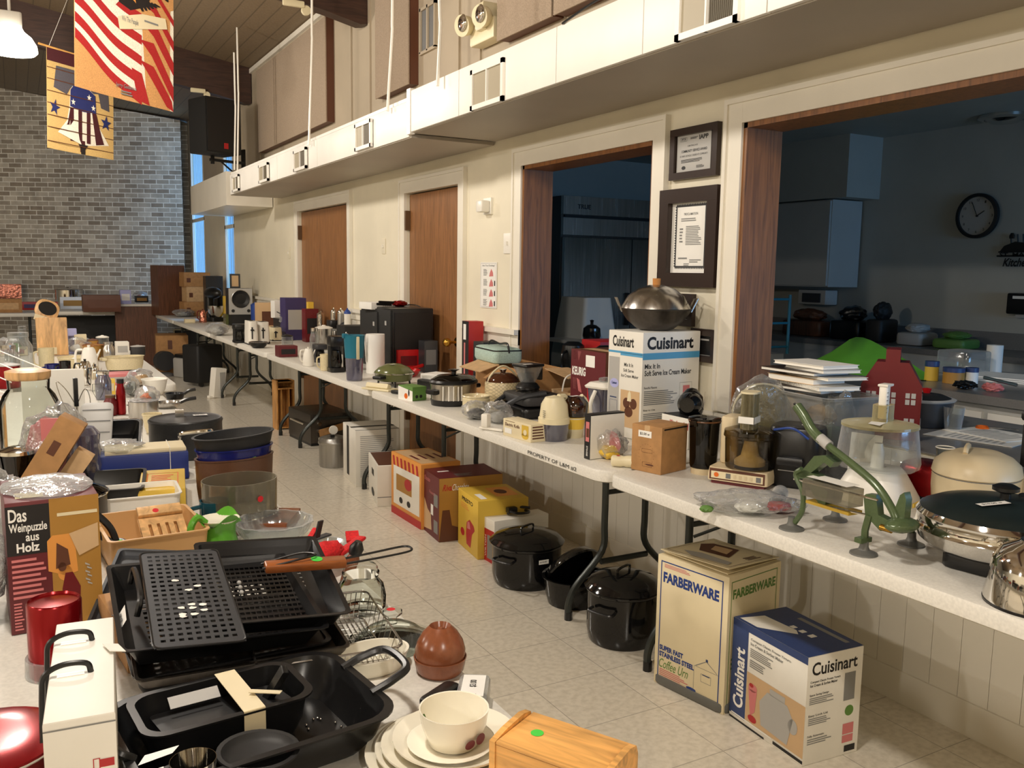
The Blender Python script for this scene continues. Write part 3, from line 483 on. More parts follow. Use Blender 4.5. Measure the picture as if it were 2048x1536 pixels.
sheet(t, 'plank_line', 'brown_print', [('r', 0, v, 1, v+.008) for v in (.07, .21, .33, .45, .57, .69, .8)], W_, H_, -.002)
sheet(t, 'beam_yoke', 'banner_slate', [('p', [(.1, .62), (.14, .84), (.9, .84), (.93, .5), (.8, .52), (.76, .66), (.55, .64), (.36, .66), (.3, .58)])], W_, H_, -.0035)
BL = [(.16, .16), (.3, .3), (.34, .46), (.35, .62), (.4, .68), (.6, .68), (.7, .62), (.72, .46), (.76, .3), (.92, .12), (.54, .07)]
sheet(t, 'bell', 'banner_white', [('p', [(u, v+.02) for u, v in BL])], W_, H_, -.005)
sheet(t, 'bell_stripe', 'banner_maroon', [('r', .345+.12*k, .12, .40+.12*k, .46) for k in range(3)]+[('p', [(.25, .2), (.31, .16), (.37, .46), (.35, .46), (.31, .3)]), ('p', [(.66, .46), (.72, .46), (.78, .28), (.84, .14), (.72, .12)]), ('r', .49, .02, .56, .14)], W_, H_, -.0065)
sheet(t, 'bell_top', 'banner_blue', [('p', [(.345, .47), (.35, .64), (.4, .69), (.6, .69), (.71, .63), (.72, .45), (.54, .44)]), star(.11, .42, .085, .2), star(.87, .37, .085, .1)], W_, H_, -.008)
sheet(t, 'star', 'banner_white', [star(.39, .52, .035), star(.48, .6, .035), star(.54, .53, .035), star(.62, .6, .035), star(.68, .5, .035)], W_, H_, -.0095)
sheet(t, 'clapper', 'banner_dark', [('p', [(.46, .1), (.6, .1), (.56, .05), (.56, -.0), (.5, .0), (.5, .05)])], W_, H_, -.008)
P(t, 'banner_rod', 'pine', tube([(-.08, 0, H_+.005), (W_+.03, 0, H_+.005)], .01)); P(t, 'hanging_string', 'white_plastic', tube([(.02, 0, H_), (.3, 0, 1.62)], .002), tube([(W_-.02, 0, H_), (.3, 0, 1.62)], .002))
# ================================================================ FOLDING TABLES
def make_table(label, loc, L, legs, wd=.76, tt=None):
    t = T('folding_table', label, 'table', loc, 0, 'white folding tables'); Wd, H = wd, .74
    P(t, 'tabletop', 'table_white', loft([(off(rr(Wd, L, .06, 5), .006), H-.045), (rr(Wd, L, .06, 5), H-.040), (rr(Wd, L, .06, 5), H-.008), (off(rr(Wd, L, .06, 5), .003), H-.002), (off(rr(Wd, L, .06, 5), .008), H)]))
    for s, yy in zip((-1, 1), legs):
        y = yy-loc[1]; l = P(t, 'leg', 'leg_grey', *[tube(curve([(.08+q*.105, y, H-.045), (.08+q*.105, y, .40), (.08+q*.115, y, .27), (.08+q*.24, y, .14), (.08+q*.275, y, .07), (.08+q*.275, y, .012)], 5), .0145, 9) for q in (-1, 1)], tube([(-.04, y, .225), (.20, y, .225)], .013), tube([(-.02, y, .52), (.18, y, .52)], .011))
        P(l, 'rubber_foot', 'black_plastic', tube([(-.195, y, 0), (-.195, y, .035)], .017, 9)); P(l, 'rubber_foot', 'black_plastic', tube([(.355, y, 0), (.355, y, .035)], .017, 9))
        P(t, 'brace', 'leg_grey', tube([(.08, y-s*.36, H-.05), (.08, y-s*.02, .52)], .009), tube([(-.02, y-s*.02, .48), (.08, y-s*.14, .56), (.18, y-s*.02, .48)], .006), box(.3, .02, .03, .08, y-s*.36, H-.07))
    return t
TX = 2.12
ty = [(.02, 2.42, (.5, 2.385)), (2.435, 4.76, (2.91, 4.5)), (4.775, 7.17, (5.36, 6.85)), (7.185, 9.57, (7.45, 9.3)), (9.585, 12.0, (9.9, 11.7)), (12.015, 13.85, (12.3, 13.6))]
for (a, b, lg), lb in zip(ty, ('nearest white folding table by the wall, carrying the chrome skillet', 'second white folding table by the wall, under the large ice cream maker box', 'third white folding table by the wall, under the black cube fridges', 'fourth white folding table by the wall, under the toasters', 'fifth white folding table by the wall, under the loudspeaker', 'farthest white folding table by the wall, under the brown cabinet')):
    t = make_table(lb, (TX, (a+b)/2, 0), b-a, lg)
    if a > 2 and a < 3: P(t, 'tabletop_marking', 'black_print', face(flat([('t', 'PROPERTY OF L&M #2', .78, .25, .93, .65, 0, 0)], b-a, .04), 'A', .764, b-a, .04)).location = (0, 0, .697)
for x, a, b, wd, lb in ((.26, .52, 2.93, .76, 'nearest white folding table left of the aisle, under the black grill baskets'), (.26, 2.945, 5.4, .8, 'white folding table left of the aisle, under the large grey stock pot'), (.40, 5.415, 7.8, .8, 'white folding table left of the aisle, under the cream oval dish'), (-.54, .5, 2.93, .8, 'white folding table at the left edge, under the red lidded pan'), (-.56, 2.945, 5.4, .8, 'white folding table at the left edge, under the big glass jar'), (-.44, 5.415, 7.8, .8, 'white folding table at the left edge, under the wooden cutting board')):
    make_table(lb, (x, (a+b)/2, 0), b-a, (a+.35, b-.35), wd)
# ================================================================ generic builders
def sticker(par, kind, loc, rot=(0, 0, 0), w=.05, h=.02, s='$3.00'):
    if kind == 'tag': 
        o = P(par, 'price_label', 'white_print', tr(flat([('r', -.5, -.5, .5, .5)], w, h), loc, rot)); P(o, 'price_lettering', 'black_print', tr(flat([('t', s, -.38, -.2, .3, .22)], w, h), Vector(loc)+Matrix.Rotation(rot[2], 3, 'Z') @ Matrix.Rotation(rot[1], 3, 'Y') @ Matrix.Rotation(rot[0], 3, 'X') @ Vector((0, 0, .0006)), rot)); return o
    return P(par, 'dot_sticker', 'sticker_'+kind, tr(flat([('e', 0, 0, .5, .5)], w, w), loc, rot))
def pot(t, r, h, mat, lidmat=None, hr=None, handles=2, knob='black_plastic', lid=True, dome=.25, hmat='chrome', ha=0, taper=.96, rim=.006):
    P(t, 'pot_body', mat, lathe([(r*taper*.96, 0), (r*taper, .008), (r, h-.006), (r+rim, h-.002), (r+rim, h), (r-.003, h), (r*taper-.004, .01), (0, .01)], 36))
    if handles: 
        for s in ((0, PI) if handles == 2 else (0,)): P(t, 'side_handle', hmat, tr(tube(curve([(r-.003, -.04, h-.03), (r+.03, -.035, h-.022), (r+.035, 0, h-.018), (r+.03, .035, h-.022), (r-.003, .04, h-.03)]), .006), (0, 0, 0), (0, 0, s+ha)))
    if lid:
        l = P(t, 'lid', lidmat or mat, lathe([(r+.009, h+.001), (r+.01, h+.006), (r*.93, h+.012), (r*.6, h+.012+r*dome*.65), (r*.3, h+.012+r*dome*.92), (0, h+.012+r*dome)], 36)); z = h+.012+r*dome
        P(l, 'knob', knob, lathe([(.008, z-.002), (.008, z+.012), (.02, z+.016), (.022, z+.024), (.012, z+.03), (0, z+.031)], 16))
def bagthing(name, lb, loc, w, d, h, seed, contents=(), cat='plastic bag', group=None, rz=0):
    t = T(name, lb, cat, loc, rz, group); P(t, 'bag_film', 'film', blob(w, d, h, .25, 2.2, seed, sub=4), ang=180)
    for i, (m, x, y, ww, dd, hh) in enumerate(contents): P(t, 'contents', m, tr(blob(ww, dd, hh, .22, 2.6, seed+i+3, sub=3), (x, y, .002)))
    return t
def blender_jar(t, r, h, mat, z=0, lid='black_plastic', top_=1.15, hand=True, hmat=None):
    b = P(t, 'jar', mat, lathe([(r*.78, z), (r*.8, z+.01), (r*top_, z+h), (r*top_-.004, z+h), (r*.76, z+.012), (0, z+.012)], 28))
    P(t, 'jar_lid', lid, lathe([(r*top_+.004, z+h-.008), (r*top_+.004, z+h+.012), (r*.6, z+h+.018), (r*.5, z+h+.035), (0, z+h+.036)], 28))
    if hand: P(t, 'jar_handle', hmat or mat, tube(curve([(r*1.05, 0, z+h*.9), (r*1.05+.045, 0, z+h*.85), (r*1.05+.05, 0, z+h*.4), (r*.9, 0, z+h*.2)]), .009))
# ================================================================ FLOOR under the wall tables
c, rz, W, D, H = corner((1465, 1432), (1603, 1530), (1700, 1497), 1316, z=0)
t = carton('appliance_box', 'blue and white frozen yogurt maker box on the floor, nearest the camera', 'box', c, rz, .215, .33, .335, 'box_white', flaps=False)
w, d, h = .215, .33, .335
art(t, 'blue_panel', 'navy_print', 'A', w, d, h, [('r', .0, .05, .225, 1), ('r', 0, .93, 1, 1)]); art(t, 'blue_panel', 'navy_print', 'T', w, d, h, [('r', 0, 0, 1, 1)])
art(t, 'black_band', 'black_print', 'A', w, d, h, [('r', .62, .02, 1, .05), ('r', 0, .0, .5, .02)]); art(t, 'top_band', 'grey_print', 'T', w, d, h, [('r', .82, .1, .9, .72)], .001)
art(t, 'product_photo', 'tan_print', 'A', w, d, h, [('r', .23, .07, 1, .55)]); art(t, 'brand_lettering', 'white_print', 'A', w, d, h, [('t', 'Cuisinart', .045, .14, .19, .74, 1, .03), ('r', .03, .055, .6, .068)], .0012)
art(t, 'brand_lettering', 'black_print', 'C', w, d, h, [('t', 'Cuisinart', .08, .82, .9, .94, 0, .02), ('t', 'Compact Classic Frozen Yogurt', .06, .75, .6, .775, 0, .02), ('t', 'Ice Cream & Sorbet Maker', .06, .72, .55, .745, 0, .02), ('t', 'Space Saving Design', .06, .63, .4, .655), ('t', 'Easy Lock Lid', .06, .44, .4, .465), ('t', 'Fully Automatic', .06, .25, .36, .275), ('r', .75, .03, .95, .09)])
art(t, 'small_print', 'grey_print', 'C', w, d, h, [('r', .68, .52, .88, .78), ('n', .06, .55, .5, .62, 4), ('n', .06, .36, .5, .43, 4), ('n', .06, .18, .5, .24, 3)]); art(t, 'small_photo', 'pink_print', 'C', w, d, h, [('r', .7, .2, .9, .3), ('r', .7, .12, .9, .19)]); art(t, 'small_photo', 'green_print', 'C', w, d, h, [('e', .8, .42, .08, .05)])
art(t, 'box_lettering', 'grey_print', 'A', w, d, h, [('t', 'Compact Classic Frozen Yogurt-', .26, .86, .8, .89, 0, .02), ('t', 'Ice Cream & Sorbet Maker', .26, .82, .7, .85, 0, .02), ('n', .26, .7, .6, .79, 5), ('n', .26, .6, .5, .68, 4)], .001)
art(t, 'machine_picture', 'light_grey', 'A', w, d, h, [('p', [(.45, .12), (.8, .1), (.86, .36), (.78, .46), (.52, .47), (.42, .34)]), ('e', .86, .3, .06, .07), ('r', .55, .46, .75, .52)], .0012); art(t, 'sundae_picture', 'pink_print', 'A', w, d, h, [('p', [(.26, .4), (.38, .4), (.36, .2), (.3, .14)]), ('e', .32, .42, .06, .04)], .0012); art(t, 'berries', 'red_print', 'A', w, d, h, [('e', .33, .12, .06, .035), ('e', .3, .44, .03, .02)], .0014)
art(t, 'machine_picture', 'box_white', 'T', w, d, h, [('p', [(.05, .95), (.45, .9), (.5, .5), (.42, .42), (.15, .62), (.05, .7)])], .001); art(t, 'box_lettering', 'white_print', 'T', w, d, h, [('n', .5, .25, .62, .6, 3)], .0012)
c, rz, W, D, H = corner((1305, 1362), (1447, 1432), (1545, 1380), 1152, z=0)
w, d, h = .28, .30, .465
t = carton('appliance_box', 'tall cream coffee urn box standing on a grey base under the table', 'box', c, rz, w, d, h, 'box_cream', flaps=False)
P(t, 'rubber_base', 'rubber_grey', box(w+.012, d+.012, .035, r=.03, bev=.008))
art(t, 'blue_border', 'blue_print', 'A', w, d, h, [('f', .05, .02, .93, .96, .004)]); art(t, 'green_border', 'green_print', 'C', w, d, h, [('f', .05, .02, .93, .96, .003), ('t', 'FARBERWARE', .08, .83, .9, .9, 0, .04), ('n', .1, .3, .35, .4, 3)])
art(t, 'brand_lettering', 'blue_print', 'A', w, d, h, [('t', 'FARBERWARE', .09, .80, .88, .88, 0, .045), ('t', 'SUPER FAST', .07, .275, .42, .315, 0, .05), ('t', 'STAINLESS STEEL', .07, .225, .58, .265, 0, .05), ('e', .55, .08, .07, .012)])
art(t, 'script_lettering', 'green_print', 'A', w, d, h, [('t', 'Coffee Urn', .07, .14, .5, .21, 0, .0, .35)]); art(t, 'faded_text', 'pink_print', 'A', w, d, h, [('n', .08, .06, .5, .13, 5), ('n', .1, .91, .5, .94, 3)])
art(t, 'urn_outline', 'grey_print', 'A', w, d, h, [('f', .58, .06, .92, .27, .0012), ('f', .68, .17, .82, .23, .0012), ('p', [(.6, .27), (.61, .272), (.75, .33), (.9, .272), (.9, .276), (.75, .336), (.6, .275)])]); art(t, 'urn_mark', 'navy_print', 'A', w, d, h, [('r', .7, .222, .8, .23), ('r', .74, .33, .77, .35), ('r', .60, .0, .601, .0)])
f = P(t, 'top_flap', 'box_cream', tr(box(w*.98, d*.96, .003, bev=.001), (0, 0, h+.012), (-.03, .05, 0)), tr(box(w*.96, d*.9, .003), (.004, 0, h+.004), (.02, .02, 0)))
P(f, 'flap_print', 'brown_print', tr(flat([('f', -.42, -.44, .42, .44, .002), ('p', [(-.1, -.2), (.32, -.05), (.3, .3), (.15, .38), (-.12, .2)]), ('n', .02, -.4, .3, -.3, 3)], w, d), (0, 0, h+.0162), (-.03, .05, 0))); P(f, 'flap_print', 'tan_print', tr(flat([('p', [(0, -.1), (.24, -.02), (.22, .22), (.02, .14)])], w, d), (0, 0, h+.017), (-.03, .05, 0))); P(f, 'flap_sticker', 'light_grey', tr(flat([('p', [(-.4, .1), (-.28, .3), (-.2, .1), (-.25, -.35), (-.38, -.38)])], w, d), (0, 0, h+.0168), (-.03, .05, 0)))
def stockpot(lb, cx, yb, wpx, yt, lid=True, flatlid=False):
    p, r = rnd(cx, yb, wpx, 0); h = top(p, yt)-.0; t = T('canning_pot', lb, 'pot', p, .4, 'black speckled canning pots')
    hb = h*.80 if lid else h*.5
    P(t, 'pot_body', 'black_enamel', lathe([(r*.9, 0), (r*.95, .012), (r, hb*.25), (r, hb-.02), (r*1.06, hb-.012), (r*1.07, hb-.005), (r*.99, hb-.003), (r*.95, hb*.2), (0, .01)], 40))
    if lid:
        l = P(t, 'lid', 'black_enamel', lathe([(r*1.05, hb-.006), (r*1.09, hb), (r*1.0, hb+.012), (r*.9, hb+(h-hb)*.55), (r*.6, h-.012), (r*.4, h-.006), (0, h-.005)], 40)); P(l, 'lid_handle', 'black_enamel', tube(curve([(-.045, 0, h-.008), (-.04, 0, h+.016), (.04, 0, h+.016), (.045, 0, h-.008)]), .005))
    for s in (0, PI): P(t, 'side_handle', 'black_plastic', tr(tube(curve([(r*.98, -.05, hb*.72), (r+.03, -.045, hb*.7), (r+.035, .045, hb*.7), (r*.98, .05, hb*.72)]), .006), (0, 0, 0), (0, 0, s)))
    return t, p, r, h, hb
t, p, r, h, hb = stockpot('large black speckled canning pot with a price label, farthest of three', 1052, 1185, 138, 1058); n = (Vector((0, 0, 0))-p); n.z = 0; n.normalize(); a = math.atan2(n.y, n.x)-.4+.5
sticker(t, 'tag', (r*1.004*math.cos(a), r*1.004*math.sin(a), hb*.7), (PI/2, 0, a+PI/2), .05, .02, '$10.00')
stockpot('black speckled canning pot with domed lid beside the tall urn box', 1242, 1305, 142, 1142)
p, r = rnd(1148, 1225, 128, 0); t = T('roaster_pan', 'open low black roaster with its lid leaning inside, between the canning pots', 'pan', p, .2)
P(t, 'pan_body', 'black_enamel', vessel(ell(r, r*.95, 36), .12, .004, .85, .008)); P(t, 'leaning_lid', 'black_enamel', tr(lathe([(r*.92, 0), (r*.94, .008), (r*.8, .04), (r*.4, .06), (0, .062)], 36), (.02, .03, .13), (-.9, .1, 0))); sticker(t, 'tag', (r*.55, -r*.8, .07), (PI/2, 0, .6), .04, .018, '$5.00')
def cb(name, lb, cat, L, N, R, yt, mat, w=None, d=None, **k):
    c, rz, W, D, H = corner(L, N, R, yt, z=0, w=w, d=d); t = carton(name, lb, cat, c, rz, W, D, H, mat, **k); return t, W, D, H
t, w, d, h = cb('toy_box', 'white and red boxed toy oven with a black plug lying on it', 'box', (954, 1110), (988, 1130), (1066, 1100), 1043, 'box_white', flaps=False, d=.1)
art(t, 'red_band', 'red_print', 'A', w, d, h, [('r', 0, 0, 1, .75)]); art(t, 'red_band', 'red_print', 'C', w, d, h, [('r', 0, 0, 1, .5)]); art(t, 'window_panel', 'grey_print', 'A', w, d, h, [('r', .3, .08, .9, .62)], .001); art(t, 'box_lettering', 'pink_print', 'C', w, d, h, [('t', 'Cake Decorator', .1, .7, .7, .82, 0, 0, .3)]); art(t, 'box_lettering', 'white_print', 'A', w, d, h, [('t', 'WILTON', .08, .1, .2, .6, 1)], .0012)
T1('power_plug', 'coiled black power cord with plug on the toy oven box', 'cord', (*(t.location.xy), h+.001), 0, 'black_plastic', tube(curve([(-.05, 0, .012), (0, .04, .014), (.06, .02, .012), (.05, -.03, .014), (-.02, -.04, .02), (-.05, .01, .03), (.01, .04, .03), (.07, -.01, .03)]), .007), box(.05, .03, .03, -.03, 0, .014, bev=.006))
t, w, d, h = cb('appliance_box', 'yellow boxed kitchen slicer with a red picture', 'box', (908, 1078), (955, 1120), (1056, 1078), 1003, 'yellow_print', flaps=False, w=.27, d=.3)
art(t, 'brand_lettering', 'black_print', 'A', w, d, h, [('t', 'PRESTO', .2, .84, .75, .91, 0, .03)]); art(t, 'box_lettering', 'orange_print', 'A', w, d, h, [('n', .15, .7, .6, .8, 3)]); art(t, 'product_picture', 'red_print', 'A', w, d, h, [('p', [(.45, .12), (.65, .1), (.72, .35), (.85, .45), (.8, .52), (.6, .58), (.45, .5), (.42, .3)]), ('e', .24, .28, .1, .07)]); art(t, 'picture_patch', 'pink_print', 'A', w, d, h, [('p', [(.48, .4), (.65, .42), (.6, .54), (.5, .52)])], .0012)  # paler pink patch is printed over the red product picture
art(t, 'top_picture', 'orange_print', 'T', w, d, h, [('r', .45, .2, .9, .8)]); art(t, 'top_picture', 'brown_print', 'T', w, d, h, [('e', .65, .5, .12, .15)], .001); art(t, 'price_label', 'white_print', 'T', w, d, h, [('r', .1, .1, .22, .45)], .0008)
t, w, d, h = cb('appliance_box', 'large brown and gold chocolate fountain box under the second table', 'box', (840, 1052), (878, 1085), (1010, 1048), 958, 'gold_print', flaps=False, w=.36, d=.27)
art(t, 'maroon_side', 'maroon_print', 'A', w, d, h, [('r', 0, 0, 1, 1)]); art(t, 'maroon_top', 'maroon_print', 'T', w, d, h, [('r', 0, 0, 1, 1)]); art(t, 'figure_picture', 'tan_print', 'A', w, d, h, [('p', [(.05, .05), (.55, .1), (.5, .35), (.3, .4), (.1, .55)])], .001); art(t, 'photo_strip', 'grey_print', 'A', w, d, h, [('r', .68, .52, .92, .72), ('r', .68, .1, .92, .3)], .001); art(t, 'photo_strip', 'white_print', 'A', w, d, h, [('r', .5, .35, .65, .52)], .001)
art(t, 'script_lettering', 'pink_print', 'A', w, d, h, [('t', 'Chocolate', .1, .85, .45, .92, 0, 0, .4), ('t', 'Fountain', .4, .68, .8, .73, 0, 0, .3)], .001); art(t, 'script_lettering', 'red_print', 'C', w, d, h, [('t', 'Rival', .05, .8, .22, .9, 0, .02, .4)]); art(t, 'script_lettering', 'white_print', 'C', w, d, h, [('t', 'Chocolate', .2, .8, .46, .9, 0, 0, .4)], .0012); art(t, 'fountain_picture', 'brown_print', 'C', w, d, h, [('p', [(0, 0), (.35, 0), (.38, .18), (.2, .25), (.16, .5), (.05, .5)])], .001); art(t, 'price_label', 'white_print', 'T', w, d, h, [('r', .12, .55, .3, .62)], .001); art(t, 'top_lettering', 'grey_print', 'T', w, d, h, [('n', .3, .1, .6, .3, 4)], .001)
t, w, d, h = cb('appliance_box', 'red and white striped popcorn maker box beside the brown box', 'box', (783, 1023), (842, 1060), (930, 1040), 930, 'orange_print', flaps=False, w=.24)
art(t, 'machine_picture', 'box_white', 'A', w, d, h, [('r', .08, .18, .95, .8)]); art(t, 'awning_stripe', 'red_print', 'A', w, d, h, [('p', [(.05+.13*k, .95), (.11+.13*k, .95), (.14+.13*k, .8), (.08+.13*k, .8)]) for k in range(7)]+[('r', 0, 0, 1, .12)], .001); art(t, 'popcorn_window', 'gold_print', 'A', w, d, h, [('r', .18, .42, .7, .68)], .001); art(t, 'knob_picture', 'black_print', 'A', w, d, h, [('e', .34, .28, .06, .05), ('e', .6, .28, .06, .05)], .0012); art(t, 'round_badge', 'red_print', 'A', w, d, h, [('e', .58, .58, .12, .09)], .0014); art(t, 'top_print', 'tan_print', 'T', w, d, h, [('r', .05, .05, .95, .95)], .0006); art(t, 'top_print', 'maroon_print', 'T', w, d, h, [('r', .15+.2*k, .3, .22+.2*k, .6) for k in range(4)], .001)
t, w, d, h = cb('file_box', 'white cardboard file box with a hand hole, no lid', 'box', (733, 972), (755, 1014), (818, 1010), 932, 'box_white', flaps=False, w=.30, d=.42)
art(t, 'hand_hole', 'black_print', 'A', w, d, h, [('r', .38, .6, .62, .76), ('e', .5, .18, .16, .1)]); art(t, 'open_top', 'brown_print', 'T', w, d, h, [('r', .03, .03, .97, .97)]); art(t, 'lid_edge', 'grey_print', 'C', w, d, h, [('r', 0, .22, 1, .24)])
t, w, d, h = cb('tall_box', 'tall white textured box with a dark strap, beside the aluminium canner', 'box', (687, 950), (712, 974), (800, 968), 862, 'box_white', flaps=False, w=.30)
art(t, 'dark_strap', 'black_print', 'A', w, d, h, [('r', .3, .1, .48, 1)]); art(t, 'dark_strap', 'black_print', 'T', w, d, h, [('r', 0, .34, 1, .46), ('r', 0, .02, 1, .06)]); art(t, 'faint_print', 'light_grey', 'C', w, d, h, [('n', .1, .15, .9, .9, 22)])
p, r = rnd(667, 937, 56, 0); h = top(p, 868); t = T('pressure_canner', 'round aluminium pressure canner with a dial on its lid', 'canner', p, 0)
P(t, 'canner_body', 'aluminium', lathe([(r*.95, 0), (r, .01), (r, h*.72), (r*.97, h*.72)], 32)); l = P(t, 'lid', 'aluminium', lathe([(r*1.05, h*.72), (r*1.07, h*.75), (r*1.03, h*.8), (r*.9, h*.9), (r*.5, h*.95), (0, h*.96)], 32)); P(l, 'dial_gauge', 'white_plastic', tr(disc(.032, .012, axis='y'), (.0, 0, h*.96+.04))); P(l, 'valve', 'black_plastic', box(.03, .02, .02, -.02, -.04, h*.93)); P(t, 'side_handle', 'black_plastic', box(.05, .05, .02, r+.02, 0, h*.66, bev=.006))
c, rz, W, D, H = corner((578, 872), (622, 893), (684, 880), 835, z=0); t = T('countertop_oven', 'stainless steel countertop oven on the floor by a leaning wooden rack', 'oven', c, rz); P(t, 'oven_body', 'dark_steel', box(W, D, H, 0, 0, .02, bev=.006)); P(t, 'oven_base', 'black_plastic', box(W*.98, D*.98, .03)); P(t, 'oven_handle', 'chrome', tube([(-W/2-.02, -D*.3, H*.7), (-W/2-.02, D*.3, H*.7)], .008)); P(t, 'control_knob', 'chrome', *[tr(disc(.016, .02, axis='y'), (-W*.3, -D/2, .06+k*.06)) for k in range(3)]); P(t, 'cardboard_flap', 'cardboard', tr(box(.22, .006, .06), (.0, -D/2-.02, .1), (.2, -.2, 0)))
c, rz, W, D, H = corner((540, 852), (556, 860), (583, 845), 762, z=0, w=.15, d=.13); t = T('wooden_rack', 'small wooden rack with open cubbies standing on the floor', 'rack', c, rz); P(t, 'side_panel', 'pine_up', box(.012, D, H, -W/2, 0, 0)); P(t, 'side_panel', 'pine_up', box(.012, D, H, W/2, 0, 0)); P(t, 'back_panel', 'pine_up', box(W, .008, H, 0, D/2, 0))
for k, z in enumerate((.01, .36, .47, .58)): P(t, 'shelf', 'pine_up', box(W, D, .012, 0, 0, min(z, H-.02)))
P(t, 'divider', 'pine_up', *[box(.008, D*.9, .34, x, 0, .02) for x in (-.035, .035)])
# ---- farther along the floor
p = at(433, 795, 0); t = T('plastic_caddy', 'white plastic caddy standing on the floor by a table foot', 'caddy', p, .4); P(t, 'caddy_body', 'white_plastic', tr(box(.13, .1, .33, bev=.012), rot=(0, .12, 0))); P(t, 'caddy_divider', 'light_grey', box(.07, .004, .2, .05, -.052, .08)); P(t, 'caddy_foot', 'white_plastic', box(.2, .05, .03, 0, 0, 0, bev=.006))
c, rz, W, D, H = corner(None, (397, 775), (442, 770), 692, z=0, d=.32, w=.36); t = T('suitcase', 'black suitcase standing under the fourth table', 'suitcase', c, rz); P(t, 'case_body', 'suitcase', box(W, D, H-.04, 0, 0, .04, r=.03, bev=.02)); P(t, 'wheel', 'black_plastic', disc(.03, .03, -W/2+.05, -D/2+.03, .03, axis='y')); P(t, 'wheel', 'black_plastic', disc(.03, .03, W/2-.05, -D/2+.03, .03, axis='y')); P(t, 'case_handle', 'black_plastic', tube([(-.07, 0, H), (-.06, 0, H+.03), (.06, 0, H+.03), (.07, 0, H)], .008))
c, rz, W, D, H = corner(None, (372, 757), (392, 755), 718, z=0, d=.3, w=.24); t = T('bread_machine', 'grey bread machine on the floor left of the suitcase', 'appliance', c, rz); P(t, 'machine_body', 'light_grey', box(W, D, H, r=.04, bev=.02)); P(t, 'machine_lid', 'black_plastic', box(W*.9, D*.9, .05, 0, 0, H, r=.04, bev=.02))
p = at(330, 752, 0); t = T('desk_fan', 'small grey round heater on the floor left of the grey machine', 'heater', p, .3); P(t, 'fan_body', 'dark_grey', tr(disc(.13, .1, axis='y'), (0, .05, .2))); P(t, 'fan_base', 'mid_grey', lathe([(.11, 0), (.11, .03), (.05, .05)]))
carton('cardboard_box', 'tall brown cardboard box on the floor between the wooden panel and suitcase', 'box', (1.80, 12.6, 0), -.1, .40, .5, .52, 'cardboard', [('box_mark', 'brown_print', 'C', [('r', .36, .65, .5, .88)])])
p = at(385, 722, 0); t = carton('picture_board', 'framed dark board leaning behind the suitcase on the floor', 'board', (p.x, p.y+.5, 0), -.1, .35, .03, .45, 'dark_grey', flaps=False); P(t, 'board_frame', 'box_cream', box(.37, .02, .02, 0, -.02, .44), box(.02, .02, .45, -.18, -.02, 0))
# ================================================================ NEAREST WALL TABLE
def mk(name, lb, cat, p, rz=0, group=None): return T(name, lb, cat, p, rz, group)
# chrome kettle at the right edge
p, r = rnd(2072, 1240, 196); h = .15; t = mk('kettle', 'shiny chrome kettle with black handle and green dot, cut by the right edge', 'kettle', p)
P(t, 'kettle_body', 'chrome', lathe([(r, 0), (r*1.01, .012), (r*.93, .06), (r*.88, .095), (r*.7, .12), (r*.42, .134), (r*.4, .138), (0, .142)], 44)); P(t, 'base_ring', 'black_plastic', lathe([(r*1.012, -.0), (r*1.018, .006), (r*.9, .007)], 44))
P(t, 'handle', 'black_plastic', tube(curve([(-.07, -.02, .11), (-.075, -.02, .17), (-.04, 0, .215), (.04, 0, .215), (.075, .02, .17), (.07, .02, .11)]), .011)); P(t, 'lid_knob', 'black_plastic', lathe([(.01, .14), (.018, .155), (0, .16)])); sticker(t, 'green', (-r*.5, -.02, .1285), (0, -.5, 0), .02)
# electric skillet
p, r = rnd(1995, 1170, 318); t = mk('electric_skillet', 'large round chrome electric skillet with dark green lid on a black foot', 'skillet', p, .2); t.scale = (1, 1, .78)
P(t, 'skillet_body', 'chrome', lathe([(r*.7, .045), (r*.86, .05), (r*.96, .07), (r*1.0, .10), (r*1.015, .105), (r*1.0, .11), (r*.985, .145), (r*1.0, .15), (r*.985, .155), (r*.96, .165), (r*.93, .166)], 56)); P(t, 'skillet_foot', 'black_plastic', box(r*1.45, r*.9, .05, 0, 0, 0, r=.03, bev=.005))
l = P(t, 'lid', 'teal_glaze', lathe([(r*.955, .165), (r*.8, .183), (r*.5, .198), (0, .205)], 56)); l.data.materials[0] = M('dark_lid', (24, 34, 34), .35); P(l, 'lid_knob', 'black_plastic', lathe([(.012, .203), (.012, .222), (.03, .232), (.03, .242), (.018, .25), (0, .25)], 18)); P(l, 'vent_plate', 'black_plastic', lathe([(.04, .196), (.04, .204), (0, .206)], 24, .09, -.04))
sticker(l, 'tag', (-.07, .0, .2045), (.0, -.06, -.5), .08, .022, '$10.00 w'); P(t, 'side_handle', 'black_plastic', tr(tube(curve([(.0, -.05, .12), (.07, -.05, .125), (.085, 0, .125), (.07, .05, .125), (0, .05, .12)]), .012), (r*.55, -r*.85, 0), (0, 0, -1)))
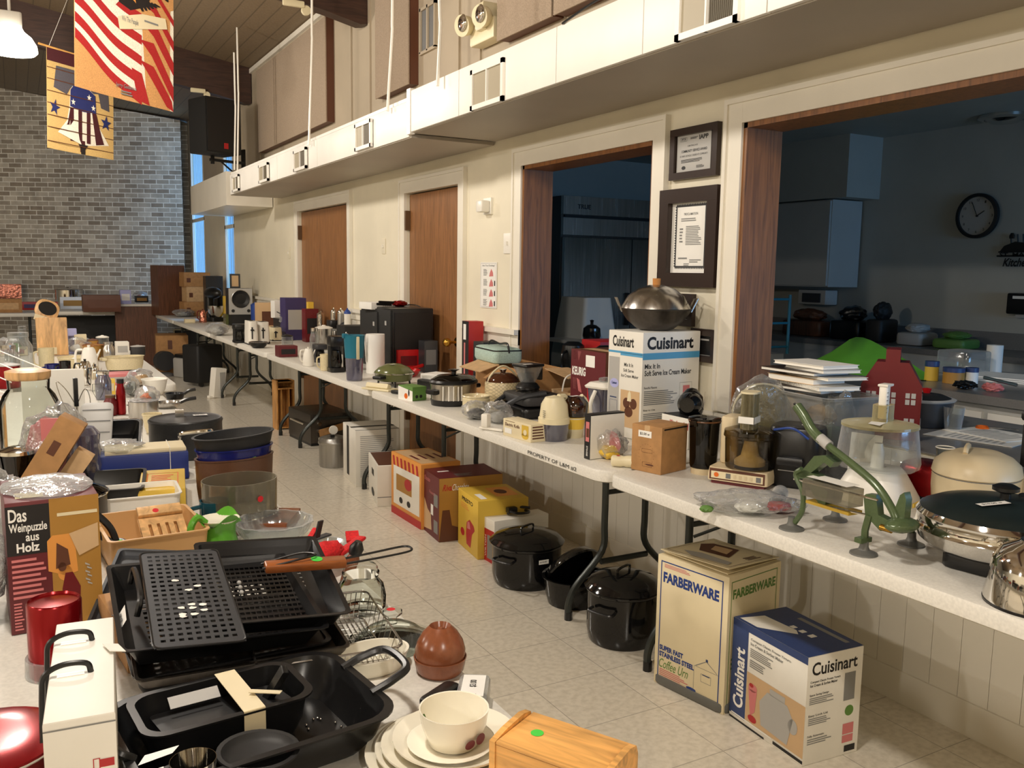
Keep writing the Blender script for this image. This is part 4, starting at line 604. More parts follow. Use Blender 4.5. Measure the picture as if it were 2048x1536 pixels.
# rice cooker / bread machine
p, r = rnd(1945, 1040, 190); h = top(p, 905)-.74; t = mk('rice_cooker', 'beige oval rice cooker behind the chrome skillet', 'rice cooker', p, .5)
o = ell(r, r*.85, 40); P(t, 'cooker_body', 'almond', loft([(off(o, .02), 0), (off(o, .004), .02), (o, h*.4), (o, h*.62), (off(o, .004), h*.625)])); l = P(t, 'lid', 'almond', loft([(off(o, .003), h*.635), (off(o, -.002), h*.66), (off(o, .004), h*.82), (off(o, .025), h*.93), (off(o, .055), h), (off(o, .1), h*1.01)]))
P(l, 'carry_handle', 'almond', tube(curve([(-.05, .03, h), (-.03, .03, h+.012), (.04, .03, h+.012), (.06, .03, h)]), .008)); P(t, 'control_mark', 'dark_grey', *[tr(box(.012, .002, .006), (-.03+k*.03, -r*.8, h*.72), (-.3, 0, 0)) for k in range(3)]); P(t, 'seam_band', 'mid_grey', loft([(off(o, .002), h*.622), (off(o, .002), h*.636)]))
# tall black appliance at the very edge
p = at(2108, 1030); t = mk('coffee_maker', 'tall black coffee maker cut off at the right edge', 'coffee maker', (p.x+.06, p.y+.04, .74)); P(t, 'coffee_body', 'black_plastic', box(.13, .14, .26, bev=.01)); P(t, 'coffee_top', 'black_plastic', box(.14, .15, .035, 0, 0, .262, bev=.01))
# white food processor
p, r = rnd(1748, 1022, 150); h = top(p, 835)-.74; t = mk('food_processor', 'white food processor with a large clear bowl and ruled pusher, behind the green fry cutter', 'food processor', p, .3)
P(t, 'motor_base', 'white_plastic', loft([(rr(r*1.8, r*1.9, .03, 6), 0), (rr(r*1.75, r*1.85, .03, 6), .02), (rr(r*1.3, r*1.3, .05, 6), h*.38), (rr(r*1.15, r*1.15, .05, 6), h*.42)])); P(t, 'control_strip', 'yellow_print', box(.06, .004, .012, 0, -r*1.07, .012))
b = P(t, 'clear_bowl', 'clear_plastic', loft([(ell(r*1.02, None, 10), h*.43), (ell(r*1.06, None, 10), h*.5), (ell(r*.94, None, 10), h*.9), (ell(r*.9, None, 10), h*.9)], cap0=False)); P(t, 'bowl_lid', 'cream_clear', lathe([(r*.97, h*.9), (r*.97, h*.93), (r*.6, h*.96), (0, h*.96)], 24)); P(t, 'blade_hub', 'white_plastic', lathe([(.02, h*.42), (.018, h*.6), (.012, h*.7), (0, h*.7)]))
P(t, 'feed_tube', 'cream_clear', tr(box(.075, .05, .05, r=.02), (.02, 0, h*.955))); u = P(t, 'pusher', 'white_plastic', tr(box(.032, .026, .1, r=.008, bev=.003), (.02, 0, h*.98)), tr(box(.048, .03, .008, bev=.002), (.026, 0, h*.98+.098))); P(u, 'ruler_mark', 'black_print', *[box(.01, .001, .0015, .01, -.0136, h*.98+.02+k*.012) for k in range(6)])
P(t, 'paper_tag', 'white_print', tr(flat([('p', [(-.5, -.2), (.2, -.3), (.2, .3), (-.3, .3)])], .1, .07), (-r*.45, -r*.1, h*.965), (0, 0, .2)))
# green french-fry cutter standing on four suction cups
A, B, Cc, Dd = at(1583, 1058), at(1727, 1108), at(1670, 1040), at(1822, 1090)
o0 = (A+B+Cc+Dd)/4; o0.z = .74; t = mk('fry_cutter', 'green cast-iron fry cutter with a long lever standing on four suction cups', 'fry cutter', o0); L_ = lambda p: Vector(p)-o0
for q, dz in ((A, .085), (B, .085), (Cc, .085), (Dd, .075)): 
    c0 = L_(q); cup = P(t, 'suction_cup', 'rubber_grey', lathe([(.034, 0), (.033, .004), (.014, .012), (.011, .02), (.0105, .034), (0, .034)], 24, c0.x, c0.y, 0))
al = [L_(atv(*q, A, B)) for q in ((1590, 1045), (1604, 1022), (1606, 985), (1592, 950), (1604, 938))]; P(t, 'leg', 'green_paint', tube(curve(al), .0075, 8))
P(t, 'leg', 'green_paint', tube([L_(Cc)+Vector((0, 0, .03)), L_(atv(1662, 985, Cc, Dd)), L_(atv(1655, 955, Cc, Dd))], .0075)); P(t, 'leg', 'green_paint', tube([L_(B)+Vector((0, 0, .034)), L_(atv(1730, 1060, A, B)), L_(atv(1738, 1030, A, B))], .009), tr(box(.04, .02, .012), L_(B)+Vector((-.005, 0, .032)))); P(t, 'leg', 'green_paint', tube([L_(Dd)+Vector((0, 0, .03)), L_(Dd)+Vector((-.012, .0, .05)), L_(atv(1790, 1050, A, B))], .009))
def slab(pts, A_, B_, th): 
    n_ = Vector((-(B_[1]-A_[1]), B_[0]-A_[0], 0)).normalized(); V = [L_(atv(*q, A_, B_)) for q in pts]; k = len(V); V2 = [v+n_*th for v in V]; return V+V2, [tuple(range(k)), tuple(range(2*k-1, k-1, -1))]+[(i, i+k, (i+1) % k+k, (i+1) % k) for i in range(k)]
P(t, 'end_frame', 'green_paint', slab([(1592, 955), (1606, 958), (1648, 925), (1660, 935), (1668, 925), (1650, 911), (1628, 912)], A, B, .03), slab([(1592, 950), (1640, 968), (1640, 955), (1610, 940)], A, B, .03)); P(t, 'end_plate', 'green_paint', slab([(1613, 965), (1640, 1012), (1650, 1010), (1655, 985), (1640, 965)], A, B, .06))
P(t, 'front_frame', 'green_paint', slab([(1730, 1030), (1727, 992), (1732, 988), (1752, 990), (1756, 1030), (1780, 1042), (1800, 990), (1808, 985), (1812, 1000), (1806, 1060), (1760, 1062)], A, B, .022), tr(blob(.1, .06, .035, .05), L_(atv(1805, 1048, A, B))+Vector((0, .0, -.02))))
P(t, 'lever', 'green_paint', tube(curve([L_(atv(*q, A, B)) for q in ((1600, 818), (1622, 858), (1655, 890), (1700, 925), (1752, 970), (1785, 1020), (1795, 1050))]), .010, 9)); P(t, 'lever_grip', 'green_paint', tube(curve([L_(atv(*q, A, B)) for q in ((1594, 812), (1608, 832), (1624, 860), (1645, 882))]), .0135, 10)); P(t, 'lever_band', 'light_grey', tube([L_(atv(1640, 876, A, B)), L_(atv(1658, 892, A, B))], .0142, 10))
P(t, 'slide_rod', 'chrome', tube([L_(atv(1588, 958, A, B)), L_(atv(1755, 1000, A, B))], .003)); P(t, 'slide_rod', 'chrome', tube([L_(atv(1640, 1010, A, B)), L_(atv(1735, 1030, A, B))], .003)); q = L_(atv(1690, 985, A, B)); P(t, 'cutter_tray', 'plexi', tr(box(.15, .055, .045), q+Vector((.0, .04, -.03)), (0, 0, math.atan2((B-A).y, (B-A).x))))
P(t, 'price_paper', 'paper', tr(flat([('r', -.5, -.5, .5, .5)], .13, .05), q+Vector((-.0, .04, .022)), (0, 0, math.atan2((B-A).y, (B-A).x)))); P(t, 'pivot_bolt', 'brass', tr(disc(.008, .03, axis='y'), L_(atv(1762, 1054, A, B)))); P(t, 'yellow_base_plate', 'yellow_print', tr(box(.14, .05, .008), q+Vector((.02, .05, -.055)), (0, 0, math.atan2((B-A).y, (B-A).x))))
# vintage food processor
c, rz, W, D, H = corner((1421, 972), (1508, 985), (1572, 958), 950); W, D = .17, .2; t = mk('food_processor', 'vintage cream food processor with smoke brown bowl and tall pusher tube', 'food processor', c, rz); z0 = .055
P(t, 'motor_base', 'almond', loft([(rr(W, D, .01), .012), (rr(W, D, .01), z0*.6), (rr(W*.96, D*.96, .01), z0)])); P(t, 'base_skirt', 'maroon_print', box(W*.9, D*.88, .02, 0, 0, 0)); P(t, 'motor_tower', 'almond', box(W*.55, D*.3, .16, W*.2, D*.3, z0, r=.02, bev=.008))
art(t, 'control_frame', 'brown_print', 'A', W, D, z0, [('r', .04, .28, .96, .95)]); art(t, 'control_panel', 'box_cream', 'A', W, D, z0, [('r', .07, .36, .93, .78)], .001); art(t, 'push_button', 'mid_grey', 'A', W, D, z0, [('r', .32, .42, .4, .72), ('r', .82, .42, .9, .72)], .002); art(t, 'push_button', 'almond', 'A', W, D, z0, [('r', .45+.09*k, .46, .49+.09*k, .68) for k in range(4)], .0025); art(t, 'red_lamp', 'orange_paint', 'A', W, D, z0, [('e', .16, .58, .04, .14)], .0025)
r = .078; P(t, 'work_bowl', 'smoke_bowl', lathe([(r, z0+.004), (r*1.02, z0+.01), (r*1.06, z0+.10), (r*1.12, z0+.105), (r*1.12, z0+.112), (r*1.02, z0+.112)], 36, -.02, -.02)); P(t, 'bowl_lid', 'smoke_bowl', lathe([(r*1.1, z0+.113), (r*1.1, z0+.125), (r*.7, z0+.135), (0, z0+.136)], 36, -.02, -.02)); P(t, 'blade_cone', 'box_cream', lathe([(.05, z0+.01), (.05, z0+.025), (.03, z0+.04), (.02, z0+.09), (0, z0+.09)], 20, -.02, -.02))
u = P(t, 'pusher_tube', 'olive_clear', box(.07, .05, .12, -.045, -.02, z0+.13, r=.024, n=6)); P(u, 'tube_rim', 'cream_plastic', box(.076, .056, .006, -.045, -.02, z0+.25, r=.026, n=6)); P(u, 'price_label', 'white_print', tr(flat([('r', -.5, -.5, .5, .5)], .065, .022), (-.0455, -.0462, z0+.165), (PI/2, 0, 0)), tr(flat([('r', -.5, -.5, .5, .5)], .05, .022), (-.0812, -.02, z0+.165), (PI/2, 0, -PI/2)))
# shredding disc set in a bag behind it
p = at(1545, 962); t = mk('disc_set', 'bagged round clear processor lid leaning behind the vintage food processor', 'lid', (p.x+.05, p.y+.12, .74), -.4); P(t, 'round_lid', 'cream_clear', tr(lathe([(.10, 0), (.10, .012), (.0, .016)], 32), (0, 0, .215), (-PI/2+.15, 0, 0))); P(t, 'lid_rim', 'box_cream', tr(tube(arc((0, 0, 0), .10, 0, 2*PI, 28, 'xy')[:-1], .0035, closed=True), (0, 0, .215), (-PI/2+.15, 0, 0))); P(t, 'lid_box', 'almond', box(.15, .05, .12, 0, .02, 0, bev=.01)); P(t, 'bag_film', 'film', tr(blob(.24, .08, .34, .12, 2.2, 12, sub=3), (0, 0, 0)))
# smoke blender jar on a cream foot
p, r = rnd(1405, 952, 60); h = top(p, 832)-.74; t = mk('blender_jar', 'tall smoke brown blender jar on a cream foot, right of the plain cardboard box', 'blender jar', p); P(t, 'jar_foot', 'almond', lathe([(r*.8, 0), (r*.82, .02), (r*.75, .024)], 28)); P(t, 'jar', 'smoke_glass', lathe([(r*.85, .022), (r*.9, .03), (r*1.0, h-.02), (r*.97, h-.02), (r*.84, .035), (0, .035)], 32)); P(t, 'jar_lid', 'smoke_glass', lathe([(r*1.05, h-.022), (r*1.07, h-.005), (r*.7, h), (0, h+.002)], 32)); P(t, 'lid_ring', 'amber_brown', tube(arc((0, 0, h-.015), r*1.05, 0, 2*PI, 28, 'xy')[:-1], .003, closed=True)); P(t, 'spout', 'smoke_glass', box(.03, .02, .02, -r*.95, -.01, h-.03))
# plain cardboard box
c, rz, W, D, H = corner((1262, 938), (1321, 951), (1376, 940), 856); t = carton('cardboard_box', 'small plain cardboard box with line drawing and price label', 'box', c, rz, W, D, H, 'cardboard', flaps=False)
art(t, 'line_drawing', 'brown_print', 'A', W, D, H, [('f', .35, .42, .7, .5, .0008), ('f', .38, .12, .7, .22, .0008), ('e', .62, .17, .14, .02)]+[('r', .5+.26*math.cos(a*.35)-.004, .38+.22*math.sin(a*.35), .5+.26*math.cos(a*.35)+.02, .38+.22*math.sin(a*.35)+.006) for a in range(18)]); art(t, 'flap_line', 'black_print', 'C', W, D, H, [('r', .08, .93, 1, .96)]); art(t, 'tape_patch', 'cardboard_light', 'A', W, D, H, [('r', .42, .86, .6, 1)])
P(t, 'price_label', 'white_print', face(flat([('r', .22, .74, .66, .88)], D, H), 'A', W, D, H, .0008)); P(t, 'price_lettering', 'black_print', face(flat([('t', '$2.00 w', .27, .78, .6, .84)], D, H), 'A', W, D, H, .0012))
# white hand-held piece, bag of yellow parts
p = at(1245, 938); t = mk('handheld_blender_part', 'short white plastic handle piece at the table corner with a red dot', 'appliance part', (p.x+.02, p.y+.02, .762), -.7); P(t, 'handle_body', 'cream_plastic', tr(lathe([(.014, -.045), (.02, -.04), (.021, -.01), (.018, .0), (.021, .01), (.022, .04), (.016, .047)], 20), rot=(0, PI/2, 0))); sticker(t, 'red', (-.02, -.005, .0212), (0, 0, 0), .014)
p = at(1228, 925); bagthing('parts_bag', 'zip bag of yellow parts with pink seal, left of the plain cardboard box', (p.x+.03, p.y+.08, .74), .12, .15, .11, 5, [('popcorn_yellow', -.01, -.02, .08, .08, .05), ('olive_enamel', .02, .03, .06, .06, .06), ('popcorn_yellow', .0, .04, .06, .05, .09), ('pink_print', .01, -.0, .02, .12, .1)])
c, rz, W, D, H = corner((1164, 916), (1184, 922), (1243, 908), 834, w=.16); t = carton('thin_box', 'slim black and white box standing upright at the end of the second table', 'box', c, rz, W, .035, H, 'box_white', flaps=False); art(t, 'black_spine', 'black_print', 'A', W, .035, H, [('r', 0, 0, 1, 1)]); art(t, 'spine_photo', 'pink_print', 'A', W, .035, H, [('r', .2, .4, .8, .85)], .001); art(t, 'spine_photo', 'brown_print', 'A', W, .035, H, [('r', .3, .5, .75, .7)], .0014); art(t, 'box_lettering', 'white_print', 'A', W, .035, H, [('t', 'BREVILLE', .35, .07, .6, .3, 1)], .001); P(t, 'black_top', 'black_print', box(W, .036, .004, 0, 0, H)); 
t.location.z = .742
# bag of accessories in front of the vintage processor
a = at(1500, 1035); t = bagthing('accessory_bag', 'clear plastic bag of accessories with red and green bits near the table edge', (a.x+.04, a.y+.05, .74), .16, .30, .06, 9, [('red_print', .01, -.09, .06, .07, .03), ('white_plastic', -.02, .0, .07, .08, .035), ('green_print', -.04, .12, .03, .04, .02)], rz=.9)
p, r = rnd(1575, 1030, 50); t = mk('glass_rolls', 'two clear plastic cups lying beside the fry cutter', 'cup', (p.x, p.y+.03, .765), .3); P(t, 'cup', 'clear_plastic', tr(lathe([(.02, 0), (.024, .07), (.021, .07), (.018, .004)], 20), (-.03, 0, 0), (0, PI/2, .4))); P(t, 'cup', 'clear_plastic', tr(lathe([(.02, 0), (.024, .07), (.021, .07), (.018, .004)], 20), (.03, .02, 0), (0, PI/2, .4)))
# boxed mixer accessory, grinder, lids behind
c, rz, W, D, H = corner((1300, 880), (1375, 900), (1400, 880), 838, d=.16, w=.12); t = carton('appliance_box', 'white box with red lettering and black top, partly hidden behind the plain cardboard box', 'box', c, rz, .12, .16, H, 'box_white', flaps=False); art(t, 'brand_lettering', 'red_print', 'A', .12, .16, H, [('t', 'KitchenAid', .3, .62, 1.0, .86, 0, .03, .1)]); art(t, 'black_top', 'black_print', 'T', .12, .16, H, [('r', 0, 0, 1, 1)]); HB = H
t = mk('coffee_grinder', 'glossy black domed grinder with price label resting on the white box', 'grinder', (c.x+.02, c.y-.0, .741+HB), .8); P(t, 'grinder_body', 'black_enamel', tr(lathe([(.03, -.06), (.045, -.04), (.048, .0), (.04, .03), (.02, .05), (0, .055)], 28), (0, 0, .045), (.2, PI/2, 0)), lathe([(.045, 0), (.05, .02), (.045, .07), (.02, .1), (0, .105)], 24, .03, 0, 0)); sticker(t, 'tag', (-.03, -.052, .05), (PI/2, 0, 0), .045, .025, '$5.00'); t2 = P(t, 'paper_tag', 'cardboard_light', tr(flat([('p', [(0, 0), (.02, -.04), (.05, -.03), (.035, .03), (.01, .03)])], 1, 1), (.02, -.052, .06), (PI/2, 0, .0)))
p = at(1450, 870); t = mk('clear_lid_stack', 'stack of clear round plastic lids right of the black grinder', 'lid', (p.x+.05, p.y+.14, .742), .2); P(t, 'clear_lid', 'clear_plastic', *[lathe([(.09, .06+.02*k), (.09, .07+.02*k), (.02, .078+.02*k), (0, .078+.02*k)], 32) for k in range(2)]); P(t, 'container', 'clear_plastic', lathe([(.07, 0), (.085, .06), (.08, .06), (.066, .004)], 32)); P(t, 'blade_set', 'black_plastic', tr(blob(.1, .06, .03, .3), (.03, 0, .01)))
# bin of notebooks
p0 = at(1500, 900); c = Vector((2.41, 2.13, .741)); t = mk('plastic_bin', 'clear plastic bin by the jamb holding pamphlets and bags', 'bin', c, -.1); t.scale = (1, 1, 1.3)
o = rr(.24, .40, .03, 5); P(t, 'bin_body', 'clear_plastic', loft([([(x*.88, y*.88) for x, y in o], 0), (o, .215), (off(o, -.01), .216), (off(o, -.01), .222), (off(o, .004), .222), ([(x*.86, y*.86) for x, y in o], .006)])); P(t, 'paper_bundle', 'tan_print', box(.16, .12, .19, 0, .1, .008, bev=.01)); P(t, 'parts_pile', 'green_print', tr(blob(.15, .14, .15, .2, 2.5, 3), (-.01, -.05, .008))); P(t, 'parts_pile', 'gold_print', tr(blob(.1, .1, .06, .2, 2.5, 4), (-.02, -.06, .13)))
P(t, 'rolled_bag', 'film', tr(blob(.1, .14, .22, .2, 2.5, 8, sub=3), (.0, -.12, .01)))
bz = .741+.222*1.3+.002
for i, (w_, d_, h_, dx, dy, a, mt, lb) in enumerate(((.17, .25, .012, .0, .02, .1, 'plaque_dark', 'dark book, lowest of the stack on the clear bin'), (.16, .24, .014, -.0, -.02, -.15, 'paper', 'spiral notebook second from the bottom of the stack on the bin'), (.15, .22, .02, -.01, .03, .05, 'tan_print', 'thick cream paperback in the middle of the stack on the bin'), (.16, .23, .009, .01, -.04, -.1, 'paper', 'thin white booklet just above the thick paperback'), (.17, .25, .012, -.01, .04, .08, 'plaque_dark', 'dark brown booklet high in the stack on the bin'), (.15, .22, .012, .0, -.03, -.12, 'light_grey', 'grey booklet second from the top of the stack'), (.16, .24, .012, -.0, .0, .02, 'white_print', 'white booklet lying open-edged on top of the stack'))):
    b = mk('notebook', lb, 'book', (c.x+dx, c.y+dy, bz), a-.1, 'books stacked on the clear bin'); P(b, 'pages', 'paper', box(w_-.006, d_-.006, h_-.003, 0, 0, .0015)); P(b, 'cover', mt, box(w_, d_, .0015), box(w_, d_, .0015, 0, 0, h_-.0015))
    if i == 1: P(b, 'spiral_binding', 'white_plastic', *[tube(arc((-w_/2, -d_/2+.008+k*.009, h_/2), .007, 0, 2*PI, 8, 'xz')[:-1], .001, 5, closed=True) for k in range(26)])
    bz += h_+.0008
c2, rz, W, D, H = corner(None, (1545, 905), (1600, 895), 762, w=.1, d=.01); T1('receipt_sheet', 'printed white receipt sheet standing between the processor and the bin', 'paper', (2.31, 1.83, .741), .3, 'paper', tr(box(.002, .10, .19), rot=(0, .12, 0)), tr(box(.003, .05, .04), (.016, .02, .05), (0, .12, 0)))
# red house lantern
t = mk('house_lantern', 'dark red metal house-shaped lantern with square windows', 'lantern', (2.62, 1.98, .865), -.95); t.scale = (1.15, 1.15, 1.25)
V, F_ = flat([('p', [(-.085, 0), (.085, 0), (.085, .15), (.045, .215), (.02, .215), (.02, .25), (-.02, .25), (-.02, .215), (-.045, .215), (-.085, .15)])], 1, 1)
P(t, 'house_front', 'dark_red', tr(([v for v in V]+[v+Vector((0, 0, -.1)) for v in V], [tuple(range(10)), tuple(range(19, 9, -1))]+[(i, i+10, (i+1) % 10+10, (i+1) % 10) for i in range(10)]), rot=(PI/2, 0, 0)))
P(t, 'window_opening', 'light_grey', *[tr(box(.012, .002, .014), (x+dx, -.002, z+dz)) for x in (-.055, 0, .055) for z in (.03, .1) for dx in (-.008, .008) for dz in (0, .018)], *[tr(box(.002, .012, .014), (.086, y, z)) for y in (.02, .05, .08) for z in (.04, .11)])
# black appliance behind the fry cutter
c, rz, W, D, H = corner((1585, 990), (1660, 1000), (1720, 985), 855, w=.2, d=.2); t = mk('air_fryer', 'black rounded appliance with a blue edge behind the green lever', 'appliance', (c.x+.03, c.y+.06, .74), rz); P(t, 'fryer_body', 'black_plastic', box(.16, .17, .2, r=.05, bev=.015, n=5)); P(t, 'blue_trim', 'blue_plastic', tube(curve([(-.09, .06, .19), (-.092, 0, .2), (-.09, -.05, .17)]), .004)); P(t, 'fryer_label', 'white_print', box(.05, .02, .001, .02, -.02, .2)); P(t, 'pull_handle', 'black_plastic', box(.03, .08, .03, -.105, 0, .08, bev=.008)); P(t, 'front_line', 'light_grey', box(.002, .08, .002, -.0915, 0, .06))
p = at(1585, 835, .95); T1('black_clip', 'thin black cord end poking up left of the green lever', 'cord', (2.2, 1.95, .94), 0, 'black_plastic', tube(curve([(0, .0, .0), (0, .02, .012), (-.01, .03, .05), (-.025, .05, .075)]), .004))
t = mk('red_toaster', 'dark red metal toaster half hidden behind the white food processor', 'toaster', (2.44, 1.66, .741), .1); P(t, 'toaster_body', 'metal_red', box(.12, .2, .12, r=.03, bev=.02)); P(t, 'toaster_base', 'black_plastic', box(.125, .205, .02, r=.03)); 
t = mk('glass_cup', 'clear glass tumbler standing on the red toaster', 'glass', (2.44, 1.64, .863), 0); P(t, 'cup_glass', 'glass', lathe([(.02, 0), (.026, .05), (.024, .05), (.018, .004), (0, .004)], 20)); P(t, 'cup_rim', 'white_plastic', tube(arc((0, 0, .05), .026, 0, 2*PI, 20, 'xy')[:-1], .002, closed=True))
# ================================================================ SECOND WALL TABLE
c, rz, W, D, H = Vector((2.355, 2.95, .741)), .07, .32, .215, top((2.2, 2.83, 0), 666)-.74; t = carton('appliance_box', 'large white and blue ice cream maker box carrying the wok', 'box', c, rz, W, D, H, 'box_white', flaps=False); BX = (c.copy(), rz, H, W, D)
art(t, 'blue_band', 'sky_print', 'A', W, D, H, [('r', 0, .79, 1, .81), ('r', .36, .77, 1, .80)]); art(t, 'blue_band', 'sky_print', 'C', W, D, H, [('r', 0, .75, 1, .81)])
art(t, 'brand_lettering', 'black_print', 'A', W, D, H, [('t', 'Cuisinart', .12, .85, .74, .955, 0, .03), ('t', 'Mix It In', .48, .67, .74, .705, 0, .01), ('t', 'Soft Serve', .46, .62, .76, .65, 0, .01), ('t', 'Ice Cream Maker', .4, .57, .9, .6, 0, .01)]); art(t, 'brand_lettering', 'black_print', 'C', W, D, H, [('t', 'Cuisinart', .07, .84, .88, .96, 0, .035), ('t', 'Mix It In', .04, .665, .3, .71, 0, .02), ('t', 'Soft Serve Ice Cream Maker', .04, .60, .86, .65, 0, .02), ('t', 'Fanciful Flavors', .04, .48, .26, .5), ('t', 'Easy to Use', .04, .27, .24, .29), ('t', 'Clean Dispensing', .04, .1, .3, .12)])
art(t, 'side_panel_print', 'light_grey', 'A', W, D, H, [('r', .02, .02, .34, .75)]); art(t, 'small_print', 'grey_print', 'C', W, D, H, [('n', .04, .32, .62, .46, 8), ('n', .04, .15, .6, .25, 6), ('f', .66, .38, .88, .52, .001), ('n', .04, .02, .5, .08, 3)]); art(t, 'oval_badge', 'lilac', 'A', W, D, H, [('e', .2, .5, .13, .045)], .001); art(t, 'badge_text', 'navy_print', 'A', W, D, H, [('t', 'Cuisinart', .12, .49, .28, .515, 0, .03), ('r', .08, .36, .28, .37), ('f', .08, .2, .3, .34, .001)], .0014)
art(t, 'sundae_photo', 'tan_print', 'A', W, D, H, [('r', .4, .1, .95, .45)], .0008); art(t, 'sundae_photo', 'brown_print', 'A', W, D, H, [('e', .58, .33, .1, .05), ('e', .78, .33, .1, .05), ('e', .65, .25, .12, .05)], .0012); art(t, 'soft_serve', 'box_cream', 'A', W, D, H, [('p', [(.6, .35), (.72, .35), (.7, .43), (.66, .45), (.62, .42)])], .0014); art(t, 'photo_panel', 'pink_print', 'C', W, D, H, [('r', .72, .41, .84, .49)], .0012)
# wok
p = BX[0].copy(); p.z = .74+BX[2]+.001; p.y += .0; k = kk(p); r = 74*k; t = mk('wok', 'steel wok with domed lid and cork knob on the ice cream maker box', 'wok', p, .5); zr = .1
P(t, 'wok_body', 'dark_steel', lathe([(r*.35, .0), (r*.5, .008), (r*.75, .04), (r*.95, zr*.85), (r, zr*.92), (r*1.03, zr*.93), (r*.98, zr*.9)], 44)); l = P(t, 'lid', 'steel', lathe([(r*.93, zr*.93), (r*.9, zr+.005), (r*.75, zr+.045), (r*.5, zr+.075), (r*.2, zr+.09), (0, zr+.092)], 44)); P(l, 'cork_knob', 'cork', lathe([(.016, zr+.09), (.017, zr+.118), (0, zr+.118)], 16)); P(t, 'wire_handle', 'steel', tube([(r*.2, -r*.93, zr*.8), (r*.35, -r*1.05, zr+.035), (r*.75, -r*.8, zr+.035), (r*.85, -r*.6, zr*.8)], .0035)); P(t, 'wire_handle', 'steel', tube([(-r*.2, r*.93, zr*.8), (-r*.35, r*1.05, zr+.035), (-r*.75, r*.8, zr+.035), (-r*.85, r*.6, zr*.8)], .0035))
# brown coffee maker box
c, rz, W, D, H = Vector((2.365, 3.30, .741)), .02, .22, .27, top((2.25, 3.15, 0), 708)-.74; t = carton('appliance_box', 'dark brown single-cup coffee maker box left of the ice cream maker box', 'box', c, rz, W, D, H, 'brown_print', flaps=False); t.location.x += .0
art(t, 'maroon_face', 'maroon_print', 'A', W, D, H, [('r', 0, 0, 1, 1)]); art(t, 'k_logo', 'pink_print', 'A', W, D, H, [('p', [(.06, .98), (.16, .98), (.16, .86), (.06, .86)]), ('p', [(.2, .98), (.3, .98), (.22, .84)]), ('p', [(.06, .6), (.16, .6), (.16, .44), (.08, .44)]), ('p', [(.18, .6), (.26, .58), (.34, .4), (.24, .42)])]); art(t, 'brand_lettering', 'white_print', 'A', W, D, H, [('t', 'KEURIG', .04, .64, .44, .76, 0, .04), ('t', 'K Express', .06, .22, .42, .32, 0, .02), ('n', .06, .1, .3, .18, 2)], .001); art(t, 'red_picture', 'red_print', 'A', W, D, H, [('r', .5, .15, .92, .5)], .001); art(t, 'price_label', 'white_print', 'A', W, D, H, [('r', .44, .78, .7, .94)], .0014); art(t, 'top_stripe', 'tan_print', 'T', W, D, H, [('r', .2, .1, .5, .9)])
# white blender with clear jar, in front of that box
p, r = rnd(1207, 862, 60); t = mk('jug_blender', 'tall clear jug with white lid standing before the brown coffee maker box', 'jug', p, .3); h = top(p, 775)-.74; P(t, 'jug_body', 'blue_clear', loft([(rr(r*1.4, r*1.2, .02, 5), 0), (rr(r*1.9, r*1.7, .02, 5), h), (rr(r*1.75, r*1.55, .02, 5), h), (rr(r*1.3, r*1.1, .02, 5), .006)])); P(t, 'jug_lid', 'white_plastic', loft([(rr(r*2.1, r*1.9, .02, 5), h), (rr(r*2.2, r*2.0, .02, 5), h+.008), (rr(r*1.7, r*1.5, .02, 5), h+.025)])); P(t, 'lid_cap', 'clear_plastic', box(.045, .035, .02, .0, 0, h+.025, bev=.005)); P(t, 'jug_handle', 'white_plastic', tube(curve([(-r*1.0, 0, h*.95), (-r*1.5, 0, h*.6), (-r*1.1, 0, h*.05)]), .009))
p, r = rnd(1258, 838, 36); h = top(p, 778)-.74; t = mk('stick_mixer', 'white hand appliance with green grip beside the ice cream maker box', 'appliance', p, .2); P(t, 'mixer_body', 'white_plastic', lathe([(r*.95, 0), (r, .02), (r*.9, h*.8), (r*.55, h), (0, h)], 24)); P(t, 'green_grip', 'green_paint', tube(curve([(r*.8, -.01, h*.8), (r*1.5, -.01, h*.7), (r*1.6, -.01, h*.1)]), .011)); t['label'] = 'white hand appliance with green grip beside the ice cream maker box'; P(t, 'blue_tape', 'blue_plastic', box(.012, .004, .07, -r*.9, -.015, h*.6))
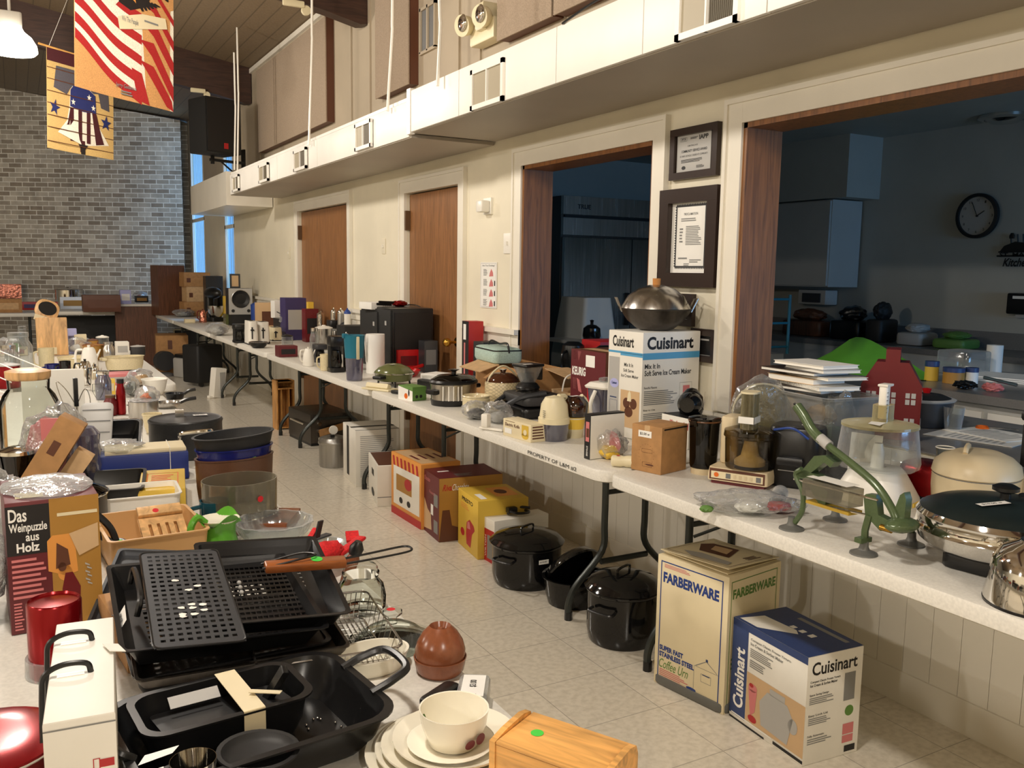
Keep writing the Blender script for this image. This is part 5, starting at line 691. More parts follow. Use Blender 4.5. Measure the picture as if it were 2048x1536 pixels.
# electric mixer and juicer
p, r = rnd(1107, 885, 62); h = top(p, 790)-.74; t = mk('citrus_juicer', 'cream and grey upright appliance right of the electric knife box', 'appliance', p, .3); P(t, 'clear_cup', 'blue_clear', lathe([(r*.85, 0), (r, h*.38), (r*.95, h*.38), (r*.8, .004)], 28)); P(t, 'motor_head', 'cream_plastic', lathe([(r*1.02, h*.38), (r*1.02, h*.5), (r*.95, h*.52), (r*.85, h*.8), (r*.6, h*.95), (0, h)], 28)); P(t, 'vent_slots', 'dark_grey', *[tr(box(.002, .012, .002), (-r*.98, -.0, h*.5+k*.008)) for k in range(5)]); P(t, 'back_handle', 'cream_plastic', tube(curve([(r*.4, 0, h*.95), (r*1.1, 0, h*.9), (r*1.15, 0, h*.5)]), .012))
p, r = rnd(1147, 878, 46); h = top(p, 793)-.74; t = mk('popcorn_popper', 'small yellow and cream popper with a smoked brown dome', 'popcorn maker', p, .2); P(t, 'popper_base', 'cream_plastic', lathe([(r*.8, 0), (r*.85, h*.2), (r*.95, h*.45), (r*1.0, h*.5)], 24)); P(t, 'yellow_front', 'popcorn_yellow', tr(lathe([(r*.86, h*.22), (r*.98, h*.5), (r*.9, h*.52)], 24))); P(t, 'smoked_dome', 'amber_glass', lathe([(r*1.0, h*.52), (r*1.15, h*.6), (r*1.2, h*.85), (r*.8, h), (0, h*1.02)], 24)); P(t, 'price_tag', 'white_print', tr(flat([('r', -.5, -.5, .5, .5)], .045, .02), (-.01, -.01, h*1.025))); P(t, 'butter_chute', 'cream_plastic', tube(curve([(r*.8, 0, h), (r*1.5, 0, h*.8), (r*1.5, 0, h*.3)]), .01))
c, rz, W, D, H = corner((1007, 870), (1062, 886), (1092, 883), 845); H = .072
t = carton('knife_box', 'long cream electric knife box with yellow swirl picture', 'box', c, rz, .075, D, H*1.02, 'box_cream', flaps=False); D_ = D
art(t, 'swirl_panel', 'yellow_print', 'A', .075, D, H, [('r', .68, .3, .92, .9), ('e', .8, .3, .12, .2)]); art(t, 'brand_lettering', 'brown_print', 'A', .075, D, H, [('t', 'Electric Knife', .07, .62, .6, .82, 0, .02), ('n', .08, .88, .5, .93, 1)]); art(t, 'swirl_line', 'box_cream', 'A', .075, D, H, [('e', .8, .5, .06, .16)], .001); art(t, 'price_label', 'white_print', 'A', .075, D, H, [('r', .06, .2, .32, .5)], .001); art(t, 'side_print', 'brown_print', 'C', .075, D, H, [('n', .1, .1, .9, .9, 5)])
for px, w_, sd, lb, col in ((940, .13, 21, 'crumpled clear plastic bag of dark cord before the cream crock', 'dark_grey'), (985, .13, 22, 'crumpled clear plastic bag with green tab left of the electric knife box', 'light_grey')):
    p = at(px, 842 if px < 950 else 850); bagthing('cord_bag', lb, (p.x+.05, p.y+.04, .74), w_, .12, .085 if px < 950 else .1, sd, [(col, 0, 0, .08, .07, .05)])
p = at(975, 862); t = mk('small_gadget', 'small white hooked gadget lying at the table edge', 'gadget', (p.x+.02, p.y, .742), .5); P(t, 'gadget_arm', 'white_plastic', box(.02, .12, .012, bev=.004)); P(t, 'gadget_post', 'white_plastic', box(.03, .03, .06, 0, .03, .01, bev=.006))
p, r = rnd(952, 830, 55); h = top(p, 790)-.74; t = mk('stoneware_crock', 'cream stoneware crock behind the crumpled bags', 'crock', p); P(t, 'crock_body', 'stoneware', lathe([(r*.9, 0), (r, .01), (r, h-.015), (r*.96, h-.012), (r*1.02, h-.004), (r*.98, h), (r*.9, h-.01), (r*.88, .01), (0, .01)], 32))
p, r = rnd(921, 812, 32); h = top(p, 775)-.74; t = mk('blue_mug', 'dark navy travel mug between the slow cooker and the crock', 'mug', p); P(t, 'mug_body', 'black_plastic', lathe([(r*.8, 0), (r, h*.8), (r, h), (0, h)], 24)); P(t, 'mug_band', 'blue_plastic', lathe([(r*1.02, h*.72), (r*1.03, h*.82), (r*.9, h*.82)], 24)); P(t, 'mug_handle', 'blue_plastic', tube(curve([(-r*.9, 0, h*.8), (-r*1.7, 0, h*.6), (-r*.8, 0, h*.2)]), .006))
# slow cooker
p, r = rnd(907, 815, 98); h = top(p, 758)-.74; t = mk('slow_cooker', 'oval slow cooker of striped steel with black base and black glass lid', 'slow cooker', p, .2)
P(t, 'base_ring', 'black_plastic', loft([(ell(r*.96, r*.8), 0), (ell(r*1.0, r*.84), .03)])); P(t, 'steel_shell', 'steel', loft([(ell(r*.97, r*.82), .03), (ell(r*1.0, r*.86), h*.85)])); P(t, 'crock_rim', 'black_plastic', loft([(ell(r*1.03, r*.88), h*.85), (ell(r*1.05, r*.9), h*.92), (ell(r*.98, r*.84), h)])); l = P(t, 'lid', 'smoke_glass', loft([(ell(r*.96, r*.82), h), (ell(r*.7, r*.6), h+.02), (ell(r*.2, r*.2), h+.028)])); P(l, 'lid_knob', 'black_plastic', lathe([(.012, h+.02), (.012, h+.04), (.03, h+.05), (0, h+.055)], 16))
P(t, 'steel_stripe', 'white_plastic', *[tr(box(.006, .002, h*.8-.03), (math.cos(a)*r*1.0, math.sin(a)*r*.86, .03), (0, 0, a+PI/2)) for a in (-2.6, -2.35, -2.15, -1.95, -1.8)]); P(t, 'cooker_handle', 'black_plastic', box(.03, .07, .025, r+.01, 0, h*.6, bev=.008)); P(t, 'cooker_handle', 'black_plastic', box(.03, .07, .025, -r-.01, 0, h*.45, bev=.008))
# woven basket with brown lid
p, r = rnd(1005, 822, 72); h = top(p, 762)-.74; t = mk('quilted_crock', 'cream cross-hatched crock pot with shiny brown lid', 'crock', p); P(t, 'crock_body', M('hatched_cream', (214, 196, 156), .4, kind='tiles', s=.012, mort=.0012, rot=(PI/2, 0, PI/4)), lathe([(r*.85, 0), (r, .02), (r, h-.01), (r*.93, h)], 36)); l = P(t, 'lid', 'amber_brown', lathe([(r*.95, h), (r*.9, h+.015), (r*.5, h+.04), (0, h+.045)], 36)); l.data.materials[0] = M('brown_glaze', (70, 38, 22), .08); P(l, 'lid_knob', 'chrome', lathe([(.01, h+.04), (.02, h+.06), (0, h+.062)], 14)); P(t, 'bail_handle', 'cream_plastic', tube(curve([(-r*.95, 0, h*.7), (-r*.8, 0, h*1.2), (0, 0, h*1.55), (r*.8, 0, h*1.2), (r*.95, 0, h*.7)]), .005))
# compact blender, black grill under it, red tray
t = mk('contact_grill', 'black contact grill with a curved grey handle beside the electric knife box', 'grill', (2.16, 3.62, .74), -.1); P(t, 'grill_base', 'black_plastic', box(.24, .3, .05, r=.03, bev=.01)); P(t, 'grill_top', 'dark_grey', box(.22, .28, .05, 0, 0, .055, r=.03, bev=.015)); P(t, 'steel_band', 'steel', lathe([(.08, .104), (.085, .112), (.05, .12), (0, .12)], 28)); P(t, 'grill_handle', 'gunmetal', tube(curve([(-.11, .1, .08), (-.18, .05, .05), (-.19, -.06, .05), (-.12, -.12, .1), (.0, -.14, .12)]), .012))
t = mk('compact_blender', 'compact blender with square clear jar standing on the black grill', 'blender', (2.14, 3.64, .861), .2); P(t, 'blender_collar', 'black_plastic', lathe([(.055, 0), (.06, .01), (.045, .03), (.03, .035), (0, .035)], 28)); P(t, 'jar', 'clear_plastic', loft([(rr(.06, .06, .015), .035), (rr(.12, .1, .015), .11), (rr(.11, .09, .015), .11), (rr(.05, .05, .012), .04)])); P(t, 'jar_core', 'dark_grey', lathe([(.03, .037), (.03, .08), (0, .085)], 16)); P(t, 'jar_lid', 'black_plastic', box(.13, .11, .012, 0, 0, .111, r=.015, bev=.003)); P(t, 'lid_label', 'white_print', box(.05, .02, .001, -.02, -.02, .1235)); P(t, 'jar_handle', 'black_plastic', box(.015, .03, .07, .075, 0, .04, bev=.005))
t = mk('wire_basket', 'tan lined basket with white handle right of the compact blender', 'basket', (2.36, 3.57, .741), 0); P(t, 'basket_body', 'tan_print', loft([(rr(.12, .16, .02), 0), (rr(.15, .2, .02), .11), (rr(.14, .19, .02), .11), (rr(.11, .15, .02), .005)])); P(t, 'basket_handle', 'white_plastic', tube(curve([(-.07, 0, .09), (-.05, 0, .17), (0, 0, .19), (.05, 0, .17), (.07, 0, .09)]), .004))
T1('red_tray', 'bright red tray lying behind the contact grill', 'tray', (2.42, 3.28, .741), .1, 'red_plastic', vessel(rr(.14, .3, .03), .03, .004, .9, .004))
# open cardboard box with mint lunch bag
c = Vector((2.385, 4.12, .741)); t = mk('open_cardboard_box', 'long open cardboard box with flaps up, behind the slow cooker', 'box', c, -.05); P(t, 'box_wall', 'cardboard', *[box(.28, .006, .18, 0, y, 0) for y in (-.3, .3)], *[box(.006, .6, .18, x, 0, 0) for x in (-.14, .14)], box(.28, .6, .005)); P(t, 'box_flap', 'cardboard_light', tr(box(.12, .28, .004), (-.19, .15, .165), (0, -.3, 0))); P(t, 'box_flap', 'cardboard_light', tr(box(.14, .25, .004), (.06, -.4, .175), (.1, 0, 0))); P(t, 'box_flap', 'cardboard', tr(box(.12, .26, .004), (-.19, -.15, .15), (0, -.55, 0)))
t = mk('lunch_bag', 'pale mint fabric lunch bag with black zip lying on the open cardboard box', 'bag', (2.33, 4.30, .925), -.1); P(t, 'bag_body', 'fabric_mint', tr(box(.17, .32, .085, r=.03, bev=.02, n=5))); P(t, 'zip_band', 'black_print', box(.172, .322, .006, 0, 0, .07, r=.03)); P(t, 'bag_strap', 'black_plastic', tube(curve([(0, -.16, .06), (0, -.13, .11), (.01, 0, .10), (0, .1, .11), (0, .16, .06)]), .006))
# red tall box, black speaker box and things behind
c, rz, W, D, H = corner((918, 720), (930, 724), None, 598, w=.15, d=.07); t = carton('tall_box', 'tall narrow dark red box standing against the door frame', 'box', (2.44, 4.83, .741), .0, .10, .09, .38, 'red_print', flaps=False); art(t, 'black_side', 'black_print', 'A', .10, .09, .38, [('r', 0, 0, 1, 1)]); art(t, 'side_print', 'pink_print', 'A', .10, .09, .38, [('r', .3, .05, .5, .65)], .001); art(t, 'side_print', 'white_print', 'A', .10, .09, .38, [('r', .2, .7, .6, .95)], .001)
t = carton('round_emblem_box', 'black box with round silver emblems right of the tall red box', 'box', (2.42, 4.62, .741), .1, .1, .11, .27, 'black_print', flaps=False); art(t, 'silver_emblem', 'light_grey', 'A', .1, .11, .27, [('e', .5, .45, .4, .17)], .001); art(t, 'emblem_center', 'black_print', 'A', .1, .11, .27, [('e', .5, .45, .28, .11)], .0014); art(t, 'silver_emblem', 'light_grey', 'C', .1, .11, .27, [('e', .5, .45, .3, .12)], .001); art(t, 'emblem_center', 'black_print', 'C', .1, .11, .27, [('e', .5, .45, .2, .08)], .0014)
t = mk('warming_tray', 'grey flat warming tray with books lying behind the slow cooker', 'tray', (2.33, 4.72, .741), -.1)
P(t, 'tray_body', 'dark_steel', box(.3, .36, .06, bev=.008)); P(t, 'tray_top', 'mid_grey', box(.28, .34, .004, 0, 0, .06)); t.location = (2.28, 4.60, .741); t.scale = (.75, .5, 1)
# green electric skillet, leaflets, tea box
p, r = rnd(788, 776, 76); h = .085; t = mk('electric_skillet', 'avocado green electric skillet on black legs at the end of the third table', 'skillet', p, .5)
P(t, 'skillet_body', 'olive_enamel', lathe([(r*.8, .03), (r*.92, .035), (r, .07), (r*1.02, .075)], 36)); P(t, 'skillet_body_leg', 'black_plastic', *[tube([(math.cos(a)*r*.8, math.sin(a)*r*.8, .035), (math.cos(a)*r*.85, math.sin(a)*r*.85, 0)], .006) for a in (.8, 2.4, 3.9, 5.5)]); l = P(t, 'lid', 'olive_enamel', lathe([(r*1.03, .076), (r*1.02, .085), (r*.8, .11), (r*.4, .13), (0, .135)], 36)); P(t, 'side_handle', 'black_plastic', box(.05, .06, .02, -r-.02, 0, .05, bev=.006)); P(t, 'side_handle', 'black_plastic', box(.05, .06, .02, r+.02, 0, .05, bev=.006)); sticker(l, 'tag', (-.03, -.02, .131), (0, 0, 0), .05, .025, '$4.00'); P(l, 'steel_rim', 'chrome', tube(arc((0, 0, .078), r*1.03, 0, 2*PI, 30, 'xy')[:-1], .003, closed=True))
T1('red_pan', 'red frying pan with black handle lying behind the green skillet', 'pan', (*at(800, 752).xy, .741), .5, 'red_plastic', vessel(ell(.13), .04, .003, .8, .004), tube([(.12, .0, .035), (.24, .0, .05)], .012))
for i in range(3): b = mk('manual_stack', ['white instruction booklet, lowest by the slow cooker', 'white instruction booklet in the middle of the pile by the slow cooker', 'white instruction booklet on top of the pile by the slow cooker'][i], 'booklet', (2.13, 4.62-.005*i, .80+.0105*i), .3+.08*i, 'instruction booklets'); P(b, 'pages', 'white_print', box(.14, .2, .010)); P(b, 'cover_line', 'black_print', box(.1415, .2015, .001, 0, 0, .003))
t = mk('black_griddle', 'flat black griddle under the white booklets', 'griddle', (2.14, 4.58, .741), .2); P(t, 'griddle_body', 'black_plastic', box(.22, .28, .056, r=.02, bev=.008))
c, rz, W, D, H = corner((798, 796), (833, 803), (855, 802), 778); t = carton('tea_box', 'small green and white box with strawberry picture at the table edge', 'box', c, rz, .09, .13, .075, 'green_print', flaps=False); art(t, 'white_face', 'white_print', 'A', .09, .13, .075, [('p', [(0, 0), (1, 0), (1, .7), (0, .95)])]); art(t, 'berry_picture', 'orange_paint', 'A', .09, .13, .075, [('e', .55, .3, .12, .2)], .001); art(t, 'knife_picture', 'black_print', 'A', .09, .13, .075, [('e', .75, .55, .05, .25)], .001); art(t, 'knob_picture', 'black_print', 'C', .09, .13, .075, [('e', .3, .3, .1, .12), ('e', .6, .3, .1, .12)])
p = at(790, 788); T1('black_clamp', 'small black clamp beside the green and white box', 'clamp', (p.x+.01, p.y, .741), .4, 'black_plastic', box(.03, .06, .02, bev=.005), tube([(.0, -.03, .01), (.05, -.05, .01)], .006))
T1('cream_tray', 'cream folded plastic tray at the corner of the third table', 'tray', (*at(760, 780).xy, .741), .5, 'cream_plastic', box(.09, .2, .012, bev=.004), tr(box(.03, .16, .03, bev=.006), (-.02, 0, .01), (0, .4, 0)))
# ================================================================ KITCHEN THINGS
t = mk('serving_counter', 'grey serving counter running behind the two wall openings', 'counter', (3.07, 2.0, 0)); P(t, 'worktop', 'counter_grey', box(.66, 5.0, .04, .0, -.1, .82)); P(t, 'counter_front', 'cabinet_paint', box(.5, 4.9, .82, .0, -.1, 0))
t = mk('kitchen_island', 'long kitchen cabinet row with white doors beyond the serving counter', 'cabinet', (4.35, 1.3, 0)); P(t, 'worktop', 'counter_grey', box(1.1, 3.4, .04, 0, 0, .86)); P(t, 'cabinet_body', 'cabinet_paint', box(1.0, 3.3, .86))
for k in range(6): d_ = P(t, 'cabinet_door', 'white_plastic', box(.02, .52, .7, -.51, -1.38+.55*k, .12, bev=.003)); P(d_, 'door_pull', 'chrome', tube(curve([(-.52, -1.38+.55*k+.18, .68), (-.545, -1.38+.55*k+.18, .7), (-.545, -1.38+.55*k+.18, .76), (-.52, -1.38+.55*k+.18, .78)]), .004))
t = mk('base_cabinet', 'dark kitchen counter against the back wall', 'counter', (5.98, 3.2, 0)); P(t, 'worktop', 'counter_grey', box(.62, 6, .04, 0, 0, .88)); P(t, 'cabinet_body', 'cabinet_paint', box(.58, 5.9, .88)); P(t, 'backsplash', 'counter_grey', box(.02, 6, .12, .295, 0, .92))
t = mk('wall_cabinet', 'pale wall cabinet with two flat doors in the dark kitchen', 'cabinet', (6.1, 5.75, 1.34)); P(t, 'cabinet_body', 'cabinet_paint', box(.36, 1.2, .72)); 
for k in range(2): P(t, 'cabinet_door', 'cabinet_paint', box(.02, .585, .70, -.191, -.3+.6*k, .01, bev=.002))
ST('trim_9', 'kitchen_wall', box(.4, 1.5, .5, 6.1, 5.75, 2.07))
p = atx(1957, 432, 6.27); t = mk('wall_clock', 'round wall clock with black rim on the dark kitchen wall', 'clock', p); R_ = .165; P(t, 'clock_rim', 'matt_black', tr(lathe([(R_, 0), (R_, .03), (R_*.86, .035), (R_*.85, .01), (0, .01)], 40), rot=(0, -PI/2, 0))); P(t, 'clock_face', 'light_grey', tr(disc(R_*.86, .004, n=40), (-.012, 0, 0), (0, -PI/2, 0)))
P(t, 'clock_numbers', 'dark_grey', *[tr(tr(flat([('t', str(k or 12), -.5, -.5, .5, .5)], .012 if k % 12 and k < 10 else .02, .018), (-math.sin(k*PI/6)*-R_*.7, math.cos(k*PI/6)*R_*.7, 0)), (-.018, 0, 0), (PI/2, 0, -PI/2)) for k in range(12)])
P(t, 'hour_hand', 'black_print', tr(tube([(0, -.015, 0), (0, .07, 0)], .003), (-.02, 0, 0), (PI/2, 0, -PI/2)) if 0 else tube([(-.02, 0, 0), (-.02, -.065*math.sin(1.0), .065*math.cos(1.0))], .003)); P(t, 'minute_hand', 'black_print', tube([(-.021, 0, 0), (-.021, .11*math.sin(.42), .11*math.cos(.42))], .0025)); P(t, 'hand_hub', 'black_print', tr(disc(.008, .008), (-.016, 0, 0), (0, -PI/2, 0)))
p = atx(2035, 505, 6.27); t = mk('utensil_sign', 'black cut-metal sign of a fork and spoon bowl at the right edge', 'wall sign', p); P(t, 'sign_bar', 'black_print', box(.01, .3, .012, 0, 0, -.03), box(.01, .28, .01, 0, 0, .0)); P(t, 'sign_bowl', 'black_print', tr(flat([('p', [(-.13, 0), (.13, 0), (.09, .055), (-.02, .07), (-.1, .04)])], 1, 1), (-.005, 0, .008), (PI/2, 0, -PI/2))); P(t, 'sign_lettering', 'black_print', tr(flat([('t', 'ST. MARY', -.13, -.03, .13, .0, 0, .03)], 1, 1), (-.005, 0, .0), (PI/2, 0, -PI/2))); P(t, 'sign_lettering', 'black_print', tr(flat([('t', 'Kitchen', -.1, -.1, .1, -.04, 0, .03, .3)], 1, 1), (-.005, 0, .0), (PI/2, 0, -PI/2))); P(t, 'sign_utensils', 'black_print', tr(lathe([(.02, 0), (.022, .02), (.01, .04), (0, .04)], 12), (0, .05, .1), sc=(.3, 1, 1)), *[tube([(0, y, .05), (0, y+.01, .13)], .005) for y in (.05, 0, -.04)])
p = atx(2055, 608, 6.25); t = mk('paper_dispenser', 'black dispenser box on the kitchen wall at the right edge', 'dispenser', p); P(t, 'dispenser_body', 'black_plastic', box(.1, .24, .15, 0, 0, -.075, bev=.01)); P(t, 'white_label', 'white_print', box(.002, .12, .02, -.052, .02, .035)); P(t, 'paper_end', 'light_grey', box(.03, .06, .03, 0, .04, -.1))
p = at(2010, 232, 2.565); t = mk('ceiling_light', 'round chrome-rimmed ceiling light in the dark kitchen', 'ceiling light', (p.x, p.y, KC-.001)); P(t, 'chrome_rim', 'chrome', lathe([(.17, 0), (.17, -.02), (.13, -.03), (.13, -.0)], 36)); P(t, 'dark_lens', 'smoke_glass', lathe([(.13, -.02), (.09, -.05), (0, -.06)], 36))
# fridge
t = mk('steel_refrigerator', 'wide stainless two-door refrigerator in the dark kitchen', 'refrigerator', (4.98, 7.02, 0)); P(t, 'fridge_body', 'dark_steel', box(1.5, .7, 2.08, 0, 0, .02)); 
for s in (-1, 1): d_ = P(t, 'fridge_door', 'steel', box(.735, .05, 1.62, s*.372, -.38, .12, bev=.006)); P(d_, 'door_handle', 'black_plastic', box(.03, .04, .3, s*.05, -.42, .95, bev=.005))
P(t, 'top_panel', 'steel', box(1.5, .04, .15, 0, -.375, 1.76), box(1.5, .04, .16, 0, -.37, 1.94)); P(t, 'vent_gap', 'black_print', box(1.44, .02, .02, 0, -.36, 1.915)); P(t, 'maker_badge', 'black_print', tr(flat([('t', 'TRUE', 0, 0, 1, 1)], .14, .04), (-.6, -.3925, 1.99), (PI/2, 0, 0)))
# things on the kitchen counters
def onk(x, y, z=.861): return (x, y, z)
p, r = rnd(1848, 857, 112, .862); h = top(p, 800)-.862; t = mk('roasting_pot', 'dark grey oval pot with lid and red knob on the serving counter', 'pot', p, .3); o = ell(r*1.05, r*.9, 40); P(t, 'pot_body', 'gunmetal', loft([([(x*.84, y*.84) for x, y in o], 0), ([(x*.93, y*.93) for x, y in o], h*.4), (o, h)])); P(t, 'pot_rim', 'light_grey', loft([(off(o, -.003), h), (off(o, -.008), h+.006), (off(o, .004), h+.01)])); l = P(t, 'lid', 'matt_black', loft([(off(o, .006), h+.008), (off(o, .04), h+.022), (off(o, .09), h+.028)])); P(l, 'lid_knob', 'red_plastic', lathe([(.012, h+.028), (.018, h+.045), (0, h+.048)], 14))
p, r = rnd(1905, 862, 40, .862); T1('clear_tub', 'translucent plastic tub behind the dark grey pot', 'tub', p, 0, 'clear_plastic', lathe([(r*.75, 0), (r, .085), (r*.95, .085), (r*.7, .004)], 24))
for i, (px, py, w_, d_, a) in enumerate(((1960, 872, .24, .30, .2), (1985, 868, .2, .26, -.1))): q = at(px, py, .865); t = mk('loose_papers', ['white papers spread on the serving counter, lower sheet', 'pale papers on the serving counter under the scissors'][i], 'paper', (q.x, q.y, .861+.003*i), a); P(t, 'paper_sheet', 'paper', box(w_, d_, .002)); P(t, 'printed_lines', 'light_grey', tr(flat([('n', -.4, -.4, .4, .3, 9)], w_, d_), (0, 0, .0024)))
q = at(1995, 857, .87); t = mk('scissors', 'orange-handled scissors on the papers', 'scissors', (q.x, q.y, .868), .6); P(t, 'scissor_handle', 'orange_paint', tube(arc((0, .05, 0), .02, 0, 2*PI, 14, 'xy')[:-1], .004, closed=True), tube(arc((.03, .05, 0), .018, 0, 2*PI, 14, 'xy')[:-1], .004, closed=True)); P(t, 'scissor_blade', 'steel', box(.012, .1, .003, .015, -.02, 0))
fr = [at(1632, 738, .906), at(1700, 748, .906), at(1780, 757, .906), at(1852, 760, .906)]; bk = [at(1645, 726, .925), at(1712, 674, 1.05), at(1788, 706, .985), at(1852, 746, .915)]; md = [(f_+b_)/2+Vector((0, 0, -.012)) for f_, b_ in zip(fr, bk)]; bb = [Vector((b_.x+.12, b_.y+.2, max(.906, b_.z-.1))) for b_ in bk]; o0 = Vector((fr[0].x, fr[0].y, .9))
t = mk('green_tablecloth_sheet', 'bright green plastic sheet tented over things on the kitchen island', 'sheet', o0); rows = [curve([v-o0 for v in q_], 5) for q_ in (fr, md, bk, bb)]; V = [v for q_ in rows for v in q_]; nn = len(rows[0]); F_ = [(j*nn+i, j*nn+i+1, (j+1)*nn+i+1, (j+1)*nn+i) for j in range(3) for i in range(nn-1)]
P(t, 'sheet_surface', 'green_sheet', (V, F_))
for i, (px, py, wp, yt, mt, mt2, lb) in enumerate(((1862, 762, 26, 722, 'yellow_print', 'navy_print', 'spice jar with yellow label and dark cap, left of the round tub'), (1906, 768, 40, 735, 'gold_print', 'navy_print', 'round gold and blue tub on the kitchen island'), (1942, 768, 24, 735, 'white_print', 'navy_print', 'blue-lidded white tub right of the round gold tub'))):
    p, r = rnd(px, py, wp, .901); h = top(p, yt)-.901; t = mk('food_tub', lb, 'tub', p); P(t, 'tub_body', mt, lathe([(r, 0), (r, h*.75), (r*.95, h*.75)], 24)); P(t, 'tub_lid', mt2, lathe([(r*1.03, h*.72), (r*1.03, h), (0, h)], 24))
p, r = rnd(1986, 745, 30, .901); h = top(p, 690)-.901; t = mk('paper_towel_roll', 'white paper towel roll standing on the kitchen island', 'paper towel', p); P(t, 'towel_roll', 'foam_white', lathe([(r, 0), (r, h), (r*.3, h), (r*.3, h*.9)], 28)); 
p, r = rnd(1925, 750, 60, .901); t = mk('clear_container', 'translucent ribbed container left of the towel roll', 'container', p); P(t, 'container_body', 'clear_plastic', box(.22, .2, .13, r=.03, bev=.01))
t = mk('paper_stack', 'stack of bluish white papers by the towel roll', 'paper', (*at(2010, 760, .901).xy, .901), .3); P(t, 'paper_sheet', 'white_print', *[box(.3, .4, .006, .01*k, 0, .008*k) for k in range(3)])
t = mk('utensil_pile', 'small pile of bagged utensils on the island edge', 'utensils', (*at(1985, 783, .901).xy, .901), .3); P(t, 'pile', 'pink_print', tr(blob(.05, .09, .04, .3, 3, 2), (.0, .0, 0))); P(t, 'spoon', 'chrome', tube([(0, -.1, .04), (.03, .05, .06)], .008)); P(t, 'dark_pile', 'black_plastic', tr(blob(.12, .1, .04, .3, 3, 5), (0, .12, 0)))
t = mk('dish_rack', 'pale blue dish rack standing behind the stacked notebooks', 'dish rack', (4.3, 4.45, .0), 0); P(t, 'rack_panel', 'light_grey', box(.5, .3, .9)); P(t, 'rack_frame', 'teal_plastic', *[tube([(-.25, -.18, .95+.16*k), (.25, -.18, .95+.16*k)], .008) for k in range(3)], tube([(-.25, -.18, .9), (-.25, -.18, 1.3)], .01), tube([(.25, -.18, .9), (.25, -.18, 1.3)], .01)); P(t, 'rack_back', 'cabinet_paint', box(.62, .03, .42, 0, .1, .92, r=.0, bev=.01))
for i, (y, w_, h_, mt, lb) in enumerate(((5.35, .5, .22, 'walnut', 'dark wooden knife block shape on the back counter'), (4.9, .35, .26, 'black_plastic', 'black appliance on the back kitchen counter'), (4.62, .18, .3, 'matt_black', 'dark bottle rack on the back kitchen counter'), (4.3, .26, .16, 'light_grey', 'pale domed container on the back kitchen counter'), (3.98, .3, .12, 'green_print', 'pale green tub on the back kitchen counter'))):
    t = mk('counter_item', lb, 'kitchen item', (5.95, y, .921), .1); t.name = ['knife_block', 'toaster_oven', 'bottle_rack', 'domed_container', 'storage_tub'][i]; P(t, 'item_body', mt, box(.25, w_*.8, h_*.6, r=.03, bev=.02)); P(t, 'item_top', mt, tr(blob(.2, w_*.6, h_*.5, .15, 2.5, i), (0, 0, h_*.55)))
t = mk('wall_phone', 'dim wall appliance under the kitchen cabinet', 'appliance', (6.2, 5.5, 1.18), 0); P(t, 'phone_body', 'cabinet_paint', box(.15, .3, .13, bev=.01)); P(t, 'phone_panel', 'dark_grey', box(.01, .2, .08, -.08, 0, .02))
# things seen through the first opening
t = carton('red_box', 'flat red box with round white seal in the first wall opening', 'box', (3.02, 4.16, .935), -.1, .3, .22, .105, 'red_print', flaps=False); art(t, 'white_seal', 'white_print', 'C', .3, .22, .105, [('e', .5, .45, .1, .3), ('r', .84, .2, 1, .65)]); art(t, 'seal_text', 'grey_print', 'C', .3, .22, .105, [('t', 'FLOUR', .42, .35, .58, .5)], .001)
t = carton('blue_box', 'wide dark blue box with white edge under the flat red box', 'box', (3.0, 4.15, .862), -.1, .5, .3, .072, 'navy_print', flaps=False); P(t, 'white_edge', 'white_print', box(.504, .304, .006, 0, 0, .06)); t.rotation_euler[2] = -.1
for (x, y, lb, c_) in ((2.78, 4.22, 'black coffee grinder body in the first wall opening, leftmost', .07), (2.80, 3.92, 'black coffee maker in the first wall opening, behind the brown box', .08), (2.79, 3.62, 'dark glass carafe in the first wall opening beside the big box', .06)):
    t = mk('coffee_maker', lb, 'coffee maker', (x, y, .861), .4); P(t, 'machine_body', 'black_plastic', lathe([(c_*.8, 0), (c_*.85, .01), (c_, .1), (c_*.9, .15), (c_*.5, .17), (0, .172)], 24)); P(t, 'machine_handle', 'black_plastic', tube(curve([(-c_, 0, .12), (-c_-.04, 0, .1), (-c_-.03, 0, .03), (-c_*.8, 0, .02)]), .008))
t = mk('french_press', 'small glossy black lidded jar on the shelf in the first opening', 'jar', (3.25, 4.72, .99), 0); P(t, 'jar_body', 'black_enamel', lathe([(.05, 0), (.06, .03), (.055, .08), (.03, .1), (0, .105)], 24)); P(t, 'jar_knob', 'black_plastic', lathe([(.01, .1), (.01, .12), (.015, .13), (0, .135)], 12)); 
t = mk('recycling_bin', 'tall grey tapered bin standing at the left of the first opening', 'bin', (3.42, 5.05, .0), 0); P(t, 'bin_body', 'cabinet_paint', loft([(rr(.32, .4, .03), 0), (rr(.32, .4, .03), .86), (rr(.22, .32, .03), 1.26)])); P(t, 'bin_shelf', 'light_grey', box(.4, .5, .02, -.1, -.2, .965)); P(t, 'bin_leg', 'light_grey', box(.04, .04, .965, -.1, -.4, 0))
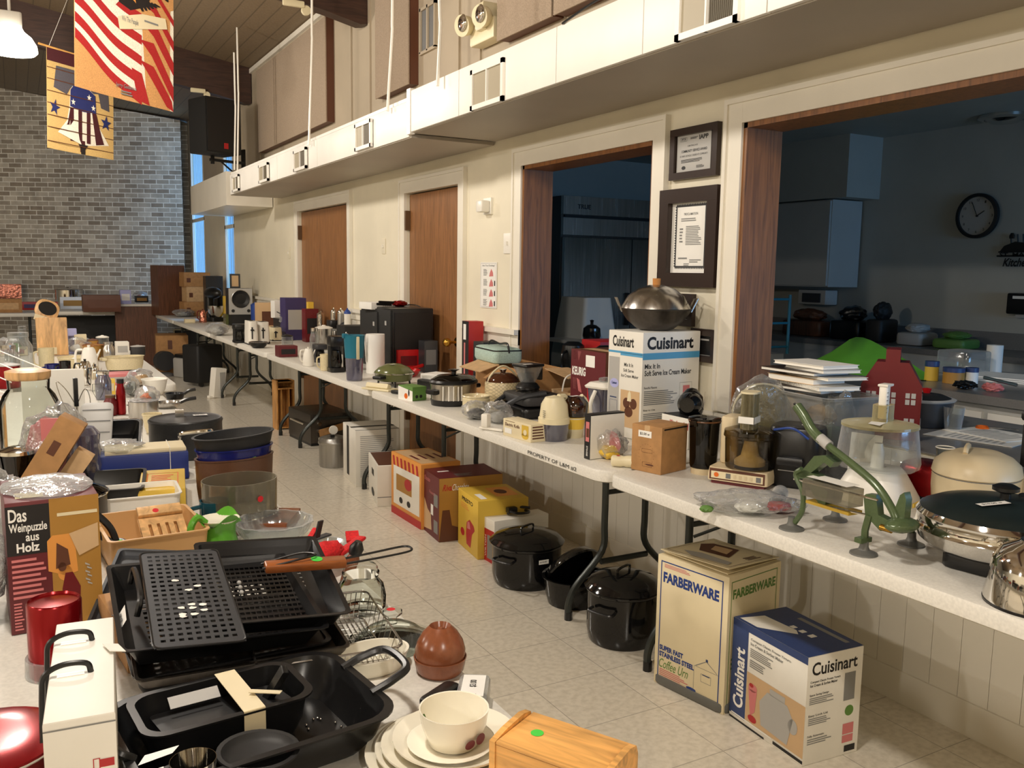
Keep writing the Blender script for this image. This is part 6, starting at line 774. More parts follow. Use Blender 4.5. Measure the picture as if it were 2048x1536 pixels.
# ================================================================ NEAREST LEFT TABLE
B6, B5 = .741, .7415
c, rz, W, D = Q([(88, 1450), (232, 1420), (188, 1240), (70, 1253)], .93); H = .93-.741
t = carton('handled_box', 'white cardboard carrier box with two black rope handles, bottom left', 'box', (c.x+.012, c.y, .741), rz, W, D, H, 'box_white', flaps=False)
for y in (-.03, .07): P(t, 'rope_handle', 'black_plastic', tube(curve([(.01, y, H), (.005, y, H+.012), (-.02, y, H+.014), (-.04, y, H+.004), (-W/2-.008, y, H-.02), (-W/2-.008, y-.02, H-.07)]), .0035)); 
P(t, 'handle_hole', 'white_plastic', *[box(.03, .01, .001, -.012, y, H) for y in (-.03, .07)]); art(t, 'lid_edge', 'grey_print', 'C', W, D, H, [('r', 0, .94, 1, .95)]); art(t, 'blue_logo', 'blue_print', 'C', W, D, H, [('e', .14, .62, .05, .03), ('r', .18, .61, .36, .64)]); art(t, 'red_logo', 'red_print', 'C', W, D, H, [('f', .66, .66, .76, .73, .001), ('r', .76, .67, .96, .72)]); art(t, 'tool_picture', 'navy_print', 'C', W, D, H, [('r', .42, .2, .58, .36)]); art(t, 'tool_picture', 'orange_paint', 'C', W, D, H, [('r', .44, .1, .56, .2)])
t.children[-1]; P(t, 'torn_flap', 'paper', tr(box(.02, .03, .001), (W/2, .03, H+.001), (0, .3, .3)))
p = at(-22, 1505, .84); t = T('red_casserole', 'dark red lidded casserole cut off by the left edge', 'casserole', (p.x-.005, p.y+.04, .741)); P(t, 'pot_body', 'metal_red', lathe([(.07, 0), (.075, .01), (.082, .085), (.085, .088)], 36)); l = P(t, 'lid', 'metal_red', lathe([(.087, .089), (.088, .095), (.07, .1), (.04, .102), (0, .102)], 36)); P(l, 'steel_rim', 'chrome', tube(arc((0, 0, .09), .087, 0, 2*PI, 36, 'xy')[:-1], .002, closed=True))
# wine puzzle box
t = T('puzzle_box', 'tall German wine puzzle box in maroon, black and brown, left foreground', 'box', (.035, 1.90, .741), .05); W, D, H = .155, .2, .25; P(t, 'carton', 'maroon_print', box(W, D, H, bev=.002))
art(t, 'black_panel', 'black_print', 'C', W, D, H, [('r', 0, .6, .46, .97)]); art(t, 'brown_panel', 'gold_print', 'C', W, D, H, [('r', .46, 0, 1, 1)]); art(t, 'title_lettering', 'white_print', 'C', W, D, H, [('t', 'Das', .03, .85, .22, .95, 0, .02), ('t', 'Weinpuzzle', .03, .755, .43, .84, 0, .02), ('t', 'aus', .2, .70, .34, .745, 0, .02), ('t', 'Holz', .1, .62, .34, .69, 0, .03)], .001)
art(t, 'side_lettering', 'pink_print', 'C', W, D, H, [('n', .04, .25, .4, .57, 8), ('n', .04, .02, .14, .24, 9)], .0008); art(t, 'white_strip', 'box_cream', 'C', W, D, H, [('r', .54, .86, .98, .885)], .001); art(t, 'puzzle_picture', 'orange_print', 'C', W, D, H, [('p', [(.42, .45), (.42, .68), (.48, .72), (.68, .72), (.72, .66), (.74, .42), (.6, .4)]), ('e', .6, .42, .08, .06)], .001); art(t, 'puzzle_picture', 'brown_print', 'C', W, D, H, [('p', [(.5, .46), (.52, .66), (.64, .6), (.66, .48)]), ('e', .57, .47, .045, .035)], .0014); art(t, 'bottle_picture', 'dark_red', 'C', W, D, H, [('p', [(.6, .42), (.68, .42), (.76, .3), (.74, .05), (.55, .05), (.56, .3)])], .0012); art(t, 'rope_picture', 'tan_print', 'C', W, D, H, [('p', [(.66, .72), (.98, .78), (.98, .6), (.76, .54)])], .0018); art(t, 'corkscrew_picture', 'light_grey', 'C', W, D, H, [('p', [(.82+.02*(k % 2), .48-.03*k), (.87+.02*(k % 2), .46-.03*k), (.87+.02*(k % 2), .45-.03*k), (.82+.02*(k % 2), .465-.03*k)]) for k in range(6)], .0016)
P(t, 'plastic_wrap', 'film', tr(blob(W*1.04, D*1.02, .016, .1, 3, 4, sub=3), (0, 0, H-.004))); art(t, 'price_label', 'box_cream', 'T', W, D, H, [('r', .12, .12, .42, .35)]); art(t, 'top_print', 'white_print', 'T', W, D, H, [('n', .1, .5, .6, .95, 4)])
p, r = rnd(94, 1262, 104, .88); t = T('red_tin', 'shiny red cylindrical tin standing before the wine puzzle box', 'tin', (p.x, p.y-.0, .741)); r = .042; P(t, 'tin_body', 'metal_red', lathe([(r, 0), (r, .122), (r*.94, .126), (r*.9, .122), (r*.3, .124), (0, .124)], 32)); P(t, 'tin_base', 'clear_plastic', lathe([(r*1.15, 0), (r*1.12, .03), (r, .03)], 28)); t.location = (.03, 1.60, .741)
carton('cardboard_box', 'flat brown cardboard box between the puzzle box and the grill baskets', 'box', (.15, 1.66, .741), .1, .06, .25, .06, 'cardboard', [('label_strip', 'box_cream', 'C', [('r', .1, .3, .9, .8)])])
# grill baskets, topper and roaster
def perf(w_, d_, nx, ny, hx, hy, th=.0015, mx=.02, my=.02):        # sheet with real holes
    xs = []; ys = []
    for i in range(nx): x = -w_/2+mx+(w_-2*mx)*(i+.5)/nx; xs += [x-hx/2, x+hx/2]
    for i in range(ny): y = -d_/2+my+(d_-2*my)*(i+.5)/ny; ys += [y-hy/2, y+hy/2]
    xs = [-w_/2]+xs+[w_/2]; ys = [-d_/2]+ys+[d_/2]; V = [Vector((x, y, z)) for z in (0, th) for y in ys for x in xs]; nX = len(xs); nY = len(ys); o = nX*nY; F_ = []
    for j in range(nY-1):
        for i in range(nX-1):
            a_ = j*nX+i
            if i % 2 == 1 and j % 2 == 1:
                for p_, q_ in ((a_, a_+1), (a_+1, a_+nX+1), (a_+nX+1, a_+nX), (a_+nX, a_)): F_.append((p_, q_, q_+o, p_+o))
            else: F_ += [(a_+o, a_+1+o, a_+nX+1+o, a_+nX+o), (a_, a_+nX, a_+nX+1, a_+1)]
    return V, F_
c, rz, W, D = Q([(265, 1325), (560, 1290), (520, 1180), (235, 1205)], .84)
t = T('baking_pan', 'rectangular dark baking pan under the black grill baskets', 'pan', (.30, 1.50, .8285), .0); P(t, 'pan_body', 'nonstick', vessel(rr(.31, .24, .02, 4), .04, .002, .93, .006)); t.location = (.29, 1.535, .744)
t = T('wire_cooling_basket', 'open silver wire basket sticking out right of the grill baskets', 'wire basket', (.44, 1.47, .742), -.12); w_, d_, h_ = .24, .28, .05
P(t, 'rim_wire', 'steel', tube([(x, y, h_) for x, y in rr(w_, d_, .02, 3)], .0022, 6, closed=True), tube([(x, y, .003) for x, y in rr(w_*.9, d_*.9, .02, 3)], .0018, 6, closed=True)); P(t, 'wire_grid', 'steel', *[tube([(-w_/2+w_*k/24, -d_/2, h_), (-w_*.45+w_*.9*k/24, -d_*.45, .003), (-w_*.45+w_*.9*k/24, d_*.45, .003), (-w_/2+w_*k/24, d_/2, h_)], .0009, 4) for k in range(1, 24)], *[tube([(-w_/2, -d_/2+d_*k/10, h_), (-w_*.45, -d_*.45+d_*.9*k/10, .003), (w_*.45, -d_*.45+d_*.9*k/10, .003), (w_/2, -d_/2+d_*k/10, h_)], .0009, 4) for k in range(1, 10)])
def basket(lb, loc, rot, w_, d_, h_, tag=True):
    t = T('grill_basket', lb, 'grill basket', loc, 0, None, rot); P(t, 'basket_floor', 'nonstick', tr(perf(w_*.86, d_*.86, 16, 13, .0075, .009), (0, 0, 0))); 
    P(t, 'basket_wall', 'nonstick', loft([(rr(w_*.86, d_*.86, .004, 2), 0), (rr(w_, d_, .01, 2), h_), (rr(w_+.016, d_+.016, .012, 2), h_+.001), (rr(w_+.016, d_+.016, .012, 2), h_-.001), (rr(w_*.99, d_*.99, .01, 2), h_-.003), (rr(w_*.85, d_*.85, .004, 2), -.001)], False, False)); return t
t = basket('largest black perforated grill basket with price tag on its left rim', (.275, 1.555, .808), (.10, .06, -.02), .31, .32, .04); P(t, 'side_handle', 'black_plastic', tube(curve([(-.13, -.06, .045), (-.125, -.05, .075), (-.125, .06, .075), (-.13, .07, .045)]), .005)); P(t, 'price_label', 'white_print', tr(flat([('p', [(-.5, -.5), (.4, -.5), (.5, .5), (-.4, .5)])], .028, .05), (-.152, -.05, .038), (0, -1.1, 0))); P(t, 'price_lettering', 'black_print', tr(flat([('t', '$3.00', -.3, -.35, .3, .35, 1)], .02, .04), (-.1535, -.05, .038), (0, -1.1, 0)))
t = basket('second black grill basket with a walnut handle, lying across the first', (.375, 1.57, .828), (.12, .05, -.10), .22, .32, .035)
P(t, 'walnut_handle', 'handle_wood', box(.15, .028, .016, .07, .01, .04, r=.004, bev=.003)); P(t, 'wire_loop', 'black_plastic', tube(curve([(.14, .0, .048), (.22, .005, .055), (.27, .015, .058), (.28, .03, .058), (.265, .04, .058), (.2, .03, .053), (.14, .022, .048)]), .0022)); P(t, 'wire_loop', 'black_plastic', tube(curve([(-.01, .02, .05), (.06, .03, .062), (.09, .02, .062), (.06, .005, .062), (-.01, .0, .05)]), .002)); sticker(t, 'green', (.09, .012, .0568), (0, 0, 0), .022)
P(t, 'meat_skewer_tip', 'light_grey', *[tr(sph(.0045, n=8), (-.085+.02*i, -.0+.02*j, .006)) for i in range(3) for j in range(3)])
t = T('grill_topper', 'flat perforated grill topper sheet lying on top of the baskets', 'grill topper', (.232, 1.52, .868), 0, None, (.14, .08, -.05)); P(t, 'topper_sheet', 'gunmetal', perf(.135, .34, 9, 19, .0075, .0075, .0015, .008, .012)); P(t, 'topper_edge', 'nonstick', tube([(x, y, .001) for x, y in rr(.136, .341, .012, 3)], .0022, 6, closed=True)); P(t, 'white_flakes', 'paper', *[tr(blob(.012, .008, .001, .5, 2, k, sub=2), (.0+.02*math.sin(k*2.1), -.06+.02*math.cos(k*1.7)+(.09 if k > 8 else 0), .002)) for k in range(12)])
t = T('metal_strainer_tray', 'silver fine mesh tray edge below the grill baskets', 'tray', (.30, 1.49, .785), 0, None, (.08, .02, -.03)); P(t, 'mesh_body', 'dark_steel', vessel(rr(.33, .24, .01, 3), .02, .002, .95, .003))
t = T('baking_sheet', 'grey steel baking sheet tilted behind the grill baskets', 'baking sheet', (.22, 1.82, .775), 0, None, (.25, .1, -.3)); P(t, 'sheet_body', 'gunmetal', vessel(rr(.2, .26, .01, 3), .012, .002, .96, .004))
# roasting pan, rack pan, skillet, measuring cup
t = T('roasting_pan', 'large black enamel roasting pan with a loop handle, front of the left table', 'roasting pan', (.262, 1.205, .742), .12); o = rr(.34, .25, .05, 6); P(t, 'pan_body', 'nonstick', vessel(o, .058, .003, .82, .008)); P(t, 'loop_handle', 'black_plastic', tube(curve([(.165, -.05, .055), (.2, -.05, .066), (.232, -.035, .074), (.235, .035, .074), (.2, .05, .066), (.165, .05, .055)]), .0065)); P(t, 'water_drops', 'chrome', *[tr(sph(.0022, n=6), (.1+.04*math.sin(k*2.3), -.03+.045*math.cos(k*1.7), .005)) for k in range(14)]); P(t, 'loop_handle', 'black_plastic', tube(curve([(-.165, -.04, .055), (-.185, -.03, .07), (-.19, .04, .075), (-.17, .05, .055)]), .006))
t = T('loaf_pan', 'deep black rectangular pan with a beige cardboard band lying in the roasting pan', 'pan', (.228, 1.235, .752), .10); o = rr(.225, .125, .03, 6); P(t, 'pan_body', 'nonstick', vessel(o, .062, .003, .86, .007)); P(t, 'pan_insert', 'black_plastic', tr(box(.18, .09, .004, r=.01), (0, 0, .04), (-.15, 0, 0)), tr(box(.01, .015, .08, bev=.003), (.06, .0, .03), (.5, .3, 0)))
b = P(t, 'cardboard_band', 'box_cream', box(.03, .136, .001, .025, 0, .0635), box(.03, .0012, .05, .025, -.0685, .014)); P(b, 'band_flap', 'box_cream', tr(box(.012, .045, .001), (.052, -.035, .068), (0, .1, .9))); P(t, 'insert_label', 'light_grey', tr(box(.07, .02, .001), (-.03, .03, .055), (.5, 0, 0)))
t = T('small_skillet', 'small round black skillet leaning at the front of the roasting pan', 'skillet', (.246, 1.098, .786), 0, None, (.12, .1, .2)); P(t, 'skillet_body', 'cast_iron', vessel(ell(.052, .042, 32), .012, .003, .8, .003))
p = at(420, 1530, .84); t = T('measuring_cup', 'shiny steel cup at the bottom edge with price tags on its handle', 'cup', (.158, 1.045, .785)); P(t, 'cup_body', 'chrome', lathe([(.02, .0), (.024, .005), (.027, .05), (.0265, .05), (.021, .006), (0, .006)], 28)); P(t, 'cup_handle', 'black_plastic', tube([(-.026, 0, .044), (-.07, -.012, .042)], .006)); P(t, 'price_tag', 'white_print', tr(flat([('p', [(0, 0), (.04, .01), (.05, .025), (.01, .02)])], 1, 1), (-.06, .012, .052)), tr(flat([('p', [(0, 0), (.04, .008), (.042, .02), (.005, .014)])], 1, 1), (-.075, -.02, .05)))
t = T('pan_cover', 'round black lid with red and white sticker at the bottom edge', 'lid', (.325, 1.015, .742)); P(t, 'lid_body', 'gunmetal', lathe([(.05, 0), (.052, .006), (.03, .012), (0, .013)], 32)); sticker(t, 'red', (-.012, .015, .0135), (0, 0, 0), .022); P(t, 'white_label', 'white_print', box(.03, .012, .0008, .022, .012, .012))
# plates and bowl, bread box
p, r = rnd(870, 1640, 298, .76); p = Vector((.488, 1.045, .741)); t = None
for i, (rr_, dx) in enumerate(((.108, 0), (.10, .004), (.092, .002), (.086, .01))):
    t = T('dinner_plate', ['widest cream plate at the bottom of the plate stack', 'second cream plate of the stack beside the wooden bread box', 'third cream plate of the stack beside the wooden bread box', 'top cream plate of the stack, under the small saucer'][i], 'plate', (p.x+dx, p.y-.006*i, .741+.009*i), 0, 'stacked cream plates'); P(t, 'plate_body', 'porcelain', lathe([(rr_*.55, 0), (rr_*.6, .003), (rr_*.97, .016), (rr_, .018), (rr_, .0205), (rr_*.95, .019), (rr_*.62, .006), (0, .005)], 44))
q = Vector((p.x+.018, p.y-.03, .785)); t = T('saucer', 'small cream saucer on the plates under the bowl', 'saucer', (q.x-.02, q.y, .778)); P(t, 'saucer_body', 'porcelain', lathe([(.03, 0), (.035, .002), (.058, .01), (.06, .012), (.056, .013), (.03, .004), (0, .004)], 36))
t = T('soup_bowl', 'deep cream bowl with green leaf and dark fruit painted outside, on the plates', 'bowl', (q.x-.016, q.y, .7825)); P(t, 'bowl_body', 'porcelain', lathe([(.028, 0), (.034, .004), (.044, .03), (.047, .05), (.0475, .0525), (.0455, .052), (.042, .03), (.033, .007), (0, .006)], 40)); P(t, 'painted_leaf', 'green_print', tr(tr(flat([('e', 0, 0, .0045, .012)], 1, 1), rot=(PI/2, 0, 0)), (-.0395, .010, .036), (0, 0, -1.3), (1, 1, 1))); P(t, 'painted_fruit', 'dark_red', tr(flat([('e', 0, 0, .008, .007), ('e', .016, .004, .007, .009)], 1, 1), (.002, -.0456, .02), (PI/2+.2, 0, .15)))
c, rz, W, D = Q([(985, 1472), (1213, 1562), (1262, 1478), (1060, 1420)], .87); H = .13
t = T('bread_box', 'pine bread box with rounded side panels and green dot, bottom centre', 'bread box', (c.x, c.y, .741), rz); P(t, 'box_body', 'pine', box(W*.94, D*.96, H*.93)); P(t, 'top_board', 'pine', box(W*.93, D*.98, .005, 0, 0, H*.935, bev=.001)); 
for s in (-1, 1): P(t, 'side_panel', 'pine', tr(loft([([(-D/2, 0), (D/2, 0), (D/2, H*.9), (D*.44, H*.99), (D*.25, H*1.02), (-D*.2, H*1.0), (-D*.5, H*.96)], -.004), ([(-D/2, 0), (D/2, 0), (D/2, H*.9), (D*.44, H*.99), (D*.25, H*1.02), (-D*.2, H*1.0), (-D*.5, H*.96)], .004)]), (s*W/2, 0, 0), (PI/2, 0, PI/2)))
sticker(t, 'green', (-W*.25, D*.0, H*.935+.0055), (0, 0, 0), .016)
# package, garlic keeper, dish, lid, jar
c = at(945, 1395, .76); t = T('knife_package', 'clear plastic package of black cooking tool with price card, beside the clay garlic keeper', 'package', (c.x, c.y+.0, .742), -.55); P(t, 'blister', 'clear_plastic', box(.05, .12, .03, r=.01, bev=.006)); P(t, 'tool', 'black_plastic', tr(box(.02, .1, .014, bev=.005), (0, 0, .006))); P(t, 'price_card', 'white_print', box(.036, .07, .0008, .0, .015, .0305)); P(t, 'card_lettering', 'black_print', tr(flat([('t', '$3.00', -.3, -.3, .3, .3, 1)], .02, .04), (0, .02, .0318)), tr(flat([('e', 0, 0, .002, .002), ('e', .01, 0, .002, .002)], 1, 1), (-.005, -.016, .0318)))
c = at(880, 1388, .76); t = T('kitchen_tongs', 'black folded kitchen tool with steel shaft pointing left, in front of the white dish', 'kitchen tool', (c.x, c.y, .752), .5); P(t, 'tool_head', 'black_plastic', box(.08, .03, .014, r=.01, bev=.005)); P(t, 'tool_shaft', 'steel', tube([(-.04, 0, .008), (-.11, -.02, .006)], .003))
p, r = rnd(880, 1366, 106, .741); t = T('garlic_keeper', 'brown terracotta garlic keeper shaped like a clove in its saucer', 'garlic keeper', p); h = top(p, 1255)-.741; P(t, 'clay_base', 'terracotta', lathe([(r*.8, 0), (r*.9, .006), (r, .028), (r*.96, .028), (r*.84, .008), (0, .008)], 36)); P(t, 'clay_dome', 'terracotta', lathe([(r*.82, .01), (r*.93, .025), (r*.95, .04), (r*.86, .055), (r*.66, .07), (r*.4, .082), (r*.24, h*.86), (r*.16, h*.94), (r*.09, h), (0, h*1.01)], 36))
p, r = rnd(745, 1368, 150, .741); t = T('oval_dish', 'small oval white ceramic dish with faded gold pattern below the glass lid', 'dish', p, .1); P(t, 'dish_body', 'porcelain', vessel(ell(r, r*.72, 36), .03, .003, .85, .002)); P(t, 'gold_pattern', 'gold_print', tr(flat([('e', 0, 0, .018, .008)], 1, 1), (.01, -r*.3, .004)))
p, r = rnd(785, 1312, 150, .741); t = T('casserole_cover', 'round clear glass casserole lid with red dot on the knob', 'lid', p); P(t, 'lid_glass', 'glass', lathe([(r, 0), (r*.98, .006), (r*.7, .022), (r*.4, .032), (0, .036)], 40)); P(t, 'lid_knob', 'glass', lathe([(.009, .034), (.008, .045), (.018, .052), (.018, .058), (0, .06)], 24)); P(t, 'plate_ring', 'glass', lathe([(r*1.15, 0), (r*1.16, .004), (r*.9, .003)], 40)); sticker(t, 'red', (-.003, 0, .061), (0, 0, 0), .016)
p, r = rnd(722, 1236, 100, .741); t = T('glass_jar', 'squat clear glass storage jar with ridged glass lid near the table edge', 'jar', p); h = top(p, 1128)-.741; P(t, 'jar_glass', 'glass', lathe([(r*.85, 0), (r*.98, .006), (r, h*.3), (r*.9, h*.55), (r*.68, h*.68), (r*.7, h*.75), (r*.66, h*.75), (r*.64, h*.68), (r*.86, h*.5), (r*.92, h*.1), (0, .008)], 40)); P(t, 'jar_lid', 'glass', lathe([(r*.72, h*.77), (r*.74, h*.83), (r*.66, h*.86), (r*.68, h*.92), (r*.6, h*.98), (0, h)], 36))
# red cloth tools, spoons behind
t = T('red_cloth_bundle', 'bright red folded mitt with price band lying on the glass dishes', 'oven mitt', (*at(640, 1105, .80).xy, .775), .55); P(t, 'mitt_body', 'fabric_red', tr(blob(.14, .065, .045, .12, 2.2, 2), (0, 0, 0)), tr(box(.11, .022, .01, bev=.004), (.09, -.01, .012), (0, -.1, .15)), tr(box(.03, .03, .008), (.135, .02, .02), (0, -.5, .8)), tr(box(.06, .012, .01), (.02, .045, .04), (0, -.5, .2))); P(t, 'paper_band', 'white_print', tr(lathe([(.024, -.012), (.024, .012)], 18), (-.05, 0, .02), (0, PI/2, 0))); P(t, 'black_tag', 'matt_black', tr(box(.02, .004, .04), (.03, .035, .045), (.2, .1, .2)))
t = T('long_tray', 'clear long plastic tray under the red mitt', 'tray', (*at(610, 1120, .76).xy, .742), .5); P(t, 'tray_body', 'clear_plastic', vessel(rr(.26, .1, .03, 5), .035, .003, .85, .003)); P(t, 'flat_blade', 'gunmetal', tr(box(.22, .018, .004), (.02, .05, .036)))
p, r = rnd(548, 1108, 150, .741); t = T('pie_dish', 'large clear fluted glass pie dish right of the green pitcher', 'dish', (p.x, p.y, .76)); n_ = 48; o = [(r*(1+.03*math.cos(i*2*PI/n_*12))*math.cos(2*PI*i/n_), r*(1+.03*math.cos(i*2*PI/n_*12))*math.sin(2*PI*i/n_)) for i in range(n_)]; P(t, 'dish_glass', 'clear_plastic', vessel(o, .04, .003, .75, .004)); T1('white_plate', 'white plate under the clear pie dish', 'plate', (p.x+.01, p.y-.02, .742), 0, 'porcelain', lathe([(r*.7, 0), (r*1.02, .014), (r, .016), (r*.65, .004), (0, .004)], 36))
t = T('grinder_bottle', 'small black-topped purple pepper grinder behind the glass jar', 'grinder', (*at(690, 1150, .76).xy, .742), .3); P(t, 'grinder_body', 'terracotta', tr(lathe([(.012, 0), (.014, .06), (.01, .07), (0, .07)], 18), rot=(.25, .2, 0))); P(t, 'grinder_top', 'black_plastic', tr(lathe([(.014, .07), (.016, .085), (.008, .1), (0, .1)], 18), rot=(.25, .2, 0)))
# green pitcher, mug, glass bowl stack
p, r = rnd(440, 1125, 74, .741); t = T('green_pitcher', 'glossy lime green ruffled pitcher behind the grill baskets', 'pitcher', p, .4); h = top(p, 1030)-.741
V, F_ = lathe([(r*.8, 0), (r, .01), (r*1.02, h*.3), (r*.85, h*.6), (r*.9, h*.8), (r*1.15, h*.95), (r*1.1, h*.95), (r*.85, h*.8), (r*.8, h*.6), (r*.95, h*.3), (0, .01)], 36)
V = [Vector((v.x, v.y, v.z+(.014*math.sin(3*math.atan2(v.y, v.x)) if v.z > h*.9 else 0))) for v in V]; P(t, 'pitcher_body', 'green_glaze', (V, F_)); P(t, 'pitcher_handle', 'green_glaze', tube(curve([(-r*.8, 0, h*.9), (-r*1.3, 0, h*1.05), (-r*1.7, 0, h*.8), (-r*1.4, 0, h*.35), (-r*.9, 0, h*.25)]), .008)); P(t, 'white_interior', 'porcelain', lathe([(r*.8, h*.8), (r*1.08, h*.93), (r*.82, h*.85)], 30))
p, r = rnd(435, 1080, 60, .741); t = T('teal_mug', 'dark teal glazed mug behind the lime green pitcher', 'mug', (p.x, p.y+.02, .741)); h = top(t.location, 1000)-.741; P(t, 'mug_body', 'teal_glaze', lathe([(r*.8, 0), (r, .01), (r, h), (r*.9, h), (r*.85, .01), (0, .01)], 28)); P(t, 'mug_handle', 'teal_glaze', tube(curve([(-r*.9, 0, h*.85), (-r*1.6, 0, h*.75), (-r*1.5, 0, h*.3), (-r*.9, 0, h*.15)]), .006))
p, r = rnd(487, 1085, 158, .741); zb = .741; p = p+Vector((.0, .03, 0))
t = T('flat_box', 'terracotta coloured flat box under the clear glass bowl', 'box', (p.x+.04, p.y-.0, .741), -.5); P(t, 'box_body', 'terracotta', box(.2, .16, .03, bev=.002))
t = T('acrylic_bowl', 'large clear acrylic bowl with red dot, below the dark oval roaster', 'bowl', (p.x, p.y, .775), .2); r = r*.98; h = .10; P(t, 'bowl_body', 'plexi', loft([(ell(r*.8, r*.66, 32), 0), (ell(r*.95, r*.8, 32), .01), (ell(r*.97, r*.82, 32), h), (ell(r*.94, r*.79, 32), h), (ell(r*.92, r*.77, 32), .012)])); sticker(t, 'red', (r*.18, -r*.84, h*.6), (PI/2, 0, .1), .016); P(t, 'steel_rim', 'chrome', tube([(x, y, .008) for x, y in ell(r*.98, r*.83, 32)], .003, 6, closed=True))
p2, r2 = rnd(478, 1000, 166, .80); q = p2+Vector((.02, .14, 0))
M('clay_brown', (86, 56, 38), .35, kind='speck'); t = T('clay_baker', 'brown clay baker between the clear bowl and the blue enamel pan', 'baker', (q.x, q.y, .742), .25); R2 = 80*kk(Vector((q.x, q.y, .88))); P(t, 'baker_body', 'clay_brown', vessel(ell(R2, R2*.6, 36), .13, .005, .92, .002)); 
t = T('blue_roaster', 'cobalt blue enamel pan with painted stars, under the dark oval roaster', 'pan', (q.x, q.y, .84), .25); P(t, 'pan_body', 'blue_glaze', vessel(ell(R2*.98, R2*.6, 36), .06, .004, .82, .003)); P(t, 'painted_dot', 'green_print', tr(flat([('e', 0, 0, .012, .01)], 1, 1), (R2*.2, -R2*.56, .03), (PI/2-.2, 0, .1)))
t = T('oval_roaster', 'dark grey oval roaster bottom on top of the blue enamel pan', 'roaster', (q.x, q.y, .888), 0, None, (.0, -.03, .25)); P(t, 'roaster_body', 'cast_iron', vessel(ell(R2*1.02, R2*.6, 40), .05, .004, .85, .004))
# tan bin with scissors and slotted wood
c, rz, W, D = Q([(210, 1085), (400, 1060), (385, 1005), (195, 1030)], .83)
t = T('tan_plastic_bin', 'tan plastic bin holding black pliers and a slotted wooden holder', 'bin', (c.x, c.y, .742), rz); P(t, 'bin_body', 'light_wood', vessel(rr(W, D, .015, 4), .088, .003, .9, .004)); t.children[0].data.materials[0] = M('tan_bin', (206, 160, 104), .4)
t = T('slotted_wood_holder', 'pale wooden holder with four slots and pink dot, inside the tan bin', 'wood holder', (c.x+.03, c.y+.0, .80), 0, None, (.5, 0, rz)); P(t, 'holder_front', 'light_wood', tr(perf(.1, .11, 4, 1, .007, .045, .01, .012, .012)), box(.1, .03, .012, 0, .06, .01, bev=.004)); sticker(t, 'red', (-.01, .055, .0225), (0, 0, 0), .014)
t = T('black_pliers', 'black-handled kitchen shears with green dot standing in the tan bin', 'shears', (c.x-.07, c.y-.01, .78), 0, None, (.4, -.5, rz)); P(t, 'shear_handle', 'black_plastic', tube(curve([(-.03, .05, .05), (-.015, .03, .03), (0, .0, .0)]), .008), tube(curve([(.0, .09, .06), (.01, .04, .03), (0, 0, 0)]), .008)); P(t, 'shear_head', 'gunmetal', tr(blob(.035, .09, .02, .1, 2, 3), (.01, -.02, -.01))); sticker(t, 'green', (.01, .0, .013), (0, 0, 0), .012)
c, rz, W, D = Q([(180, 1010), (372, 990), (368, 975), (182, 990)], .83); t = T('white_lid_tray', 'white plastic tray lying behind the tan bin', 'tray', (c.x, c.y+.12, .742), rz); P(t, 'tray_body', 'white_plastic', vessel(rr(W, .16, .02, 4), .075, .003, .92, .004))
c, rz, W, D = Q([(165, 995), (302, 985), (290, 945), (170, 952)], .82); t = T('black_baking_tray', 'black nonstick loaf tray behind the white tray', 'pan', (c.x, c.y+.1, .742), rz); P(t, 'pan_body', 'nonstick', vessel(rr(W, D, .02, 4), .07, .003, .88, .006))
c, rz, W, D = Q([(300, 985), (390, 978), (365, 940), (270, 945)], .81); t = carton('yellow_package', 'yellow cardboard package with orange drawing right of the black loaf tray', 'package', (c.x, c.y+.06, .742), rz, W, D, .06, 'yellow_print', flaps=False); art(t, 'orange_drawing', 'orange_paint', 'T', W, D, .06, [('f', .15, .2, .85, .8, .003), ('n', .25, .3, .75, .7, 5)])
# shoe box with brand lettering
c, rz, W, D, H = corner((172, 900), (202, 948), (370, 938), 930, w=.27, d=.16); c = Vector((.33, 3.02, .741)); rz = -.06
t = carton('shoe_box', 'blue shoe box with white brand lettering, filled with cream sheets', 'box', c, rz, .27, .14, .09, 'navy_print', flaps=False); t.children[0].data.materials[0] = M('box_blue', (28, 48, 120), .45); art(t, 'brand_lettering', 'white_print', 'C', .27, .14, .09, [('t', 'SKECHERS', .2, .08, .78, .3, 0, .04), ('r', .06, .02, .17, .3)]); P(t, 'cream_sheets', 'box_cream', box(.24, .12, .016, .01, 0, .088, bev=.004)); P(t, 'white_string', 'white_plastic', box(.002, .142, .018, .08, 0, .088), box(.002, .001, .09, .08, -.0715, 0)); P(t, 'bubble_wrap', 'film', tr(blob(.15, .13, .04, .3, 3, 2, sub=3), (-.07, 0, .088)))
